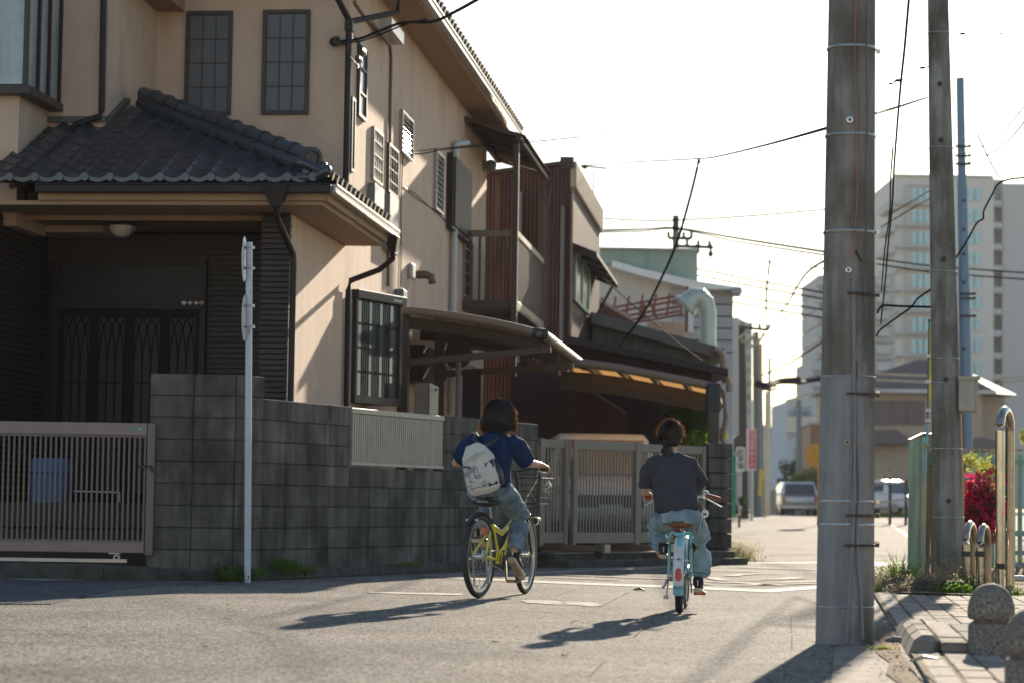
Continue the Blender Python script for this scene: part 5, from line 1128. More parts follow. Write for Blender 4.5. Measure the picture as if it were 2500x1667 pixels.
def onp(o_, a, b_, z, r0, r1, px_off, Yf):      # centre and radius of a tapered pole at height z
    t = (z-a.z)/(b_.z-a.z); return a+(b_-a)*t, r0+(r1-r0)*t
def bz(py): return at(2065, py, bpY-.15).z
def ctr(z): return onp(None, A, B, z, .159, .126, 0, 0)
zs = [(-.02)+(bz(918)+.02)*i/6 for i in range(7)]
m = MB(); n = 24
for i in range(7):                 # sheet sleeve wrapped round the left two thirds
    c, r = ctr(zs[i])
    for k in range(n+1):
        an = R(-62) - R(248)*k/n*1.0
        m.v.append(c+Vector(((r+.003)*math.cos(an), (r+.003)*math.sin(an), 0)))
m.f = [(i*(n+1)+k, i*(n+1)+k+1, (i+1)*(n+1)+k+1, (i+1)*(n+1)+k) for i in range(6) for k in range(n)]
m.build('sleeve', MT['sleeve'], big, smooth='full')
def band(o, cf, z, mat='bandm', w=.008, up=0):
    c, r = cf(z); MB().ring(c, (0, 0, 1), r+.003, .004, 40, 6, w/.004).build('band', MT[mat], o)
for py in (108, 324, 562, 1223, 1280): band(big, ctr, bz(py))
for py in (916, 1482): band(big, ctr, bz(py), 'bandm', .005)
for py in (716, 960, 1257, 1330):      # strap brackets over the conduit
    z = bz(py); c, r = ctr(z); m = MB()
    for k in range(7):
        a1, a2 = R(-100+10*k), R(-90+10*k)
        m.bar(c+Vector(((r+.02)*math.cos(a1), (r+.02)*math.sin(a1), 0)), c+Vector(((r+.02)*math.cos(a2), (r+.02)*math.sin(a2), 0)), .018, .012)
    m.bar(c+Vector((r+.0, -.04, 0)), c+Vector((r+.02, -.04, 0)), .02, .02); m.build('strap', MT['trim'], big)
def surf(px, py, off=.01):
    d = ray(px, py); z = (CAM+d*((bpY-.15)/d.y)).z; c, r = ctr(z); x = (px-1250)/FPX
    p = CAM+d*((bpY-.14)/d.y); dx = p.x-c.x; dx = max(min(dx, r*.97), -r*.97); return Vector((c.x+dx, c.y-math.sqrt(max(r*r-dx*dx, 0))-off, z))
def cab_(o, pts, r, mat, name='cable', off=.01): return MB().tube([surf(a, b_, off) for a, b_ in pts], r, 7).build(name, MT[mat], o, smooth=True)
MT['conduit'] = M('grey_conduit', (.20, .20, .205), .5); MT['redwire'] = M('red_wire', (.42, .16, .10), .6); MT['greenwire'] = M('green_wire', (.05, .14, .09), .6)
cab_(big, [(2083, 680), (2083, 800), (2084, 900), (2085, 1000), (2085, 1120), (2084, 1200), (2082, 1290), (2075, 1400), (2071, 1480), (2066, 1568)], .010, 'conduit', 'conduit', .014)
cab_(big, [(2080, 905), (2078, 1000), (2077, 1150), (2077, 1250), (2074, 1380), (2068, 1480), (2062, 1566)], .006, 'conduit')
cab_(big, [(2097, 885), (2090, 960), (2094, 1100), (2098, 1200), (2091, 1280), (2093, 1380), (2101, 1460), (2106, 1560)], .009, 'conduit')
cab_(big, [(2090, 0), (2087, 100), (2086, 190), (2091, 300), (2092, 400), (2093, 470), (2088, 545), (2088, 620)], .0025, 'redwire')
cab_(big, [(2118, 0), (2117, 150), (2120, 300), (2115, 400), (2116, 520), (2113, 640), (2108, 700), (2111, 760), (2112, 830), (2110, 880)], .003, 'greenwire')
m = MB().tube([surf(x, y, .02) for x, y in ((2088, 598), (2076, 600), (2070, 612), (2074, 628), (2082, 632))], .003, 5); m.build('loose_wire', MT['redwire'], big)
m = MB().add([surf(2088, 607, .03), surf(2104, 642, .03), surf(2096, 636, .02), surf(2086, 618, .02)], [(0, 1, 2, 3)]); m.build('tape_tail', MT['black'], big)
for (px, py, r) in ((2074, 293, .019), (2070, 660, .017), (2067, 1078, .016)):
    c = surf(px, py, 0); MB().loft([c+Vector((0, .01, 0)), c+Vector((0, -.02, 0)), c+Vector((0, -.021, 0))], [r, r, r*.6], 14).build('bolt_socket', MT['bandm' if py != 1078 else 'pale'], big); MB().loft([c+Vector((0, -.015, 0)), c+Vector((0, -.024, 0))], r*.45, 10).build('bolt_hole', MT['black'], big)
for py in (116, 560, 716, 955, 1222, 1257, 1325): c, r = ctr(bz(py)); MB().box(c+Vector((r, -.05, -.012)), c+Vector((r+.022, -.03, .012))).build('band_buckle', MT['bandm'], big)
# second pole
p2Y = 24.0
p2 = thing('second_utility_pole', 'slimmer concrete utility pole beside the azalea bush, with a beige meter box', 'utility pole', (at(2325, 1425, p2Y).x, p2Y, 0))
A2, B2 = vpole(p2, 2318, 1430, p2Y, 2290, 0, .158, .094, 'pole', zb=-.05)
def ctr2(z): t = (z-A2.z)/(B2.z-A2.z); return A2+(B2-A2)*t, .158+(.094-.158)*t
def bz2(py): return at(2310, py, p2Y-.13).z
for py in (76, 357, 661, 873, 933, 1094, 1262): band(p2, ctr2, bz2(py), 'bandm', .006)
for py in (205, 342, 633, 925, 1222):
    c, r = ctr2(bz2(py)); c = c+Vector((-.02, -r, 0)); MB().loft([c+Vector((0, .01, 0)), c+Vector((0, -.02, 0))], .024, 10).build('bolt_socket', MT['black'], p2)
mb_ = thing('meter_box', 'beige steel meter box fixed to the right side of the second pole', 'meter box', at(2360, 1005, 23.95))
MB().box(at(2341, 1003, 23.85), at(2368, 925, 24.1)).build('body', MT['pale'], mb_, bevel=.008); MB().box(at(2369, 1004, 23.9), at(2379, 922, 24.1)).build('door', MT['pale'], mb_, bevel=.006)
MB().box(at(2340, 925, 23.83), at(2380, 921, 24.12)).build('lid', MT['pale'], mb_)
op = thing('orange_pipe', 'thin orange-yellow upright pipe behind the second pole', 'pipe', (at(2345, 1200, 24.4).x, 24.4, 0))
MT['orange'] = M('orange_pipe_paint', (.55, .27, .03), .5, var=.1); MB().tube([at(2350, 1200, 24.4), at(2343, 1008, 24.4)], .017, 8).build('pipe', MT['orange'], op, smooth=True)
MB().tube([at(2350, 1200, 24.4), (at(2352, 1300, 24.4).x, 24.4, 0)], .014, 8).build('lower_pipe', MT['orange'], op)
rb = thing('red_board', 'dull red steel board behind the second pole', 'board', (at(2315, 1300, 25).x, 25, 0))
MT['redb'] = M('dull_red_board', (.32, .055, .03), .6, var=.15); MB().box((at(2274, 1200, 25).x, 25, .08), (at(2355, 1200, 25).x, 25.04, at(2350, 1140, 25).z)).build('sheet', MT['redb'], rb)
MB().box((at(2272, 1200, 25).x, 24.96, at(2350, 1140, 25).z), (at(2362, 1200, 25).x, 25.08, at(2350, 1137, 25).z)).build('top_edge', MT['cable'], rb)
# third steel pole, far
p3 = thing('steel_blue_pole', 'blue-grey steel pole rising behind the second pole in front of the tower', 'utility pole', (at(2356, 1240, 46).x, 46, 0))
MT['bluesteel'] = M('blue_grey_steel', (.16, .23, .30), .5, var=.08, metal=.2)
A3 = at(2363, 1240, 46); B3 = at(2344, 191, 46)
MB().loft([A3, A3+(B3-A3)*.55, A3+(B3-A3)*.56, A3+(B3-A3)*.75, A3+(B3-A3)*.76, B3], [.12, .11, .10, .095, .08, .075], 18).build('shaft', MT['bluesteel'], p3, smooth=True)
for py in (358, 381, 401, 718, 729, 772):
    c = at(2348 if py < 500 else 2360, py, 45.9); MB().box(c+Vector((-.13, -.02, -.02)), c+Vector((.14, .02, .02))).ball(c+Vector((.15, 0, .01)), .035, 8, 6).build('step_bolt', MT['cable'], p3)
for py in (490, 560, 620, 690, 850): c = at(2353, py, 45.88); MB().ball(c, .03, 6, 5).build('bolt', MT['cable'], p3)
# ---------------- pale green folded steel board and fence
gb = thing('green_steel_board', 'weathered pale green steel board standing upright left of the second pole', 'board', (at(2245, 1420, 25.5).x, 25.5, 0))
MT['palegp'] = M('weathered_pale_green_paint', (.27, .42, .31), .7, var=.18, scale=5, streak=.3, dirt=((.20, .14, .09), 9, .62, .78))
gY = 25.5
MB().prism([at(2220, 1077, gY), at(2253, 1061, gY+.4), at(2258, 1420, gY+.4), at(2215, 1411, gY)], (.03, .0, 0)).build('left_sheet', MT['palegp'], gb)
MB().prism([at(2254, 1061, gY+.4), at(2277, 1062, gY+.2), at(2270, 1400, gY+.2), at(2256, 1420, gY+.4)], (0, .03, 0)).build('right_sheet', MT['palegp'], gb)
MB().bar(at(2219, 1075, gY-.02), at(2253, 1059, gY+.38), .03, .03).bar(at(2253, 1059, gY+.38), at(2278, 1061, gY+.18), .03, .03).build('top_edge', MT['rust'], gb)
a, b_ = at(2257, 1100, gY-.15), at(2252, 1421, gY-.15); b_.z = 0
MB().bar(b_, a+Vector((0, 0, .15)), .055, .04).build('front_post', MT['palegp'], gb, bevel=.004)
m = MB()
for k in range(4): c = at(2280, 1082+27*k, gY+.15); m.ball(c, .014, 6, 4)
m.build('bolt', MT['rust'], gb)
fp = thing('flag_pole', 'thin teal pole tied to the green board, carrying a furled yellow flag', 'flag pole', (at(2256, 1200, gY-.2).x, gY-.2, 0))
MT['teal'] = M('teal_pole_paint', (.03, .16, .15), .4); MT['skyb'] = M('light_blue_pole_paint', (.10, .38, .48), .4)
MB().tube([at(2265, 1035, gY-.22), at(2269, 785, gY-.22)], .012, 8).ball(at(2269, 783, gY-.22), .02, 8, 6).build('upper_pole', MT['teal'], fp, smooth=True)
MB().tube([at(2262, 1085, gY-.22), at(2265, 1035, gY-.22)], .013, 8).tube([at(2256, 1180, gY-.24), at(2261, 1092, gY-.24)], .012, 8).build('lower_pole', MT['skyb'], fp, smooth=True)
MB().loft([at(2272, 798, gY-.25), at(2273, 860, gY-.25), at(2273, 930, gY-.25), at(2272, 968, gY-.25), at(2275, 990, gY-.25)], [(.006, .01), (.014, .02), (.02, .02), (.018, .02), (.008, .01)], 8).build('flag', MT['signyel'], fp, smooth=True)
for py in (868, 930, 1000, 1025): MB().box(at(2260, py+4, gY-.27), at(2272, py-3, gY-.2)).build('tie', MT['stickw'], fp)
MB().ring(at(2263, 1095, gY-.25), (0, 1, 0), .03, .006, 12, 5).box(at(2259, 1086, gY-.28), at(2267, 1082, gY-.2)).build('clip', MT['rust'], fp)
gf = thing('green_fence', 'pale green steel fence with rusty capped uprights behind the azalea', 'fence', (at(2420, 1300, 30).x, 30, 0))
fz = at(2420, 1104, 30).z
for i in range(24):
    x = at(2352, 1200, 30).x+.085*i
    MB().box((x, 30, .05), (x+.05, 30.04, fz+rnd.uniform(-.02, .02))).build('upright', MT['palegp'], gf)
    MB().box((x-.005, 29.99, fz+.02), (x+.055, 30.05, fz+.05)).build('cap', MT['rust'], gf)
x0 = at(2350, 1200, 30).x
for z_ in (at(2400, 1126, 30).z, at(2400, 1300, 30).z): MB().box((x0, 29.95, z_-.035), (x0+2.1, 29.99, z_+.035)).build('rail', MT['palegp'], gf)
MB().box((at(2378, 1200, 30).x, 29.9, 0), (at(2393, 1200, 30).x, 29.95, fz-.05)).build('post', MT['palegp'], gf)
# ---------------- stainless posts
MT['stain'] = M('stainless_steel', (.52, .46, .38), .22, metal=1.0, var=.12, scale=20, streak=.3)
def ubar(name, pxa, pxb, pytop, Y, r, label, dz=.0):
    a = at(pxa, 1300, Y); b_ = at(pxb, 1300, Y+.34); zt_ = at(pxa, pytop, Y).z; o = thing(name, label, 'barrier post', ((a.x+b_.x)/2, Y, 0), 0, 'stainless hoop posts by the second pole')
    dy = .34; R1 = (Vector((b_.x-a.x, dy, 0)).length)/2; hdx = Vector((b_.x-a.x, dy, 0)).normalized(); c = Vector(((a.x+b_.x)/2, Y+dy/2, zt_-R1-r))
    pts = [Vector((a.x, Y, -.02)), Vector((a.x, Y, c.z))]+[c-hdx*R1*math.cos(R(t))+Vector((0, 0, R1*math.sin(R(t)))) for t in range(15, 180, 15)]+[Vector((b_.x, Y+dy, c.z)), Vector((b_.x, Y+dy, -.02))]
    MB().tube(pts, r, 16).build('hoop', MT['stain'], o, smooth=True)
    m = MB(); cz = at(pxa, 1380 if pytop < 1100 else 1350, Y)
    m.box(cz+Vector((-.05, -r-.03, -.03)), cz+Vector((.03, -r, .02)))
    for k in range(9): m.ring(cz+Vector((-.03+.002*k, -r-.02, -.05-.03*k)), (1, .3*(k % 2), 0), .013, .004, 8, 4)
    m.build('chain', MT['cable'], o); return o
ubar('hoop_post', 2441, 2466, 988, 22.0, .042, 'tallest stainless hoop post, a tall inverted U with a lock')
ubar('hoop_post', 2358, 2379, 1270, 22.3, .034, 'low stainless hoop post nearest the second pole')
ubar('hoop_post', 2392, 2412, 1277, 21.8, .034, 'low stainless hoop post between the tall hoop and its low twin')
# bollards
MT['granite'] = M('speckled_granite', (.21, .19, .165), .85, var=.8, scale=85, bump=.004, bscale=220, spec=.2, detail=2)
def bollard(px, Y, label):
    c = at(px, 1500, Y); o = thing('stone_bollard', label, 'bollard', (c.x, Y, 0), 0, 'round-topped stone bollards on the pavement')
    k = 1.0
    MB().lathe((c.x, Y, 0), [(.112, -.02), (.114, .02), (.114, .165), (.108, .183), (.090, .193)], 36).build('base', MT['granite'], o, smooth=True)
    MB().lathe((c.x, Y, 0), [(.086, .18), (.088, .204)], 36).build('groove', MT['granite'], o, smooth=True)
    MB().lathe((c.x, Y, 0), [(.100, .202), (.115, .210), (.117, .235), (.114, .275), (.104, .31), (.088, .34), (.065, .362), (.035, .377), (.012, .382)], 36).build('dome', MT['granite'], o, smooth='full')
    return o
bollard(2420, 12.1, 'speckled stone bollard with domed top, the one seen whole'); bollard(2527, 9.25, 'nearest speckled stone bollard, cut off by the right edge of the picture')
# planter kerb
pk_ = thing('planter_edging', 'low mossy concrete edging stones round the base of the second pole', 'edging', gp(2300, 1458))
for (a, c, t, b_, Yk) in ((2183, 2226, 1421, 1452, 21.3), (2228, 2300, 1426, 1460, 20.6), (2302, 2366, 1428, 1462, 20.5)):
    p0 = at(a, b_, Yk); p1 = at(c, b_, Yk); MB().box((p0.x, Yk, 0), (p1.x-.005, Yk+.16, .14)).build('edging_stone', MT['concd'], pk_, bevel=.02)
struct(MB().add([gp(2186, 1445, .05), gp(2372, 1450, .05), gp(2700, 1440, .05), gp(2700, 1330, .05), gp(2275, 1330, .05)], [(0, 1, 2, 3, 4)]), 'planted_ground', MT['soil'])
for i, (px, py, s) in enumerate(((2488, 1365, .16), (2492, 1398, .14))): rock('stone', px, py, s, ('rounded grey boulder behind the tall hoop post, the upper one', 'rounded grey boulder behind the tall hoop post, the lower one')[i])
tag(MB().tube([at(2476, 1411, 23), at(2560, 1413, 23)], .03, 10).build('ground_pipe', MT['pipew'], None, smooth=True), 'grey plastic pipe lying on the ground at the right edge', 'pipe')
# rope fence and verge
rf = thing('rope_fence', 'two-rope fence on dark posts in front of the white car', 'fence', (at(2190, 1260, 70).x, 70, g(70)))
for px in (2095, 2173, 2212): c = at(px, 1260, 70); MB().box((c.x-.04, 70, g(70)), (c.x+.04, 70.08, at(px, 1165, 70).z)).build('post', MT['trim'], rf)
MT['rope'] = M('pale_rope_and_glint', (.42, .36, .25), .8)
for (ya, yb_, yc, yd) in ((1176, 1182, 1168, 1172), (1222, 1224, 1218, 1221)):
    MB().tube([at(2095, ya+3, 70), at(2135, ya+6, 70), at(2173, yb_-2, 70), at(2192, yb_-4, 70), at(2212, yc, 70), at(2240, yd+2, 70)], .022, 5).build('rope', MT['rope'], rf)
# ------------------------------------------------------------------ foliage
def leafmat(name, col, col2, tr=.45):
    m = bpy.data.materials.new(name); m.use_nodes = True; n = m.node_tree; L = n.links; b = n.nodes['Principled BSDF']; o = n.nodes['Material Output']
    ge = n.nodes.new('ShaderNodeNewGeometry'); no = n.nodes.new('ShaderNodeTexNoise'); no.inputs['Scale'].default_value = 9; L.new(ge.outputs['Position'], no.inputs['Vector'])
    cr = n.nodes.new('ShaderNodeValToRGB'); cr.color_ramp.elements[0].position = .35; cr.color_ramp.elements[1].position = .65
    cr.color_ramp.elements[0].color = (*col, 1); cr.color_ramp.elements[1].color = (*col2, 1); L.new(no.outputs['Fac'], cr.inputs[0]); L.new(cr.outputs[0], b.inputs['Base Color'])
    b.inputs['Roughness'].default_value = .6; b.inputs['Specular IOR Level'].default_value = .3; t = n.nodes.new('ShaderNodeBsdfTranslucent'); L.new(cr.outputs[0], t.inputs[0]); mx = n.nodes.new('ShaderNodeMixShader'); mx.inputs[0].default_value = tr
    L.new(b.outputs[0], mx.inputs[1]); L.new(t.outputs[0], mx.inputs[2]); L.new(mx.outputs[0], o.inputs[0]); return m
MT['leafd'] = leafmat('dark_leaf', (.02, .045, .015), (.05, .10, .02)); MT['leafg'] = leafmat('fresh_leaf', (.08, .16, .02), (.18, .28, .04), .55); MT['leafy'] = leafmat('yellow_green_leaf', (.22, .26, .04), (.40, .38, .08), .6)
MT['petal'] = leafmat('magenta_petal', (.70, .02, .14), (.85, .07, .32), .6); MT['petalr'] = leafmat('deep_red_petal', (.50, .008, .05), (.72, .015, .12), .6)
MT['dry'] = leafmat('dry_seed_head', (.22, .19, .12), (.38, .34, .24), .5); MT['stem'] = M('green_stem', (.06, .09, .03), .7)
def rdir(): 
    while True:
        v = Vector((rnd.uniform(-1, 1), rnd.uniform(-1, 1), rnd.uniform(-1, 1)))
        if .1 < v.length < 1: return v.normalized()
def leaf(m, c, s, d=None, wdt=.45):
    d = d or rdir(); u = d.cross(rdir()).normalized(); m.add([c-d*s*.5, c+u*s*wdt*.5, c+d*s*.5, c-u*s*wdt*.5], [(0, 1, 2, 3)])
def crown(cs, n, s, fn=None):                  # leaves scattered through lumpy ellipsoids
    m = MB(); 
    for _ in range(n):
        c, r = cs[rnd.randrange(len(cs))]; v = rdir()*(rnd.random()**.4); p = Vector((c[0]+v.x*r[0], c[1]+v.y*r[1], c[2]+v.z*r[2]))
        if noise.noise(p*4) < -.22: continue
        leaf(m, p, s*rnd.uniform(.6, 1.3))
    return m
def lumps(px0, py0, px1, py1, Y, k, r):
    out = []
    for _ in range(k): c = at(rnd.uniform(px0, px1), rnd.uniform(py0, py1), Y+rnd.uniform(-.3, .3)); out.append((c, (r*rnd.uniform(.7, 1.2),)*3))
    return out
tr = thing('leafy_tree', 'dark green leafy tree standing behind the slatted gate', 'tree', (at(1675, 1200, 36.3).x, 36.3, 0))
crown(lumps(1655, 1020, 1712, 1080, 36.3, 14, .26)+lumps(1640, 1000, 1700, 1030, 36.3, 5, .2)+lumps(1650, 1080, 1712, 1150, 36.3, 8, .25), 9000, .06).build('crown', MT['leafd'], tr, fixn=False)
crown(lumps(1650, 1060, 1712, 1090, 36.0, 8, .2), 900, .06).build('sunlit_leaves', MT['leafg'], tr, fixn=False)  # sunlit part of the crown, its light put into a paler leaf colour
x = at(1675, 1200, 36.3).x; MB().loft([(x, 36.3, 0), (x+.03, 36.3, .8), (x-.02, 36.3, 1.9)], [.07, .05, .03], 8).build('trunk', MT['cable'], tr); MB().tube([(x, 36.3, .8), (x+.2, 36.3, 1.7)], .025, 6).tube([(x, 36.3, .9), (x-.2, 36.2, 1.8)], .02, 6).build('limb', MT['cable'], tr)
az = thing('azalea_bush', 'azalea bush covered in magenta-red blossom to the right of the second pole', 'bush', (at(2395, 1350, 26.5).x, 26.5, 0))
L1 = lumps(2368, 1165, 2420, 1300, 26.5, 22, .17)+lumps(2275, 1190, 2300, 1320, 26.3, 6, .14)
L1 += lumps(2362, 1165, 2428, 1310, 26.3, 14, .16)
crown(L1, 9000, .035).build('leaves', MT['leafd'], az, fixn=False)
m = MB(); m2 = MB()
for i in range(2600):
    c, r = L1[rnd.randrange(len(L1))]; v = rdir(); p = c+v*r[0]*rnd.uniform(.8, 1.08); mm = m if rnd.random() < .55 else m2
    for k in range(5): leaf(mm, p+rdir()*.012, .03, wdt=.8)
m.build('blossom', MT['petal'], az, fixn=False); m2.build('deep_blossom', MT['petalr'], az, fixn=False)
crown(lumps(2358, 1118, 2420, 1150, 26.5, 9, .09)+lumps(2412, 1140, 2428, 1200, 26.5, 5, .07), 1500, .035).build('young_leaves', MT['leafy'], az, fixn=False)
MB().tube([(az.location.x, 26.5, 0), (az.location.x, 26.5, .5)], .03, 6).build('trunk', MT['cable'], az)
sb = thing('round_bush', 'clipped round green bush at the foot of the green post', 'bush', (at(1805, 1230, 62).x, 62, g(62)))
crown([(at(1802, 1222, 62), (.18, .18, .22))], 2500, .05).build('crown', MT['leafd'], sb, fixn=False); MB().tube([(sb.location.x, 62, g(62)), (sb.location.x, 62, .5)], .03, 6).build('trunk', MT['cable'], sb)
for (a, b_, c, d, Y, mt, nm, lb, k) in ((1960, 1150, 1995, 1172, 126, 'leafy', 'yellow_shrub', 'yellow-green shrub above the yard wall left of the large pole', 9), (1930, 1168, 1962, 1178, 119, 'leafg', 'shrub', 'green shrub just above the roof of the silver minivan', 5), (1915, 1130, 1950, 1160, 140, 'leafd', 'dark_shrub', 'dark shrub below the pale blue house', 6),
    (1745, 1062, 1775, 1066, 39, 'leafy', 'rooftop_shrub', 'small sunlit yellow-green plant above the block pillar', 5), (2486, 1060, 2520, 1080, 60, 'leafy', 'yellow_shrub', 'yellow-green shrub at the right edge behind the green fence', 6)):
    o = thing(nm, lb, 'shrub', at((a+c)/2, d, Y)); s_ = Y/126
    crown(lumps(a, b_, c, d, Y, k, .35*s_ if Y > 50 else .08), 1500 if Y > 50 else 500, .14*s_ if Y > 50 else .035).build('leaves', MT[mt], o, fixn=False)
    cc = at((a+c)/2, d+8, Y); MB().tube([cc, cc+Vector((0, 0, .2))], .02, 5).build('stem', MT['stem'], o)
m = MB()
for i in range(16000):
    if i < 12000: p = gp(rnd.uniform(2030, 2222), rnd.uniform(1246, 1262)); s_ = .22
    else: p = gp(rnd.uniform(2420, 2560), rnd.uniform(1375, 1400)); s_ = .1
    p.z += s_*.3; d = Vector((rnd.gauss(0, .4), rnd.gauss(0, .4), 1)).normalized(); leaf(m, p, s_*rnd.uniform(.6, 1.5), d, .14)
for i in range(900):
    p = gp(rnd.uniform(1975, 2000), rnd.uniform(1246, 1256)); p.z += .07; leaf(m, p, .3, Vector((rnd.gauss(0, .4), rnd.gauss(0, .4), 1)).normalized(), .15)
tag(m.build('verge_grass', MT['leafg'], None, fixn=False), 'fresh green grass of the verge under the rope fence', 'grass', kind='stuff')
def tuft(name, px, py, n, h, spread, mat, label, kind='grass', z=0, Y=None):
    c = gp(px, py); c.z += z
    if px < 1100:
        Y = 21.66 if px < 600 else 11.77/(.4245-(px-1250)/5900)-.17
        c = at(px, 1300, Y); c.z = z if px > 600 else 0.0
    o = thing(name, label, 'weed', c); m = MB()
    for i in range(n):
        b_ = c+Vector((rnd.gauss(0, spread), rnd.gauss(0, spread), 0)); d = Vector((rnd.gauss(0, .35), rnd.gauss(0, .35), 1)).normalized(); hh = h*rnd.uniform(.4, 1.15)
        if kind == 'grass':
            s_ = d.cross(Vector((0, 1, 0))).normalized()*.004; e = b_+d*hh; mid = b_+d*hh*.5+Vector((0, 0, .03*hh)); e += Vector((d.x, d.y, -.1))*hh*.4
            m.add([b_-s_, b_+s_, mid+s_*.8, mid-s_*.8, e], [(0, 1, 2, 3), (3, 2, 4)])
        else:
            m.tube([b_, b_+d*hh*.6, b_+d*hh+Vector((d.x, d.y, 0))*.1*hh], .0018, 3)
            for k in range(7): leaf(m, b_+d*hh*rnd.uniform(.2, 1.05)+rdir()*.018, rnd.uniform(.012, .028), wdt=.6)
    m.build('leaves', MT[mat], o, fixn=False); return o
tuft('weed_tuft', 545, 1408, 60, .17, .05, 'leafd', 'broad-leaved weed at the foot of the block wall left of the sign pole', 'x')
tuft('weed_tuft', 572, 1412, 90, .14, .06, 'leafg', 'feathery green weed at the foot of the white sign pole', 'x')
tuft('weed_tuft', 594, 1408, 50, .15, .04, 'leafd', 'thin dark weed touching the white sign pole', 'x')
tuft('weed_tuft', 632, 1396, 40, .08, .04, 'leafg', 'small low weed just right of the white sign pole', 'x', .05)
tuft('weed_tuft', 695, 1393, 130, .16, .06, 'leafg', 'largest bright weed clump on the wall footing', 'x', .05)
tuft('weed_tuft', 735, 1394, 90, .09, .06, 'leafg', 'low spreading weed right of the largest clump on the wall footing', 'x', .05)
tuft('weed_tuft', 995, 1388, 40, .04, .1, 'leafg', 'tiny mossy weed on the wall footing below the ribbed screen', 'x', .08)
tuft('weed_tuft', 305, 1400, 30, .06, .03, 'leafd', 'tiny weed by the gate kerb', 'x')
tuft('dry_weed', 1795, 1366, 260, .32, .16, 'dry', 'pale dry grassy weed clump at the foot of the block pillar', 'grass')
tuft('weed_tuft', 1752, 1366, 160, .26, .1, 'leafg', 'green weed clump left of the dry one by the block pillar', 'x')
tuft('weed_tuft', 1770, 1372, 120, .12, .18, 'leafg', 'low weed strip under the dry clump by the block pillar', 'x')
tuft('grass_tuft', 2205, 1425, 90, .34, .06, 'leafg', 'tall bright grass tuft left of the green steel board', 'grass')
tuft('grass_tuft', 2235, 1430, 80, .2, .06, 'leafg', 'shorter grass at the foot of the green steel board', 'grass')
tuft('dry_weed', 2165, 1447, 120, .16, .08, 'dry', 'dry flowering weed at the kerb corner beside the large pole', 'x')
tuft('weed_tuft', 2178, 1440, 120, .22, .07, 'leafy', 'yellow-green weed at the kerb corner', 'x')
tuft('dry_weed', 2202, 1457, 70, .12, .05, 'dry', 'pale seed heads in front of the first edging stone', 'x')
tuft('dry_weed', 2262, 1455, 240, .2, .12, 'dry', 'dry weed mass in front of the middle edging stone', 'x')
tuft('weed_tuft', 2330, 1460, 170, .12, .09, 'leafg', 'bright green weed at the base of the second pole', 'x')
tuft('dry_weed', 2300, 1440, 120, .28, .09, 'dry', 'taller dry weed against the second pole', 'x')
tuft('weed_tuft', 2352, 1452, 80, .2, .06, 'leafd', 'dark weed between the second pole and the hoop posts', 'x')
tuft('weed_tuft', 2141, 1452, 30, .07, .02, 'leafg', 'tiny weed in the gutter right beside the large pole', 'x')
tuft('weed_tuft', 2155, 1588, 30, .02, .03, 'leafy', 'small mossy weed in the gutter by the large pole base', 'x')
tuft('weed_tuft', 2480, 1462, 50, .1, .05, 'leafg', 'small weed right of the whole bollard', 'x')
# ------------------------------------------------------------------ small street poles and cables
def spole(px0, py0, px1, py1, Y, r, label, mat='greyp', arms=()):
    o = thing('street_pole', label, 'utility pole', (at(px0, py0, Y).x, Y, g(Y)))
    a = at(px0, py0, Y); a.z = g(Y)-.05; MB().loft([a, at(px1, py1, Y)], [r, r*.7], 10).build('shaft', MT[mat], o, smooth=True)
    for (ax, ay, bx, by) in arms: 
        MB().bar(at(ax, ay, Y-.2), at(bx, by, Y-.2), .09, .09).build('crossarm', MT['trim'], o)
        for k in range(4): c = at(ax+(bx-ax)*k/3, ay+(by-ay)*k/3, Y-.2); MB().lathe(c, [(.03, 0), (.06, .05), (.04, .1), (.06, .15), (.02, .2)], 8).build('insulator', MT['greyp'], o)
    return o
spole(1817, 1240, 1811, 795, 80, .16, 'dark street pole furthest left, carrying the long crossarm', 'trim', ((1812, 800, 1876, 806),))
spole(1851, 1240, 1845, 812, 88, .17, 'grey street pole between the red sign and the orange sleeve')
o = spole(1859, 1240, 1854, 838, 92, .14, 'street pole with an orange cable sleeve at its top', 'greyp'); MB().tube([at(1855, 925, 91.8), at(1855, 838, 91.8)], .1, 8).build('sleeve', MT['orange'], o)
spole(1872, 1250, 1874, 955, 100, .14, 'pale slim street pole with a street lamp arm', 'steel', ((1846, 950, 1892, 950),))
spole(1951, 1240, 1950, 975, 120, .17, 'far street pole in front of the pale blue house')
spole(1878, 1100, 1879, 872, 150, .14, 'very thin far pole above the street end', 'steel')
spole(1866, 1258, 1864, 1205, 95, .12, 'short orange-banded pole foot at the street edge', 'orange')
o = spole(1648, 1100, 1650, 527, 70, .13, 'pole with two crossarms above the white industrial building', 'trim', ((1632, 582, 1688, 583), (1650, 601, 1732, 604)))
MB().lathe(at(1735, 612, 69.8), [(.03, -.2), (.09, -.1), (.03, 0), (.08, .1), (.02, .2)], 8).build('insulator', MT['trim'], o); MB().lathe(at(1703, 608, 69.8), [(.03, -.15), (.08, -.05), (.03, .05), (.07, .12)], 8).build('insulator', MT['trim'], o)
tr_ = thing('traffic_mirror', 'orange-backed round traffic mirror half hidden by the large pole', 'mirror', (at(1995, 1200, 66).x, 66, g(66)))
MB().loft([at(1997, 1111, 66), at(1997, 1111, 66)+Vector((.02, .12, 0))], [.34, .28], 20, up=Vector((0, 0, 1))).build('mirror_back', MT['orange'], tr_); MB().tube([(at(2000, 1200, 66).x, 66.1, g(66)), at(2000, 1090, 66.1)], .04, 8).build('post', MT['orange'], tr_)
MT['wire'] = M('black_wire', (.018, .018, .02), .9, spec=.05)
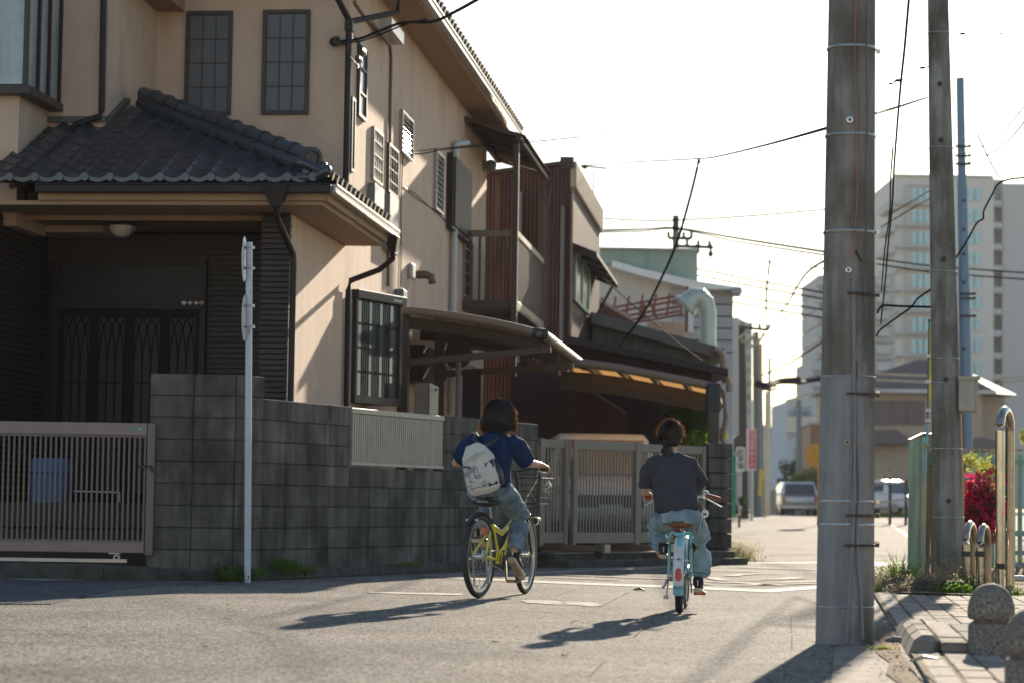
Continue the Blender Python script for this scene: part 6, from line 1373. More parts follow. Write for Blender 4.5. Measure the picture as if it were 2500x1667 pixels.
def wire(name, label, pts, r=.012, mat='wire', n=5):
    P = [at(*p) for p in pts]; Q = []
    for i in range(len(P)-1):            # smooth through the given points
        p0, p1, p2_, p3_ = P[max(i-1, 0)], P[i], P[i+1], P[min(i+2, len(P)-1)]
        for k in range(5):
            t = k/5; Q.append(.5*((2*p1)+(-p0+p2_)*t+(2*p0-5*p1+4*p2_-p3_)*t*t+(-p0+3*p1-3*p2_+p3_)*t**3))
    Q.append(P[-1]); return tag(MB().tube(Q, r, n).build(name, MT[mat], None, smooth=True), label, 'cable', 'overhead wires')
hc = ins0; hw_ = HM @ hc
W_ = [('thick service cable sweeping from the house corner up out of the picture', [(830, 102, 26.0), (880, 95, 25.6), (930, 75, 25), (985, 56, 24.3), (1058, 53, 23.3), (1110, 30, 22.5), (1170, -3, 21.5)], .016),
 ('second thin strand under the thick service cable at the house corner', [(835, 108, 26.0), (885, 100, 25.6), (935, 82, 25), (990, 60, 24.3), (1040, 48, 23.6)], .009),
 ('pair wire from the house wall past the balcony roof, upper strand', [(985, 373, 31), (1080, 363, 31), (1200, 350, 31), (1265, 345, 31), (1400, 330, 31), (1500, 320, 31)], .006),
 ('pair wire from the house wall past the balcony roof, lower strand', [(1000, 375, 31.2), (1030, 376, 31.2), (1100, 364, 31.2), (1265, 350, 31.2), (1420, 335, 31.2)], .008),
 ('wire from the roof aerial up to the big pole', [(1418, 405, 50), (1550, 396, 40), (1707, 388, 34), (1760, 381, 30), (1880, 352, 24), (2060, 302, 14)], .011),
 ('steep cable dropping from the aerial wire to the sheds', [(1707, 388, 34), (1700, 420, 34), (1680, 500, 35), (1650, 600, 36), (1610, 690, 38), (1568, 770, 40), (1500, 860, 41)], .020),
 ('thin diagonal wire from the awning down to the lean-to', [(1472, 678, 44), (1540, 740, 43.5), (1600, 790, 43), (1660, 840, 42), (1715, 880, 41)], .012),
 ('long flat wire from the maroon house to the large pole, top', [(1462, 533, 60), (1600, 539, 60), (1800, 530, 60), (2060, 508, 60)], .022),
 ('double cable bundle left of the double-armed pole', [(1458, 563, 60), (1560, 560, 63), (1652, 557, 69.5), (1800, 582, 60), (2060, 622, 50)], .03),
 ('lower strand of the cable bundle left of the double-armed pole', [(1458, 568, 60), (1560, 566, 63), (1652, 560, 69.5), (1800, 590, 60), (2060, 630, 50)], .022),
 ('sagging wire between the double-armed pole and large pole', [(1703, 600, 69), (1760, 610, 65), (1880, 640, 60), (2060, 661, 55)], .016),
 ('faint parallel wire crossing the middle sky, upper', [(1704, 657, 80), (1800, 676, 78), (1900, 695, 76), (2060, 724, 74)], .030),
 ('faint parallel wire crossing the middle sky, second', [(1704, 673, 80), (1800, 692, 78), (1900, 711, 76), (2060, 739, 74)], .030),
 ('faint parallel wire crossing the middle sky, third', [(1790, 720, 80), (1900, 740, 78), (2060, 764, 76)], .030),
 ('faint parallel wire crossing the middle sky, lowest', [(1790, 738, 80), (1900, 758, 78), (2060, 785, 76)], .030),
 ('wire slanting from a far crossarm up to the large pole', [(1875, 805, 79), (1920, 745, 60), (1968, 668, 45), (2060, 615, 30)], .022),
 ('drop wire hanging before the far crossarm', [(1880, 635, 60), (1872, 700, 60), (1870, 760, 65), (1870, 805, 78)], .026),
 ('thick cable bundle over the street end, left half', [(1846, 935, 85), (1862, 940, 85), (1880, 938, 86), (1900, 930, 88), (1950, 926, 90)], .12),
 ('thick cable bundle over the street end, right half', [(1900, 930, 88), (1950, 932, 90), (1975, 928, 92), (2060, 915, 92)], .09),
 ('cable rising right from the bundle over the street', [(1860, 915, 85), (1920, 890, 75), (1965, 862, 65), (2060, 800, 55)], .03),
 ('glinting cable loop at the far crossarm, first', [(1806, 826, 79), (1815, 818, 78.9), (1828, 806, 78.8)], .05),
 ('glinting cable loop at the far crossarm, second', [(1810, 832, 79), (1828, 832, 78.8), (1840, 822, 78.8), (1848, 810, 78.8)], .05),
 ('glinting cable loop at the far crossarm, third', [(1835, 845, 79), (1852, 835, 78.8), (1862, 820, 78.8), (1868, 812, 78.8)], .05),
 ('twisted black cable dropping between the two near poles, upper end off the frame', [(2219, -5, 18), (2208, 120, 19), (2199, 205, 20), (2190, 310, 21.5), (2182, 420, 23), (2178, 500, 24), (2168, 600, 26), (2160, 700, 28), (2150, 790, 30)], .010),
 ('second strand of the twisted cable between the near poles', [(2180, 360, 22), (2174, 440, 23.2), (2172, 520, 24.3), (2160, 610, 26.2), (2152, 710, 28.2)], .008),
 ('wire between the large pole and the second pole', [(2138, 277, 13.6), (2200, 259, 18), (2264, 238, 24)], .008),
 ('black cable running down from the right edge to behind the second pole', [(2520, 434, 25), (2470, 437, 26), (2437, 450, 27), (2420, 480, 27), (2402, 515, 27), (2400, 535, 27), (2385, 545, 27), (2360, 590, 27), (2330, 635, 27)], .011),
 ('second run of the black cable, left of the second pole', [(2275, 705, 27), (2240, 730, 28), (2225, 750, 28.5), (2190, 775, 29), (2150, 805, 30), (2140, 820, 30)], .012),
 ('slim grey bracket arm between the two near poles', [(2142, 765, 24.8), (2155, 747, 24.8), (2200, 748, 24.6), (2275, 750, 24.2)], .012),
 ('thin stay wire at upper right with small insulators', [(2440, 436, 30), (2410, 380, 30), (2388, 330, 30)], .009),
 ('upper faint wire at the far right sky', [(2357, 400, 46), (2420, 375, 40), (2470, 335, 35), (2510, 285, 30)], .012),
 ('lower faint wire at the far right sky', [(2357, 375, 46), (2430, 340, 40), (2510, 250, 32)], .011),
 ('faint double line crossing the tower, upper', [(2140, 632, 60), (2280, 650, 60), (2520, 668, 60)], .02),
 ('faint double line crossing the tower, lower', [(2140, 645, 60), (2280, 665, 60), (2520, 684, 60)], .02),
 ('slanting wire from the tower corner to the second pole', [(2170, 525, 60), (2230, 490, 55), (2275, 462, 50)], .016),
 ('lower slanting wire from the tower corner to the second pole', [(2150, 555, 60), (2230, 508, 55), (2275, 482, 50)], .016),
 ('pale power line over the tan roof, upper', [(2140, 911, 90), (2200, 914, 90), (2270, 916, 90)], .05),
 ('pale power line over the tan roof, middle', [(2140, 926, 90), (2200, 929, 90), (2270, 932, 90)], .05),
 ('pale cable right of the meter box, upper', [(2420, 926, 60), (2460, 922, 60), (2520, 917, 60)], .02),
 ('pale cable right of the meter box, lower', [(2430, 937, 60), (2470, 930, 60), (2520, 926, 60)], .02)]
for i, (lb, pts, r) in enumerate(W_): wire('overhead_wire', lb, pts, r, 'rope' if 'pale' in lb or 'glinting' in lb else 'wire')  # glinting loops have their sun glare painted in as a pale colour
for (px, py, Y, s, lb) in ((2193, 197, 20, .05, 'cluster of wire clips on the twisted cable near the top'), (2175, 205, 20, .03, 'small clip left of the twisted cable'), (2350, 83, 25, .05, 'small dark cable joint in the sky right of the second pole'), (2445, 82, 25, .03, 'tiny cable joint near the right edge of the sky'), (2253, 166, 23.8, .05, 'small bracket on the left of the second pole'), (1707, 396, 34, .05, 'cable joint where the steep cable leaves the aerial wire')):
    c = at(px, py, Y); s *= .5; m = MB().ball(c, (s*1.2, s*.6, s*.5), 8, 5).bar(c+Vector((-s*1.5, 0, -s*.5)), c+Vector((s*2.2, 0, s*.6)), .008, .008); tag(m.build('cable_joint', MT['wire'], None), lb, 'cable joint')
bin_ = thing('blue_bin', 'tall blue plastic bin on the porch behind the pinkish gate', 'bin', (at(114, 1222, 23.3).x, 23.3, FZ))
MT['bluep'] = M('blue_plastic', (.055, .12, .26), .5, var=.08, scale=6)
a, b_ = at(67, 1222, 23.3), at(165, 1118, 23.3); zc = at(100, 1152, 23.3).z
m = MB().loft([((a.x+b_.x)/2, 23.5, FZ), ((a.x+b_.x)/2, 23.5, zc-.01)], [(.185, .17), (.195, .18)], 28, up=Vector((0, 1, 0)), power=.55); m.build('tub', MT['bluep'], bin_, smooth=True)
m = MB().loft([((a.x+b_.x)/2, 23.5, zc), ((a.x+b_.x)/2, 23.5, zc+.02), ((a.x+b_.x)/2, 23.5, b_.z-.02), ((a.x+b_.x)/2, 23.5, b_.z)], [(.2, .185), (.2, .185), (.19, .175), (.17, .16)], 28, up=Vector((0, 1, 0)), power=.55); m.build('lid', MT['bluep'], bin_, smooth=True)
MB().box((( a.x+b_.x)/2-.06, 23.30, zc-.05), ((a.x+b_.x)/2+.03, 23.335, zc-.02)).build('handle', MT['bluep'], bin_)
tag(MB().tube([at(180, 1198, 23.0), at(292, 1201, 23.0)], .006, 5).tube([at(292, 1201, 23.0), at(292, 1225, 23.0)], .006, 5).build('porch_rail', MT['white'], None), 'thin white rail on the porch step right of the blue bin', 'rail')
for i in range(26):
    p = gp(rnd.uniform(100, 1900), rnd.uniform(1480, 1660), .006)
# a few fallen yellow petals on the road
MT['yel'] = M('yellow_petal', (.6, .5, .03), .7)
for k, (px, py) in enumerate(((500, 1578), (168, 1610), (1207, 1566), (1376, 1600), (555, 1476))):
    c = gp(px, py, .008); tag(MB().add([c+Vector((-.02, -.01, 0)), c+Vector((.015, -.015, .006)), c+Vector((.02, .012, 0)), c+Vector((-.008, .018, .008))], [(0, 1, 2, 3)]).build('fallen_petal', MT['yel'], None), ('yellow fallen petal lying on the road near the lower left', 'yellow petal nearest the lower left corner', 'yellow petal on the road below the left cyclist shadow', 'yellow petal on the road below the right cyclist shadow', 'tiny yellow petal near the shadow edge on the left')[k], 'petal')
# ------------------------------------------------------------------ bicycles and riders
def solid(mb, name, mat, parent, voxel=.007, it=4, wr=None, fac=.5):
    me = mb.mesh('tmp'); t = bpy.data.objects.new('tmp', me); COL.objects.link(t)
    r = t.modifiers.new('r', 'REMESH'); r.mode = 'VOXEL'; r.voxel_size = voxel
    if it: s = t.modifiers.new('s', 'SMOOTH'); s.iterations = it; s.factor = fac
    bpy.context.view_layer.update(); dg = bpy.context.evaluated_depsgraph_get()
    me2 = bpy.data.meshes.new_from_object(t.evaluated_get(dg)); bpy.data.objects.remove(t)
    if wr:
        amp, sx, sy, sz = wr; nr = [v.normal.copy() for v in me2.vertices]
        for v, q in zip(me2.vertices, nr):
            c = v.co; a = noise.noise(Vector((c.x*sx, c.y*sy, c.z*sz))); b_ = noise.noise(Vector((c.x*sx*2.3+5, c.y*sy*2.3, c.z*sz*2.3)))
            v.co = c+q*amp*((1-abs(a)*2.2)*.8+b_*.5)
    me2.materials.clear(); me2.materials.append(mat if not isinstance(mat, str) else MT[mat]); me2.shade_smooth(); me2.name = name
    o = bpy.data.objects.new(name, me2); COL.objects.link(o)
    if parent: o.parent = parent; WM[o.name] = wmat(parent)
    return o
def B(m, name, mat, parent, **k): return m.build(name, MT[mat], parent, local=True, **k)
def wheel(parent, c, ax, R1, r, rimcol, spokes=28, hub=.022, name='wheel'):
    c = Vector(c); ax = Vector(ax).normalized()
    w = B(MB().loft([c-ax*.05, c-ax*.03, c-ax*.029, c+ax*.029, c+ax*.03, c+ax*.05], [.008, .008, hub, hub, .008, .008], 12), name, 'chrome', parent, smooth=True)
    B(MB().ring(c, ax, R1-r, r, 48, 10), 'tyre', 'black', w, smooth='full')
    m = MB(); s, u = frame_for(ax); Ro, Ri, hw = R1-2*r+.004, R1-2*r-.022, .012; N = 48; vs = []
    for i in range(N):
        a = 2*math.pi*i/N; rd = s*math.cos(a)+u*math.sin(a)
        vs += [c+rd*Ro-ax*hw*1.15, c+rd*Ri-ax*hw*.8, c+rd*Ri+ax*hw*.8, c+rd*Ro+ax*hw*1.15]
    m.v = vs; m.f = [(4*i+k, 4*((i+1) % N)+k, 4*((i+1) % N)+(k+1) % 4, 4*i+(k+1) % 4) for i in range(N) for k in range(4)]
    B(m, 'rim', rimcol, w, smooth=True)
    sp = MB()
    for i in range(spokes):
        a = 2*math.pi*i/spokes; a2 = a+(.55 if i % 4 < 2 else -.55); sg = 1 if i % 2 else -1
        p = c+ax*sg*.028+(s*math.cos(a2)+u*math.sin(a2))*hub; q = c+(s*math.cos(a)+u*math.sin(a))*Ri
        sp.tube([p, q], .0013, 3)
    B(sp, 'spokes', 'steel', w)
    return w
def fender(parent, c, ax, R1, wd_, a0, a1, mat, name='mudguard', n=16, z=.0):
    c = Vector(c); ax = Vector(ax).normalized(); fw = Vector((0, 0, 1)).cross(ax); m = MB(); k = 6
    for i in range(n+1):
        a = R(a0+(a1-a0)*i/n); rd = fw*math.cos(a)+Vector((0, 0, 1))*math.sin(a)
        for lay in (0, .002):
            for j in range(k+1):
                t = -1+2*j/k; m.v.append(c+rd*(R1+.012-.014*t*t-lay)+ax*wd_*t)
    w_ = 2*(k+1)
    for i in range(n):
        for j in range(k):
            m.f.append((i*w_+j, i*w_+j+1, (i+1)*w_+j+1, (i+1)*w_+j)); m.f.append((i*w_+k+1+j, (i+1)*w_+k+1+j, (i+1)*w_+k+2+j, i*w_+k+2+j))
    return B(m, name, mat, parent, smooth='full')
MT['yellowp'] = M('yellow_green_frame_paint', (.74, .70, .02), .3, var=.05, spec=.8); MT['mint'] = M('mint_blue_frame_paint', (.20, .52, .55), .3, var=.05, spec=.8)
MT['leather'] = M('brown_leather', (.20, .055, .02), .5, var=.1); MT['alloy'] = M('dull_alloy_rim', (.42, .42, .43), .3, metal=.8, var=.08)
MT['amberr'] = M('amber_reflector', (.8, .14, .005), .25, spec=1); MT['whitef'] = M('white_mudguard_paint', (.62, .64, .64), .3)
# ---- yellow bicycle
b0_ = gp(1168, 1459); HD = R(20.5)
yb_ = thing('bicycle', 'yellow-framed adult bicycle with black saddle, red reflector and front basket', 'bicycle', b0_, -HD, 'bicycles ridden side by side')
RW = .325; rear = (0, 0, RW); fr_ = (0, 1.05, RW); stx = Vector((math.sin(R(-7)), 0, 0)); fax = Vector((math.cos(R(6)), math.sin(R(6)), 0))
wheel(yb_, rear, (1, 0, 0), RW, .024, 'alloy', name='rear_wheel'); wheel(yb_, fr_, fax, RW, .022, 'alloy', name='front_wheel')
BB_ = Vector((0, .43, .285)); ST = Vector((0, .255, .60)); HT = Vector((0, .86, .78)); HBt = Vector((0, .90, .64))
B(MB().tube([BB_, ST], .018, 10).tube([ST+Vector((0, .02, -.04)), Vector((0, .5, .50)), HBt+Vector((0, 0, .02))], .019, 10).loft([HBt, Vector((0, .62, .40)), BB_+Vector((0, .03, .03))], [.024, .028, .026], 10).tube([HBt, HT], .022, 10)
  .tube([BB_, (.055, .02, RW)], .011, 8).tube([BB_, (-.055, .02, RW)], .011, 8).tube([ST-Vector((0, 0, .05)), (.055, .0, RW+.01)], .009, 8).tube([ST-Vector((0, 0, .05)), (-.055, .0, RW+.01)], .009, 8).loft([BB_-Vector((.04, 0, 0)), BB_+Vector((.04, 0, 0))], .026, 12), 'frame', 'yellowp', yb_, smooth=True)
B(MB().tube([HBt, fr_+Vector((0, -.03, RW+.05-.0))-Vector((0, 0, .02))], .02, 8).tube([Vector((.045, .93, .62)), Vector((.055, 1.03, .34))], .011, 8).tube([Vector((-.045, .93, .62)), Vector((-.055, 1.03, .34))], .011, 8).bar((-.05, .93, .63), (.05, .93, .63), .03, .03) if False else
  MB().tube([HBt, (0, .935, .67-.02)], .018, 8).tube([(.045, .935, .665), (.052, 1.0, .45), (.055, 1.05, RW)], .011, 8).tube([(-.045, .935, .665), (-.052, 1.0, .45), (-.055, 1.05, RW)], .011, 8).tube([(-.045, .935, .665), (.045, .935, .665)], .014, 8), 'fork', 'plastic', yb_, smooth=True)
B(MB().tube([ST, (0, .215, .72)], .0125, 10), 'seat_post', 'chrome', yb_, smooth=True); B(MB().loft([ST-Vector((0, -.005, .02)), ST+Vector((0, -.003, .02))], .024, 12).box(ST+Vector((-.045, -.03, -.01)), ST+Vector((.02, -.015, .01))), 'seat_clamp', 'plastic', yb_)
sd_ = B(MB().loft([(0, .06, .735), (0, .09, .74), (0, .16, .742), (0, .24, .74), (0, .34, .74), (0, .37, .735)], [(.045, .012), (.10, .030), (.105, .030), (.06, .026), (.025, .02), (.012, .01)], 20, up=Vector((0, 0, 1))), 'saddle', 'black', yb_, smooth='full')
def lt3(parent, body, size, loc, mat, nm='lettering', rz=0, ry=0, rx=math.pi/2):
    c = bpy.data.curves.new(nm, 'FONT'); c.body = body; c.size = size; c.align_x = 'CENTER'; c.align_y = 'CENTER'; c.extrude = .0006; c.resolution_u = 1; c.offset = .0002
    t = bpy.data.objects.new(nm, c); me = bpy.data.meshes.new_from_object(t); bpy.data.objects.remove(t); me.materials.clear(); me.materials.append(MT[mat])
    o = bpy.data.objects.new(nm, me); COL.objects.link(o); o.parent = parent; o.matrix_local = Matrix.Translation(Vector(loc)) @ Matrix.Rotation(rz, 4, 'Z') @ Matrix.Rotation(ry, 4, 'Y') @ Matrix.Rotation(rx, 4, 'X'); return o
lt3(sd_, 'EMERALDAS', .018, (0, .052, .752), 'stickw', 'saddle_badge')
fender(yb_, rear, (1, 0, 0), RW+.01, .032, 60, 128, 'plastic'); fender(yb_, fr_, fax, RW+.01, .030, 50, 165, 'plastic')
B(MB().tube([(.06, 0, RW), (.035, -.14, RW+.30)], .0025, 4).tube([(-.06, 0, RW), (-.035, -.14, RW+.30)], .0025, 4).box((-.05, -.175, .60), (.05, -.16, .615)), 'mudguard_stay', 'steel', yb_)
rf_ = B(MB().loft([(0.0, .10, .52), (0.0, .125, .52)], .032, 20, up=Vector((0, 0, 1))), 'reflector', 'redl', yb_); B(MB().bar((0, .125, .52), (0, .26, .55), .012, .012), 'reflector_arm', 'plastic', yb_)
B(MB().tube([HT, (0, .83, .93), (0, .80, 1.0)], .014, 10).tube([(-.29, .70, 1.02), (-.18, .77, 1.025), (0, .80, 1.0), (.18, .77, 1.025), (.29, .70, 1.02)], .011, 10), 'handlebar', 'plastic', yb_, smooth=True)
for s in (-1, 1):
    B(MB().tube([(s*.19, .765, 1.025), (s*.30, .694, 1.018)], .017, 12), 'grip', 'black', yb_, smooth=True)
    B(MB().tube([(s*.17, .79, 1.02), (s*.20, .81, 1.0), (s*.29, .745, .985)], .006, 6).tube([(s*.19, .78, 1.02), (s*.12, .98, .93), (s*.03, 1.0, .80), (0, .95, .66)], .003, 5), 'brake_lever', 'chrome', yb_, smooth=True)
bk = MB(); x0, x1, y0, y1, z0, z1 = -.165, .165, .97, 1.22, .74, .95
def bx(t, z): k = (z-z0)/(z1-z0); ex = .03*k; return t
for zz in (z0, z0+.05, z0+.10, z0+.155, z1):
    e = .03*(zz-z0)/(z1-z0); P = [(x0-e+.03, y0-e+.02, zz), (x1+e-.03, y0-e+.02, zz), (x1+e-.03, y1+e, zz), (x0-e+.03, y1+e, zz), (x0-e+.03, y0-e+.02, zz)]; bk.tube(P, .0028 if zz not in (z0, z1) else .0045, 4)
for i in range(11):
    t = i/10
    for (a, b2) in (((x0+.03, y0+.02), (x1-.03, y0+.02)), ((x1-.03, y0+.02), (x1-.03, y1)), ((x0+.03, y1), (x1-.03, y1)), ((x0+.03, y0+.02), (x0+.03, y1))):
        p = Vector((a[0]+(b2[0]-a[0])*t, a[1]+(b2[1]-a[1])*t, z0)); c_ = Vector(((x0+x1)/2, (y0+y1)/2+.01, z0)); q = p+(p-c_)*.17; q.z = z1; bk.tube([p, q], .0018, 3)
    bk.tube([(x0+.03+(x1-x0-.06)*t, y0+.02, z0), (x0+.03+(x1-x0-.06)*t, y1, z0)], .0022, 3)
B(bk, 'basket', 'plastic', yb_); B(MB().tube([(.13, 1.1, .86), (.17, 1.12, .93), (.21, 1.08, .88)], .006, 5).tube([(.14, 1.08, .84), (.20, 1.12, .90)], .005, 5), 'basket_lock', 'stickw', yb_)
B(MB().ball((.115, 1.0, .60), (.032, .05, .032), 14, 10), 'headlamp', 'plastic', yb_, smooth=True); B(MB().ring((.115, .955, .60), (0, 1, 0), .032, .005, 18, 6), 'lamp_rim', 'chrome', yb_, smooth=True); B(MB().bar((.04, .98, .63), (.115, 1.0, .61), .012, .012).tube([(.12, .99, .63), (.11, .97, .76), (.06, .95, .86)], .004, 5), 'lamp_bracket', 'plastic', yb_)
def drive(bk_, BB, rc, crank, ang_, ped_x, mat='plastic', R_=.085, pedmat='plastic'):
    d = Vector((0, math.cos(ang_), math.sin(ang_)))
    B(MB().ring(BB+Vector((.045, 0, 0)), (1, 0, 0), R_, .004, 32, 6).ring(BB+Vector((.045, 0, 0)), (1, 0, 0), R_*.45, .006, 18, 6).bar(BB+Vector((.045, -R_, 0)), BB+Vector((.045, R_, 0)), .006, .012).bar(BB+Vector((.045, 0, -R_)), BB+Vector((.045, 0, R_)), .012, .006), 'chainring', mat, bk_)
    B(MB().tube([BB+Vector((.047, 0, R_)), Vector((.047, rc[1], rc[2]+.035))], .004, 5).tube([BB+Vector((.047, 0, -R_)), Vector((.047, rc[1], rc[2]-.035))], .004, 5), 'chain', 'steel', bk_)
    for s, dd in ((1, d), (-1, -d)):
        e = BB+dd*crank+Vector((s*.07, 0, 0)); B(MB().bar(BB+Vector((s*.06, 0, 0)), e, .012, .022), 'crank', 'chrome', bk_)
        p = B(MB().box(e+Vector((min(s*.015, s*.10), -.045, -.013)), e+Vector((max(s*.015, s*.10), .045, .010))), 'pedal', pedmat, bk_, bevel=.004)
        B(MB().box(e+Vector((s*.057-.024, -.049, -.007)), e+Vector((s*.057+.024, -.0455, .005))), 'pedal_reflector', 'amberr', p)
    B(MB().loft([Vector((.035, rc[1], rc[2])), Vector((.05, rc[1], rc[2]))], [.05, .022], 16), 'sprocket', 'steel', bk_)
drive(yb_, BB_, rear, .16, R(-88), .1)
B(MB().tube([(.06, .0, RW-.02), (.065, .02, RW-.13), (.065, .04, RW-.2)], .01, 6).ball((.066, .02, RW-.1), (.012, .02, .02), 8, 6).ball((.066, .045, RW-.2), (.012, .022, .022), 8, 6), 'derailleur', 'steel', yb_)
B(MB().tube([(-.07, .0, RW-.02), (-.12, -.01, RW-.03)], .012, 8).tube([(-.06, .02, RW), (-.08, .12, .06), (-.085, .2, .09)], .007, 6), 'kickstand', 'steel', yb_)
# ---- small mint blue bicycle
c0_ = gp(1659, 1497); HB2 = R(6.2)
mb2 = thing('bicycle', 'small mint-blue bicycle with brown saddle, grips and a red rear reflector', 'bicycle', c0_, -HB2, 'bicycles ridden side by side')
RB = .255; rear2 = (0, 0, RB); front2 = (0, .86, RB); fax2 = Vector((math.cos(R(2)), -math.sin(R(2)), 0))
wheel(mb2, rear2, (1, 0, 0), RB, .027, 'alloy', 24, name='rear_wheel'); wheel(mb2, front2, fax2, RB, .025, 'alloy', 24, name='front_wheel')
BB2 = Vector((0, .36, .255))
B(MB().tube([BB2, (0, .20, .52)], .017, 10).tube([BB2, (0, .45, .42), (0, .70, .60)], .019, 10).tube([(0, .70, .68), (0, .74, .54)], .021, 10).tube([(0, .215, .47), (0, .45, .52), (0, .71, .66)], .015, 8)
  .tube([BB2, (.05, 0, RB)], .009, 8).tube([BB2, (-.05, 0, RB)], .009, 8).tube([(.02, .2, .50), (.055, .0, RB+.005)], .0085, 8).tube([(-.02, .2, .50), (-.055, .0, RB+.005)], .0085, 8), 'frame', 'mint', mb2, smooth=True)
B(MB().tube([(.04, .75, .54), (.05, .86, RB)], .011, 8).tube([(-.04, .75, .54), (-.05, .86, RB)], .011, 8).tube([(-.04, .75, .54), (.04, .75, .54)], .013, 8), 'fork', 'mint', mb2, smooth=True)
B(MB().tube([(.078, -.0, RB), (.075, -.03, .45), (.070, -.035, .545), (.055, -.02, .56), (.04, .02, .555)], .009, 8).tube([(-.078, .0, RB), (-.075, -.03, .45), (-.070, -.035, .545), (-.055, -.02, .56), (-.04, .02, .555)], .009, 8)
  .loft([(-.042, -.01, .545), (.042, -.01, .545)], [(.018, .014), (.018, .014)], 10).ball((.083, -.035, .525), .012, 8, 6).ball((-.083, -.035, .525), .012, 8, 6), 'rear_carrier', 'mint', mb2, smooth=True)
fd = fender(mb2, rear2, (1, 0, 0), RB+.012, .036, 70, 205, 'whitef'); fender(mb2, rear2, (1, 0, 0), RB+.0145, .026, 70, 130, 'mint', 'mudguard_top'); fender(mb2, rear2, (1, 0, 0), RB+.0143, .037, 192, 206, 'mint', 'mudguard_tip'); fender(mb2, front2, fax2, RB+.012, .033, 40, 150, 'whitef')
def fpt(a, off=.0): an = R(a); return Vector((0, math.cos(an)*(RB+.024+off)*1.0, RB+math.sin(an)*(RB+.024+off)))
p = fpt(176); B(MB().loft([p+Vector((0, .004, 0)), p+Vector((0, -.014, 0))], [(.024, .045), (.019, .038)], 20, up=Vector((0, 0, 1)), power=.75), 'reflector', 'redl', mb2, smooth=True)
p = fpt(153); B(MB().ball(p, .009, 8, 6), 'mudguard_bolt', 'plastic', mb2); B(MB().tube([(-.075, .02, .36), (-.045, -.2, .37), (0, -.275, .385), (.045, -.2, .37), (.075, .02, .36)], .004, 5), 'mudguard_stay', 'steel', mb2, smooth=True)
lt3(mb2, 'みたか', .026, tuple(fpt(194)+Vector((0, -.006, 0))), 'bluep', 'mudguard_sticker')
sdb = B(MB().loft([(0, .045, .612), (0, .065, .612), (0, .13, .618), (0, .19, .61), (0, .27, .612), (0, .29, .61)], [(.05, .012), (.088, .026), (.085, .026), (.045, .022), (.02, .016), (.01, .008)], 20, up=Vector((0, 0, 1))), 'saddle', 'leather', mb2, smooth='full')
B(MB().tube([(0, .205, .50), (0, .16, .60)], .0125, 10), 'seat_post', 'chrome', mb2, smooth=True); B(MB().ring((-.03, .11, .575), (0, 0, 1), .014, .004, 10, 5).ring((.03, .11, .575), (0, 0, 1), .014, .004, 10, 5).loft([(-.025, .06, .56), (-.025, .1, .50)], .03, 8), 'saddle_spring', 'leather', mb2)
B(MB().tube([(0, .70, .67), (0, .66, .77)], .012, 8).tube([(-.26, .47, .795), (-.18, .53, .82), (-.08, .62, .80), (0, .66, .77), (.08, .62, .80), (.18, .53, .82), (.26, .47, .795)], .0095, 10), 'handlebar', 'chrome', mb2, smooth=True)
for s in (-1, 1):
    B(MB().tube([(s*.17, .535, .818), (s*.265, .455, .792)], .0165, 12), 'grip', 'leather', mb2, smooth=True)
    B(MB().tube([(s*.13, .585, .80), (s*.17, .57, .79), (s*.275, .49, .735)], .006, 6), 'brake_lever', 'chrome', mb2, smooth=True)
B(MB().lathe((.155, .57, .815), [(.006, 0), (.022, .012), (.026, .022), (.018, .036), (.004, .041)], 16), 'bell', 'chrome', mb2, smooth=True)
drive(mb2, BB2, rear2, .125, R(-83), .1, 'steel', .07, 'leather')
B(MB().tube([(-.09, .0, RB-.02), (-.10, -.02, RB-.06), (-.12, -.03, RB-.08)], .009, 6).tube([(-.08, .02, RB-.02), (-.09, -.01, .12), (-.08, -.04, .11)], .006, 6).box((-.11, -.04, .10), (-.075, -.02, .125)), 'kickstand', 'steel', mb2)
B(MB().loft([(.06, .0, RB), (.075, .0, RB)], .03, 14).ball((-.06, .0, RB), (.03, .035, .035), 10, 8), 'hub_brake', 'steel', mb2)
# keyring charm hanging from the bell side
ch_ = thing('cloud_charm', 'small white flower-shaped charm hanging from the right handlebar of the mint-blue bicycle', 'charm', wmat(mb2) @ Vector((.155, .50, .69)), -HB2)
m = MB(); 
for k in range(7): a = 2*math.pi*k/7; m.ball((.018*math.cos(a), -.0, -.0+.02*math.sin(a)), (.011, .005, .011), 8, 6)
m.ball((0, 0, 0), (.018, .006, .02), 10, 6); B(m, 'charm', 'white', ch_, smooth=True); B(MB().ball((.002, -.006, -.004), (.012, .003, .010), 8, 6), 'blue_center', 'bluep', ch_); B(MB().tube([(0, 0, .03), (-.03, .03, .075), (-.05, .06, .10)], .002, 4), 'cord', 'stickw', ch_)
# ------------------------------------------------------------------ people
MT['skin'] = M('skin', (.50, .27, .17), .5, var=.05, sub=.12); MT['hair'] = M('black_hair', (.012, .009, .008), .45, var=.3, scale=60, streak=.3, spec=.4)
MT['navy'] = M('navy_cotton', (.012, .028, .078), .9, var=.08, scale=10, bump=.0012, bscale=300, spec=.15); MT['charcoal'] = M('charcoal_cotton', (.055, .055, .066), .9, var=.08, scale=10, bump=.0012, bscale=300, spec=.15)
def denim(name, a, b_):
    m = M(name, a, .9, var=.2, scale=14, bump=.0015, bscale=260, spec=.15, dirt=(b_, 7, .40, .72)); return m
MT['denim'] = denim('blue_grey_denim', (.10, .14, .18), (.25, .31, .35)); MT['denim2'] = denim('washed_light_denim', (.19, .27, .32), (.36, .44, .48))
MT['sole'] = M('cream_rubber_sole', (.50, .43, .33), .7); MT['gum'] = M('tan_outsole', (.33, .24, .16), .8); MT['shoe'] = M('black_suede', (.016, .015, .018), .85)
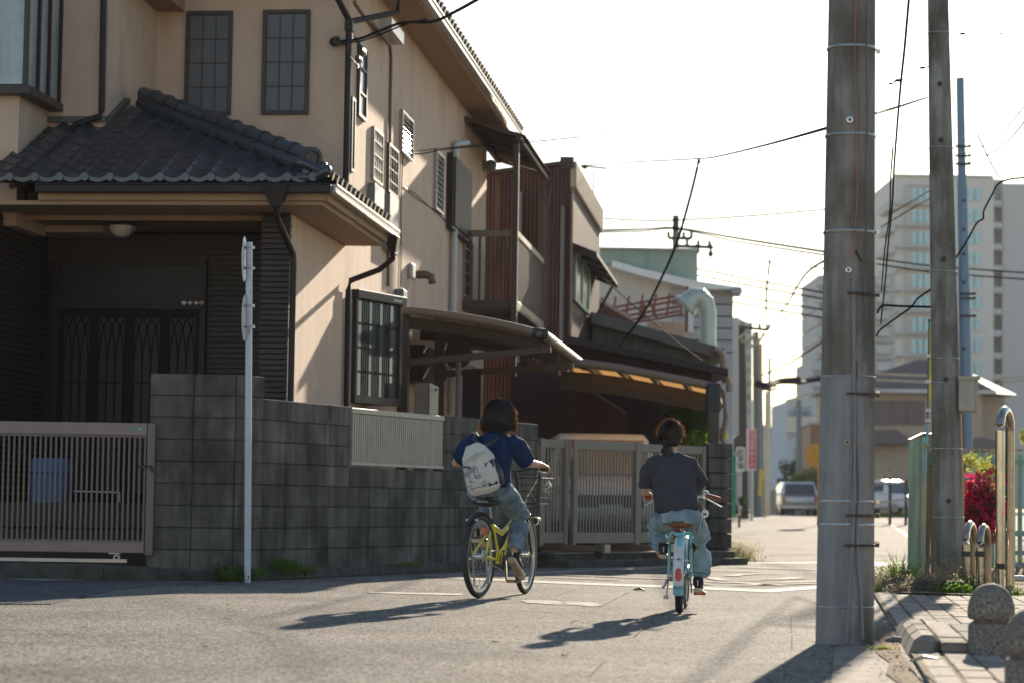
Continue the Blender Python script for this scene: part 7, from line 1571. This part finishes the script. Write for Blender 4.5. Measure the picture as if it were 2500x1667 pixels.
def hair_strands(name, parent, c, rad, n, L_, r, mask, droop=.4, out=.9, seed=3):
    rr = random.Random(seed); m = MB(); c = Vector(c)
    for _ in range(n):
        for _t in range(30):
            v = Vector((rr.gauss(0, 1), rr.gauss(0, 1), rr.gauss(0, 1))).normalized()
            if mask(v): break
        p = c+Vector((v.x*rad[0], v.y*rad[1], v.z*rad[2])); tan = Vector((v.x, v.y, -1.2 if v.z > -.2 else -2)).normalized(); d = (v*out*rr.uniform(.2, 1)+tan*droop+Vector((rr.gauss(0, .25), rr.gauss(0, .25), rr.gauss(0, .25)))).normalized()
        L1 = L_*rr.uniform(.4, 1.2); pts = [p-v*.006, p+d*L1*.5, p+d*L1+Vector((0, 0, -.25*L1))]
        m.loft(pts, [r, r*.8, r*.2], 3, caps=False)
    return B(m, name, 'hairs', parent, fixn=False)
MT['hairs'] = leafmat('fine_backlit_hair', (.40, .25, .13), (.52, .34, .18), .75); MT['hairs'].node_tree.links.remove(MT['hairs'].node_tree.nodes['Principled BSDF'].inputs['Base Color'].links[0]); MT['hairs'].node_tree.nodes['Principled BSDF'].inputs['Base Color'].default_value = (.02, .012, .008, 1)  # golden backlight glow put into the strands' translucent colour
def hand(m, wrist, tip_dir, up, side, curl=1.0, sc=1.0):   # palm and five fingers closing round a bar
    wv = Vector(wrist); d = Vector(tip_dir).normalized(); u = Vector(up).normalized(); s = d.cross(u).normalized()*side
    k = sc; m.loft([wv-d*.02*k, wv+d*.02*k, wv+d*.05*k, wv+d*.078*k], [(.024*k, .018*k), (.030*k, .017*k), (.038*k, .015*k), (.036*k, .013*k)], 10, up=u)
    for i, (off, ln) in enumerate(((.028, .062), (.010, .068), (-.009, .064), (-.027, .052))):
        b_ = wv+d*.076*k-s*off*k; p1 = b_+(d*.75-u*.5*curl)*ln*.45*k; p2 = p1+(d*.1-u*1.0*curl)*ln*.38*k; p3 = p2+(-d*.7-u*.6*curl)*ln*.32*k
        m.loft([b_-d*.012*k, b_, p1, p2, p3], [.0095*k, .009*k, .0085*k, .008*k, .006*k], 7)
    t0 = wv+d*.025*k-s*.028*k; m.loft([t0, t0+(d*.5-s*.7-u*.3)*.03*k, t0+(d*.8-s*.25-u*.9)*.052*k], [.012*k, .0105*k, .008*k], 7)
def ear(m, c, s): m.ball(Vector(c), (.008, .018, .03), 8, 6)
def comb(name, parent, c, rad, n, target, end_z, seed=1, r=.0016, jit=.006):
    # strands lying along the scalp from the crown to the target, or hanging to end_z when there is no target
    rr = random.Random(seed); m = MB(); c = Vector(c)
    for _ in range(n):
        az_ = rr.uniform(0, 2*math.pi); t0 = rr.uniform(.02, 1.0)
        off = rr.uniform(-.001, jit)
        def S_(th, a_): return Vector((math.sin(th)*math.cos(a_)*(rad[0]+off), math.sin(th)*math.sin(a_)*(rad[1]+off), math.cos(th)*(rad[2]+off)))+c
        pts = []
        if target is None:
            th1 = rr.uniform(1.5, 1.9)
            if math.sin(az_) > .55: th1 = 1.1
            for k in range(5): pts.append(S_(t0+(th1-t0)*k/4, az_+.08*k*rr.uniform(-.5, .5)))
            e = pts[-1]; dz = rr.uniform(.5, 1.1)*(e.z-end_z) if math.sin(az_) <= .55 else .01
            fl = rr.uniform(-.15, .35); out = Vector((math.cos(az_), math.sin(az_), 0))
            pts += [e+Vector((0, 0, -dz*.5))+out*fl*.02, e+Vector((0, 0, -dz))+out*fl*.06+Vector((rr.gauss(0, .006), rr.gauss(0, .006), 0))]
        else:
            p = S_(t0*1.5, az_); tg = Vector(target)
            for k in range(6):
                q = p.lerp(tg, k/5); d = q-c; kk = math.sqrt((d.x/(rad[0]+off))**2+(d.y/(rad[1]+off))**2+(d.z/(rad[2]+off))**2)
                pts.append(c+d/max(kk, .3) if k < 5 else q)
        m.loft(pts, [r]*(len(pts)-1)+[r*.3], 3, caps=False)
    return B(m, name, 'hair', parent, fixn=False)
# ---- first rider
HW = wmat(yb_); P1 = thing('person', 'rider in navy T-shirt and jeans with chin-length black hair, canvas backpack on the back', 'person', b0_, -HD, 'cyclists seen from behind')
def sh(*a): return Vector(a)
# skin: one continuous body
m = MB()
m.loft([(0, .21, .84), (0, .23, .95), (0, .26, 1.08), (0, .29, 1.2), (0, .31, 1.27)], [(.12, .09), (.11, .085), (.12, .085), (.14, .08), (.07, .06)], 14, up=Vector((0, 1, 0)))
m.loft([(0, .30, 1.22), (.005, .325, 1.30), (.01, .345, 1.36)], [.058, .048, .048], 12, up=Vector((0, 1, 0)))
HC = Vector((.015, .365, 1.435)); fw = Vector((.30, .95, 0)).normalized(); rt = Vector((.95, -.30, 0)).normalized()
m.ball(HC, (.078, .092, .105), 18, 14); m.ball(HC+fw*.03-Vector((0, 0, .04)), (.062, .065, .075), 14, 10); m.ball(HC+fw*.06-Vector((0, 0, .085)), (.035, .035, .03), 10, 8)
m.loft([HC+fw*.085+Vector((0, 0, .02)), HC+fw*.112-Vector((0, 0, .025)), HC+fw*.09-Vector((0, 0, .035))], [.009, .014, .010], 8)
m.loft([HC+fw*.088-Vector((0, 0, .058))-rt*.02, HC+fw*.098-Vector((0, 0, .056)), HC+fw*.088-Vector((0, 0, .058))+rt*.02], [.004, .008, .004], 6)
for s in (-1, 1): ear(m, HC+rt*s*.082-Vector((0, 0, .01)), s)
SR, ER, WR = sh(.165, .29, 1.225), sh(.255, .40, 1.06), sh(.272, .655, 1.055); SLf, EL, WL = sh(-.165, .27, 1.225), sh(-.315, .26, 1.055), sh(-.275, .60, 1.04)
for (a, e, w_) in ((SR, ER, WR), (SLf, EL, WL)):
    m.loft([a, a+(e-a)*.5, e, e+(w_-e)*.35, e+(w_-e)*.75, w_], [.047, .042, .034, .034, .026, .021], 12)
hand(m, WR, (.15, .75, -.25), (0, .2, 1), 1, .9); hand(m, WL, (-.1, .8, -.25), (0, .2, 1), -1, .9)
HR, KR, AR = sh(.085, .23, .85), sh(.125, .60, .63), sh(.145, .405, .375); HL_, KL, AL = sh(-.085, .23, .85), sh(-.125, .60, .80), sh(-.14, .40, .50)
for (a, k_, n_) in ((HR, KR, AR), (HL_, KL, AL)):
    m.loft([a, a+(k_-a)*.5, k_, k_+(n_-k_)*.3, k_+(n_-k_)*.75, n_], [.075, .065, .05, .048, .034, .030], 12)
    m.loft([n_+Vector((0, -.02, .03)), n_+Vector((0, -.01, -.02)), n_+Vector((.005, .08, -.10))], [.032, .032, .025], 10)
solid(m, 'body', 'skin', P1, .0055, 3)
for s in (-1, 1): B(MB().ball(HC+fw*.083+rt*s*.03+Vector((0, 0, .01)), .012, 10, 8), 'eye', 'white', P1); B(MB().ball(HC+fw*.0945+rt*s*.03+Vector((0, 0, .01)), .0055, 8, 6), 'iris', 'shoe', P1)
# shirt
m = MB()
m.loft([(0, .225, .865), (0, .225, .90), (0, .24, .98), (0, .26, 1.08), (0, .28, 1.17), (0, .30, 1.24), (0, .315, 1.285), (0, .318, 1.30)], [(.165, .115), (.168, .118), (.160, .115), (.163, .112), (.175, .11), (.165, .10), (.105, .075), (.066, .055)], 22, up=Vector((0, 1, 0)))
for (a, e, w_) in ((SR, ER, WR), (SLf, EL, WL)):
    d = (w_-e); m.loft([a+Vector((-a.x*.25, 0, .0)), a+(e-a)*.35, e-(e-a)*.25, e-(e-a)*.0 if a.x > 0 else e-(e-a)*.12], [.085, .078, .072, .068], 14)
solid(m, 'tshirt', 'navy', P1, .0075, 4, (.010, 10, 10, 5))
# jeans
m = MB()
m.loft([(0, .215, .79), (0, .215, .84), (0, .22, .90), (0, .225, .925)], [(.145, .12), (.155, .125), (.145, .105), (.14, .10)], 20, up=Vector((0, 1, 0)))
for (a, k_, n_) in ((HR, KR, AR), (HL_, KL, AL)):
    e = n_+(n_-k_).normalized()*.01
    m.loft([a+Vector((0, -.05, 0)), a+(k_-a)*.35, a+(k_-a)*.75, k_, k_+(n_-k_)*.25, k_+(n_-k_)*.6, e], [.098, .095, .082, .078, .078, .071, .062], 16)
jn = solid(m, 'jeans', 'denim', P1, .0075, 4, (.009, 9, 9, 15))
for s in (-1, 1): 
    c = Vector((s*.07, .088, .845)); B(MB().hexa([c+Vector((-.045, .012, -.05)), c+Vector((.045, .012, -.05)), c+Vector((.045, .03, -.05)), c+Vector((-.045, .03, -.05))], [c+Vector((-.05, .0, .04)), c+Vector((.05, .0, .04)), c+Vector((.05, .03, .04)), c+Vector((-.05, .03, .04))]), 'back_pocket', 'denim', P1, bevel=.004)
def shoe(parent, heel, toe, wdt, side, mats=('shoe', 'sole', 'gum')):
    heel = Vector(heel); toe = Vector(toe); d = (toe-heel).normalized(); L_ = (toe-heel).length; s, u = frame_for(d)
    pr = [(0, .7), (.08, .9), (.3, .82), (.6, 1.0), (.85, .92), (1.0, .5)]
    o = solid(MB().loft([heel+d*L_*t+u*(.050 if t < .35 else .040 if t < .7 else .028) for t, _ in pr], [(wdt*.86*k, (.048 if t < .35 else .036 if t < .7 else .024)*(.75 if t in (0, 1.0) else 1)) for t, k in pr], 16, up=u).loft([heel+d*L_*.18+u*.05, heel+d*L_*.16+u*.105], [(.040, .044), (.036, .038)], 12, up=d), 'shoe', mats[0], parent, .005, 3)
    B(MB().loft([heel+d*L_*(t*1.03-.015)+u*.010 for t, _ in pr], [(wdt*k*1.02, .016) for t, k in pr], 16, up=u, power=.7), 'sole', mats[1], o, smooth='full')
    B(MB().loft([heel+d*L_*t-u*.006 for t in (.12, .3, .55, .8)], [(wdt*.55, .004), (wdt*.6, .004), (wdt*.62, .004), (wdt*.4, .004)], 10, up=u), 'outsole', mats[2], o)
    B(MB().loft([heel+d*L_*.10+u*.09, heel+d*L_*.03+u*.07, heel-d*.004+u*.04], [(.016, .006), (.02, .008), (.018, .004)], 8, up=s), 'heel_tab', 'stickw', o)
    return o
shoe(P1, (.145, .325, .295), (.16, .545, .135), .042, 1); shoe(P1, (-.14, .27, .43), (-.15, .52, .45), .042, -1)
# hair, chin length
m = MB(); m.ball(HC+Vector((0, -.005, .012)), (.112, .116, .116), 20, 14)
m.loft([HC+Vector((0, -.015, .0)), HC+Vector((-.008, -.03, -.05)), HC+Vector((-.012, -.035, -.09)), HC+Vector((-.012, -.035, -.115))], [(.116, .10), (.130, .096), (.128, .086), (.10, .06)], 20, up=Vector((0, 1, 0)))
hr = solid(m, 'hair', 'hair', P1, .006, 2, (.011, 26, 26, 7))
hair_strands('loose_hair', P1, HC+Vector((0, -.005, .008)), (.112, .116, .116), 1500, .045, .0011, lambda v: v.z > -.2, .6, .75)
hair_strands('hair_ends', P1, HC+Vector((-.006, -.028, -.055)), (.132, .096, .07), 900, .055, .0011, lambda v: v.z < .35, .9, .35, 5)
comb('combed_hair', P1, HC+Vector((0, -.007, .010)), (.119, .121, .121), 1500, None, HC.z-.125, 4, .0016, .013)
# backpack
BR = R(15); bagW = HW @ Vector((-.02, .055, 1.015)); bag = thing('backpack', 'white canvas backpack with navy side and doodle print on the back of the navy-shirted rider', 'backpack', bagW, -HD)
MT['canvas'] = M('white_canvas', (.56, .54, .49), .9, var=.07, scale=12, bump=.0015, bscale=200, spec=.1); MT['navyp'] = M('navy_vinyl', (.016, .02, .036), .5)
rot = Matrix.Rotation(-BR, 3, 'Y')
def bg_(x, y, z): return rot @ Vector((x, y, z))
m = MB().loft([bg_(0, .01, -.185), bg_(0, 0, -.17), bg_(0, -.005, -.10), bg_(0, 0, 0), bg_(0, .0, .09), bg_(.015, .01, .15), bg_(.04, .02, .185)], [(.11, .05), (.135, .07), (.14, .082), (.135, .078), (.128, .065), (.10, .045), (.03, .02)], 26, up=Vector((0, 1, 0)), power=.62)
bb = solid(m, 'bag_body', 'canvas', bag, .006, 4, (.004, 10, 10, 8))
B(MB().loft([bg_(.125, .03, -.165), bg_(.132, .025, -.06), bg_(.125, .03, .04)], [(.022, .06), (.028, .065), (.01, .05)], 14, up=Vector((0, 1, 0))), 'side_panel', 'navyp', bag, smooth='full')
B(MB().prism([bg_(.06, -.085, -.17), bg_(.13, -.055, -.165), bg_(.13, -.05, .045), bg_(.065, -.080, .02)], (0, .03, 0)), 'side_panel', 'navyp', bag, bevel=.008)
for x in (-.10, -.045): B(MB().tube([bg_(x+.01, -.078, .055), bg_(x+.07, -.083, .095), bg_(x+.13, -.06, .115)], .004, 5), 'zip', 'sole', bag, smooth=True)
B(MB().prism([bg_(-.13, -.088, .035), bg_(-.06, -.092, .01), bg_(-.05, -.092, .02), bg_(-.128, -.086, .05)], (0, .015, 0)), 'pocket_trim', 'navyp', bag)
MT['ink'] = M('blue_grey_ink', (.06, .08, .14), .9)
def doodle(pts, r=.0022): return B(MB().tube([bg_(x, -.0895-.002, z) for x, z in pts], r, 4), 'print', 'ink', bag)
doodle([(-.03, -.06), (-.02, .0), (-.012, .02), (.0, -.01), (.014, -.07), (-.03, -.06)]); doodle([(-.035, -.072), (-.01, -.085), (.02, -.08), (.022, -.07), (-.01, -.062), (-.035, -.072)])
doodle([(-.115, -.05), (-.10, -.02), (-.095, -.06), (-.07, -.04), (-.075, -.09), (-.05, -.10)]); doodle([(-.11, -.07), (-.12, -.10), (-.10, -.13), (-.075, -.13), (-.07, -.10), (-.09, -.085)]); doodle([(-.09, -.14), (-.05, -.155), (-.02, -.15), (.0, -.155)]); doodle([(-.10, -.15), (-.085, -.165), (-.06, -.16)])
doodle([(.01, -.155), (.02, -.12), (.03, -.14), (.045, -.11), (.05, -.14), (.055, -.15), (.01, -.155)]); doodle([(.02, -.145), (.03, -.155), (.045, -.15)], .004)
lt3(bag, "SORCERER'S", .020, tuple(bg_(-.07, -.0895, -.005)), 'ink', 'printed_lettering', 0, -BR-R(14)); lt3(bag, 'APPRENTICE', .018, tuple(bg_(-.068, -.0895, -.025)), 'ink', 'printed_lettering', 0, -BR-R(14))
for s in (-1, 1):
    P_ = [rot @ Vector((.02+s*.02, .0, .16)), Vector((s*.06+.02, .03, .20)), Vector((s*.105, .09, .245)), Vector((s*.12, .20, .285)), Vector((s*.13, .34, .24))]
    B(MB().loft(P_, [(.016, .004)]*5, 8, up=Vector((0, 1, 0))), 'strap', 'navyp', bag, smooth=True)
# ---- second rider
P2 = thing('person', 'child in charcoal T-shirt and baggy light jeans with a low ponytail on small mint bicycle', 'person', c0_, -HB2, 'cyclists seen from behind')
T2 = Vector((-.045, 0, 0))
m = MB()
m.loft([(-.02, .16, .69), (-.035, .17, .80), (-.055, .19, .92), (-.07, .21, 1.02), (-.08, .23, 1.09)], [(.11, .08), (.10, .075), (.11, .075), (.12, .07), (.06, .05)], 14, up=Vector((0, 1, 0)))
m.loft([(-.078, .225, 1.06), (-.083, .245, 1.12), (-.087, .265, 1.17)], [.05, .042, .042], 12, up=Vector((0, 1, 0)))
H2 = Vector((-.085, .285, 1.232)); f2 = Vector((.25, .97, 0)).normalized(); r2 = Vector((.97, -.25, 0)).normalized()
m.ball(H2, (.072, .086, .096), 18, 14); m.ball(H2+f2*.028-Vector((0, 0, .036)), (.058, .06, .068), 14, 10); m.ball(H2+f2*.055-Vector((0, 0, .078)), (.032, .032, .026), 10, 8)
m.loft([H2+f2*.078+Vector((0, 0, .018)), H2+f2*.10-Vector((0, 0, .022)), H2+f2*.082-Vector((0, 0, .03))], [.008, .012, .009], 8)
m.loft([H2+f2*.08-Vector((0, 0, .053))-r2*.018, H2+f2*.09-Vector((0, 0, .051)), H2+f2*.08-Vector((0, 0, .053))+r2*.018], [.004, .007, .004], 6)
for s in (-1, 1): ear(m, H2+r2*s*.077-Vector((0, 0, .018)), s)
S1, E1, W1 = sh(-.200, .215, 1.035), sh(-.250, .255, .895), sh(-.262, .425, .835); S2, E2, W2 = sh(.045, .215, 1.035), sh(.115, .30, .90), sh(-.0, .42, .87)
for (a, e, w_) in ((S1, E1, W1), (S2, E2, W2)): m.loft([a, a+(e-a)*.5, e, e+(w_-e)*.35, e+(w_-e)*.75, w_], [.040, .037, .031, .030, .023, .019], 12)
m.loft([sh(-.08, .215, 1.04), S1], [.05, .04], 10); m.loft([sh(-.08, .215, 1.04), S2], [.05, .04], 10)
hand(m, W1, (-.0, .75, -.30), (0, .2, 1), -1, .9, .82); hand(m, W2, (-.6, .5, -.1), (0, .2, 1), 1, .7, .82)
A1_, B1_, C1_ = sh(-.095, .17, .69), sh(-.185, .44, .60), sh(-.155, .315, .455); A2_, B2_, C2_ = sh(.05, .17, .69), sh(.135, .44, .50), sh(.125, .345, .265)
for (a, k_, n_) in ((A1_, B1_, C1_), (A2_, B2_, C2_)):
    m.loft([a, a+(k_-a)*.5, k_, k_+(n_-k_)*.3, k_+(n_-k_)*.75, n_], [.062, .055, .042, .040, .030, .026], 12); m.loft([n_+Vector((0, -.01, .03)), n_+Vector((0, 0, -.02)), n_+Vector((0, .06, -.07))], [.028, .028, .022], 10)
solid(m, 'body', 'skin', P2, .005, 3)
for s in (-1, 1): B(MB().ball(H2+f2*.076+r2*s*.027+Vector((0, 0, .008)), .0105, 10, 8), 'eye', 'white', P2); B(MB().ball(H2+f2*.086+r2*s*.027+Vector((0, 0, .008)), .005, 8, 6), 'iris', 'shoe', P2)
m = MB()
m.loft([(-.03, .16, .705), (-.032, .16, .725), (-.045, .17, .80), (-.052, .185, .88), (-.062, .20, .96), (-.072, .215, 1.03), (-.08, .23, 1.082), (-.081, .235, 1.105)], [(.150, .105), (.158, .11), (.150, .108), (.150, .105), (.152, .10), (.145, .09), (.098, .07), (.056, .048)], 22, up=Vector((0, 1, 0)))
m.loft([S1+Vector((.06, 0, .01)), S1+Vector((-.0, 0, -.01)), E1+Vector((-.0, -.01, .05)), E1+Vector((-.008, -.0, -.025))], [.062, .062, .060, .058], 14)
m.loft([S2+Vector((-.06, 0, .01)), S2+Vector((.01, 0, -.01)), E2+Vector((.01, 0, .01)), E2+(W2-E2)*.35+Vector((-.0, 0, -.03))], [.062, .060, .056, .050], 14)
solid(m, 'tshirt', 'charcoal', P2, .007, 4, (.010, 10, 10, 6))
m = MB()
m.loft([(-.02, .155, .635), (-.02, .155, .68), (-.026, .16, .715), (-.03, .165, .73)], [(.125, .115), (.138, .115), (.125, .095), (.11, .08)], 20, up=Vector((0, 1, 0)))
m.loft([A1_+Vector((0, -.04, -.02)), A1_+(B1_-A1_)*.5+Vector((0, 0, -.02)), B1_+Vector((0, 0, -.02)), B1_+(C1_-B1_)*.4+Vector((-.01, -.01, -.01)), B1_+(C1_-B1_)*.85+Vector((0, -.01, 0)), C1_+Vector((0, -.005, -.005))], [.078, .074, .066, .064, .058, .050], 16)
m.loft([A2_+Vector((0, -.04, -.01)), A2_+(B2_-A2_)*.5+Vector((.01, 0, -.01)), B2_+Vector((0, -.01, -.0)), B2_+(C2_-B2_)*.4+Vector((.01, -.01, 0)), B2_+(C2_-B2_)*.8+Vector((.015, -.01, 0)), C2_+Vector((.012, -.005, -.0))], [.078, .072, .062, .058, .058, .058], 16)
solid(m, 'jeans', 'denim2', P2, .007, 4, (.010, 9, 9, 16))
for (n_, d) in ((C1_, Vector((0, .01, -.03))), (C2_, Vector((.012, 0, -.02)))):
    m = MB()
    for k in range(2): m.ring(n_+d*(.4+k*.5)+Vector((0, -.005, .012)), (0, -.2, 1), .052-.006*k, .012, 22, 6)
    B(m, 'ruffled_cuff', 'denim2', P2, smooth='full')
for s in (-1, 1):
    c = Vector((-.02+s*.075, .036, .660)); B(MB().hexa([c+Vector((-.036, .01, -.04)), c+Vector((.036, .01, -.04)), c+Vector((.036, .04, -.04)), c+Vector((-.036, .04, -.04))], [c+Vector((-.04, .002, .03)), c+Vector((.04, .002, .03)), c+Vector((.04, .04, .03)), c+Vector((-.04, .04, .03))]), 'back_pocket', 'denim2', P2, bevel=.004)
for pts in ([(-.17, .07, .76), (-.175, .06, .68), (-.155, .04, .57)], [(-.18, .09, .76), (-.195, .07, .66)], [(.125, .09, .76), (.14, .06, .68), (.105, .035, .55)], [(.13, .1, .77), (.155, .08, .68), (.15, .05, .60)]): B(MB().tube(pts, .003, 4), 'drawcord', 'navyp', P2, smooth=True)

shoe(P2, (.115, .27, .145), (.125, .45, .125), .036, 1); shoe(P2, (-.125, .24, .375), (-.13, .42, .39), .036, -1)
m = MB(); m.ball(H2+Vector((0, -.008, .014)), (.086, .095, .101), 20, 14); m.ball(H2+Vector((0, -.03, -.035)), (.072, .062, .052), 16, 10)
solid(m, 'hair', 'hair', P2, .0055, 3, (.003, 45, 45, 9))
tb_ = H2+Vector((-.03, -.085, -.045))
m = MB().loft([tb_+Vector((.02, .03, .01)), tb_, tb_+Vector((.005, -.018, -.05)), tb_+Vector((.035, -.02, -.115)), tb_+Vector((.085, -.01, -.185))], [.030, .021, .044, .040, .010], 14)
solid(m, 'ponytail', 'hair', P2, .005, 2, (.002, 50, 50, 10)); B(MB().ring(tb_, (.05, -.5, -.7), .018, .006, 16, 6), 'hair_tie', 'navyp', P2)
comb('combed_hair', P2, H2+Vector((0, -.008, .014)), (.088, .097, .103), 900, tb_+Vector((0, .015, .005)), 0, 6, .0013, .003)
hair_strands('loose_hair', P2, H2+Vector((0, -.006, .012)), (.086, .095, .101), 750, .032, .0008, lambda v: v.z > -.1, .2, .9, 9)
# ------------------------------------------------------------------ haze box
def haze():
    m = bpy.data.materials.new('haze_air'); m.use_nodes = True; n = m.node_tree; n.nodes.remove(n.nodes['Principled BSDF'])
    v = n.nodes.new('ShaderNodeVolumePrincipled'); v.inputs['Color'].default_value = (.95, .97, 1, 1); v.inputs['Density'].default_value = .00022; v.inputs['Anisotropy'].default_value = 0
    n.links.new(v.outputs[0], n.nodes['Material Output'].inputs['Volume'])
    o = MB().box((-700, -20, -1.2), (700, 1400, 55)).build('haze', m, None); tag(o, 'thin pale air over the street', 'haze', kind='stuff')
haze()
# ------------------------------------------------------------------ houses on the near side of the crossing, behind the camera (unseen, added to warm and darken the shade; windows hint at buildings)
for (x0, x1, y, h_, mt, lb) in ((-13, -4.5, -16, 6.5, 'stucco', 'unseen cream house added behind the viewpoint, mirrored in the front windows'), (-3.5, 5, -22, 7.5, 'offwhite', 'unseen off-white house added behind the viewpoint, mirrored in the barred window'), (6.5, 15, -15, 6, 'tan', 'unseen tan house added behind the viewpoint beside the pavement')):
    o = thing('unseen_house', lb, 'house', ((x0+x1)/2, y, 0), 0, 'unseen houses added behind the camera')
    MB().box((x0, y-8, -.1), (x1, y, h_)).build('wall', MT[mt], o)
    MB().prism([(x0-.4, y+.5, h_), (x0-.4, y-8.5, h_), (x0-.4, y-4, h_+2)], (x1-x0+.8, 0, 0)).build('roof', MT['purp'], o)
    for i in range(3):
        for z_ in (1.0, 3.9):
            xa = x0+1+(x1-x0-2)*i/3; f = MB().box((xa, y, z_), (xa+1.5, y+.06, z_+1.4)).build('window', MT['trim'], o); MB().box((xa+.08, y+.05, z_+.08), (xa+1.42, y+.07, z_+1.32)).build('pane', MT['frost'], f)
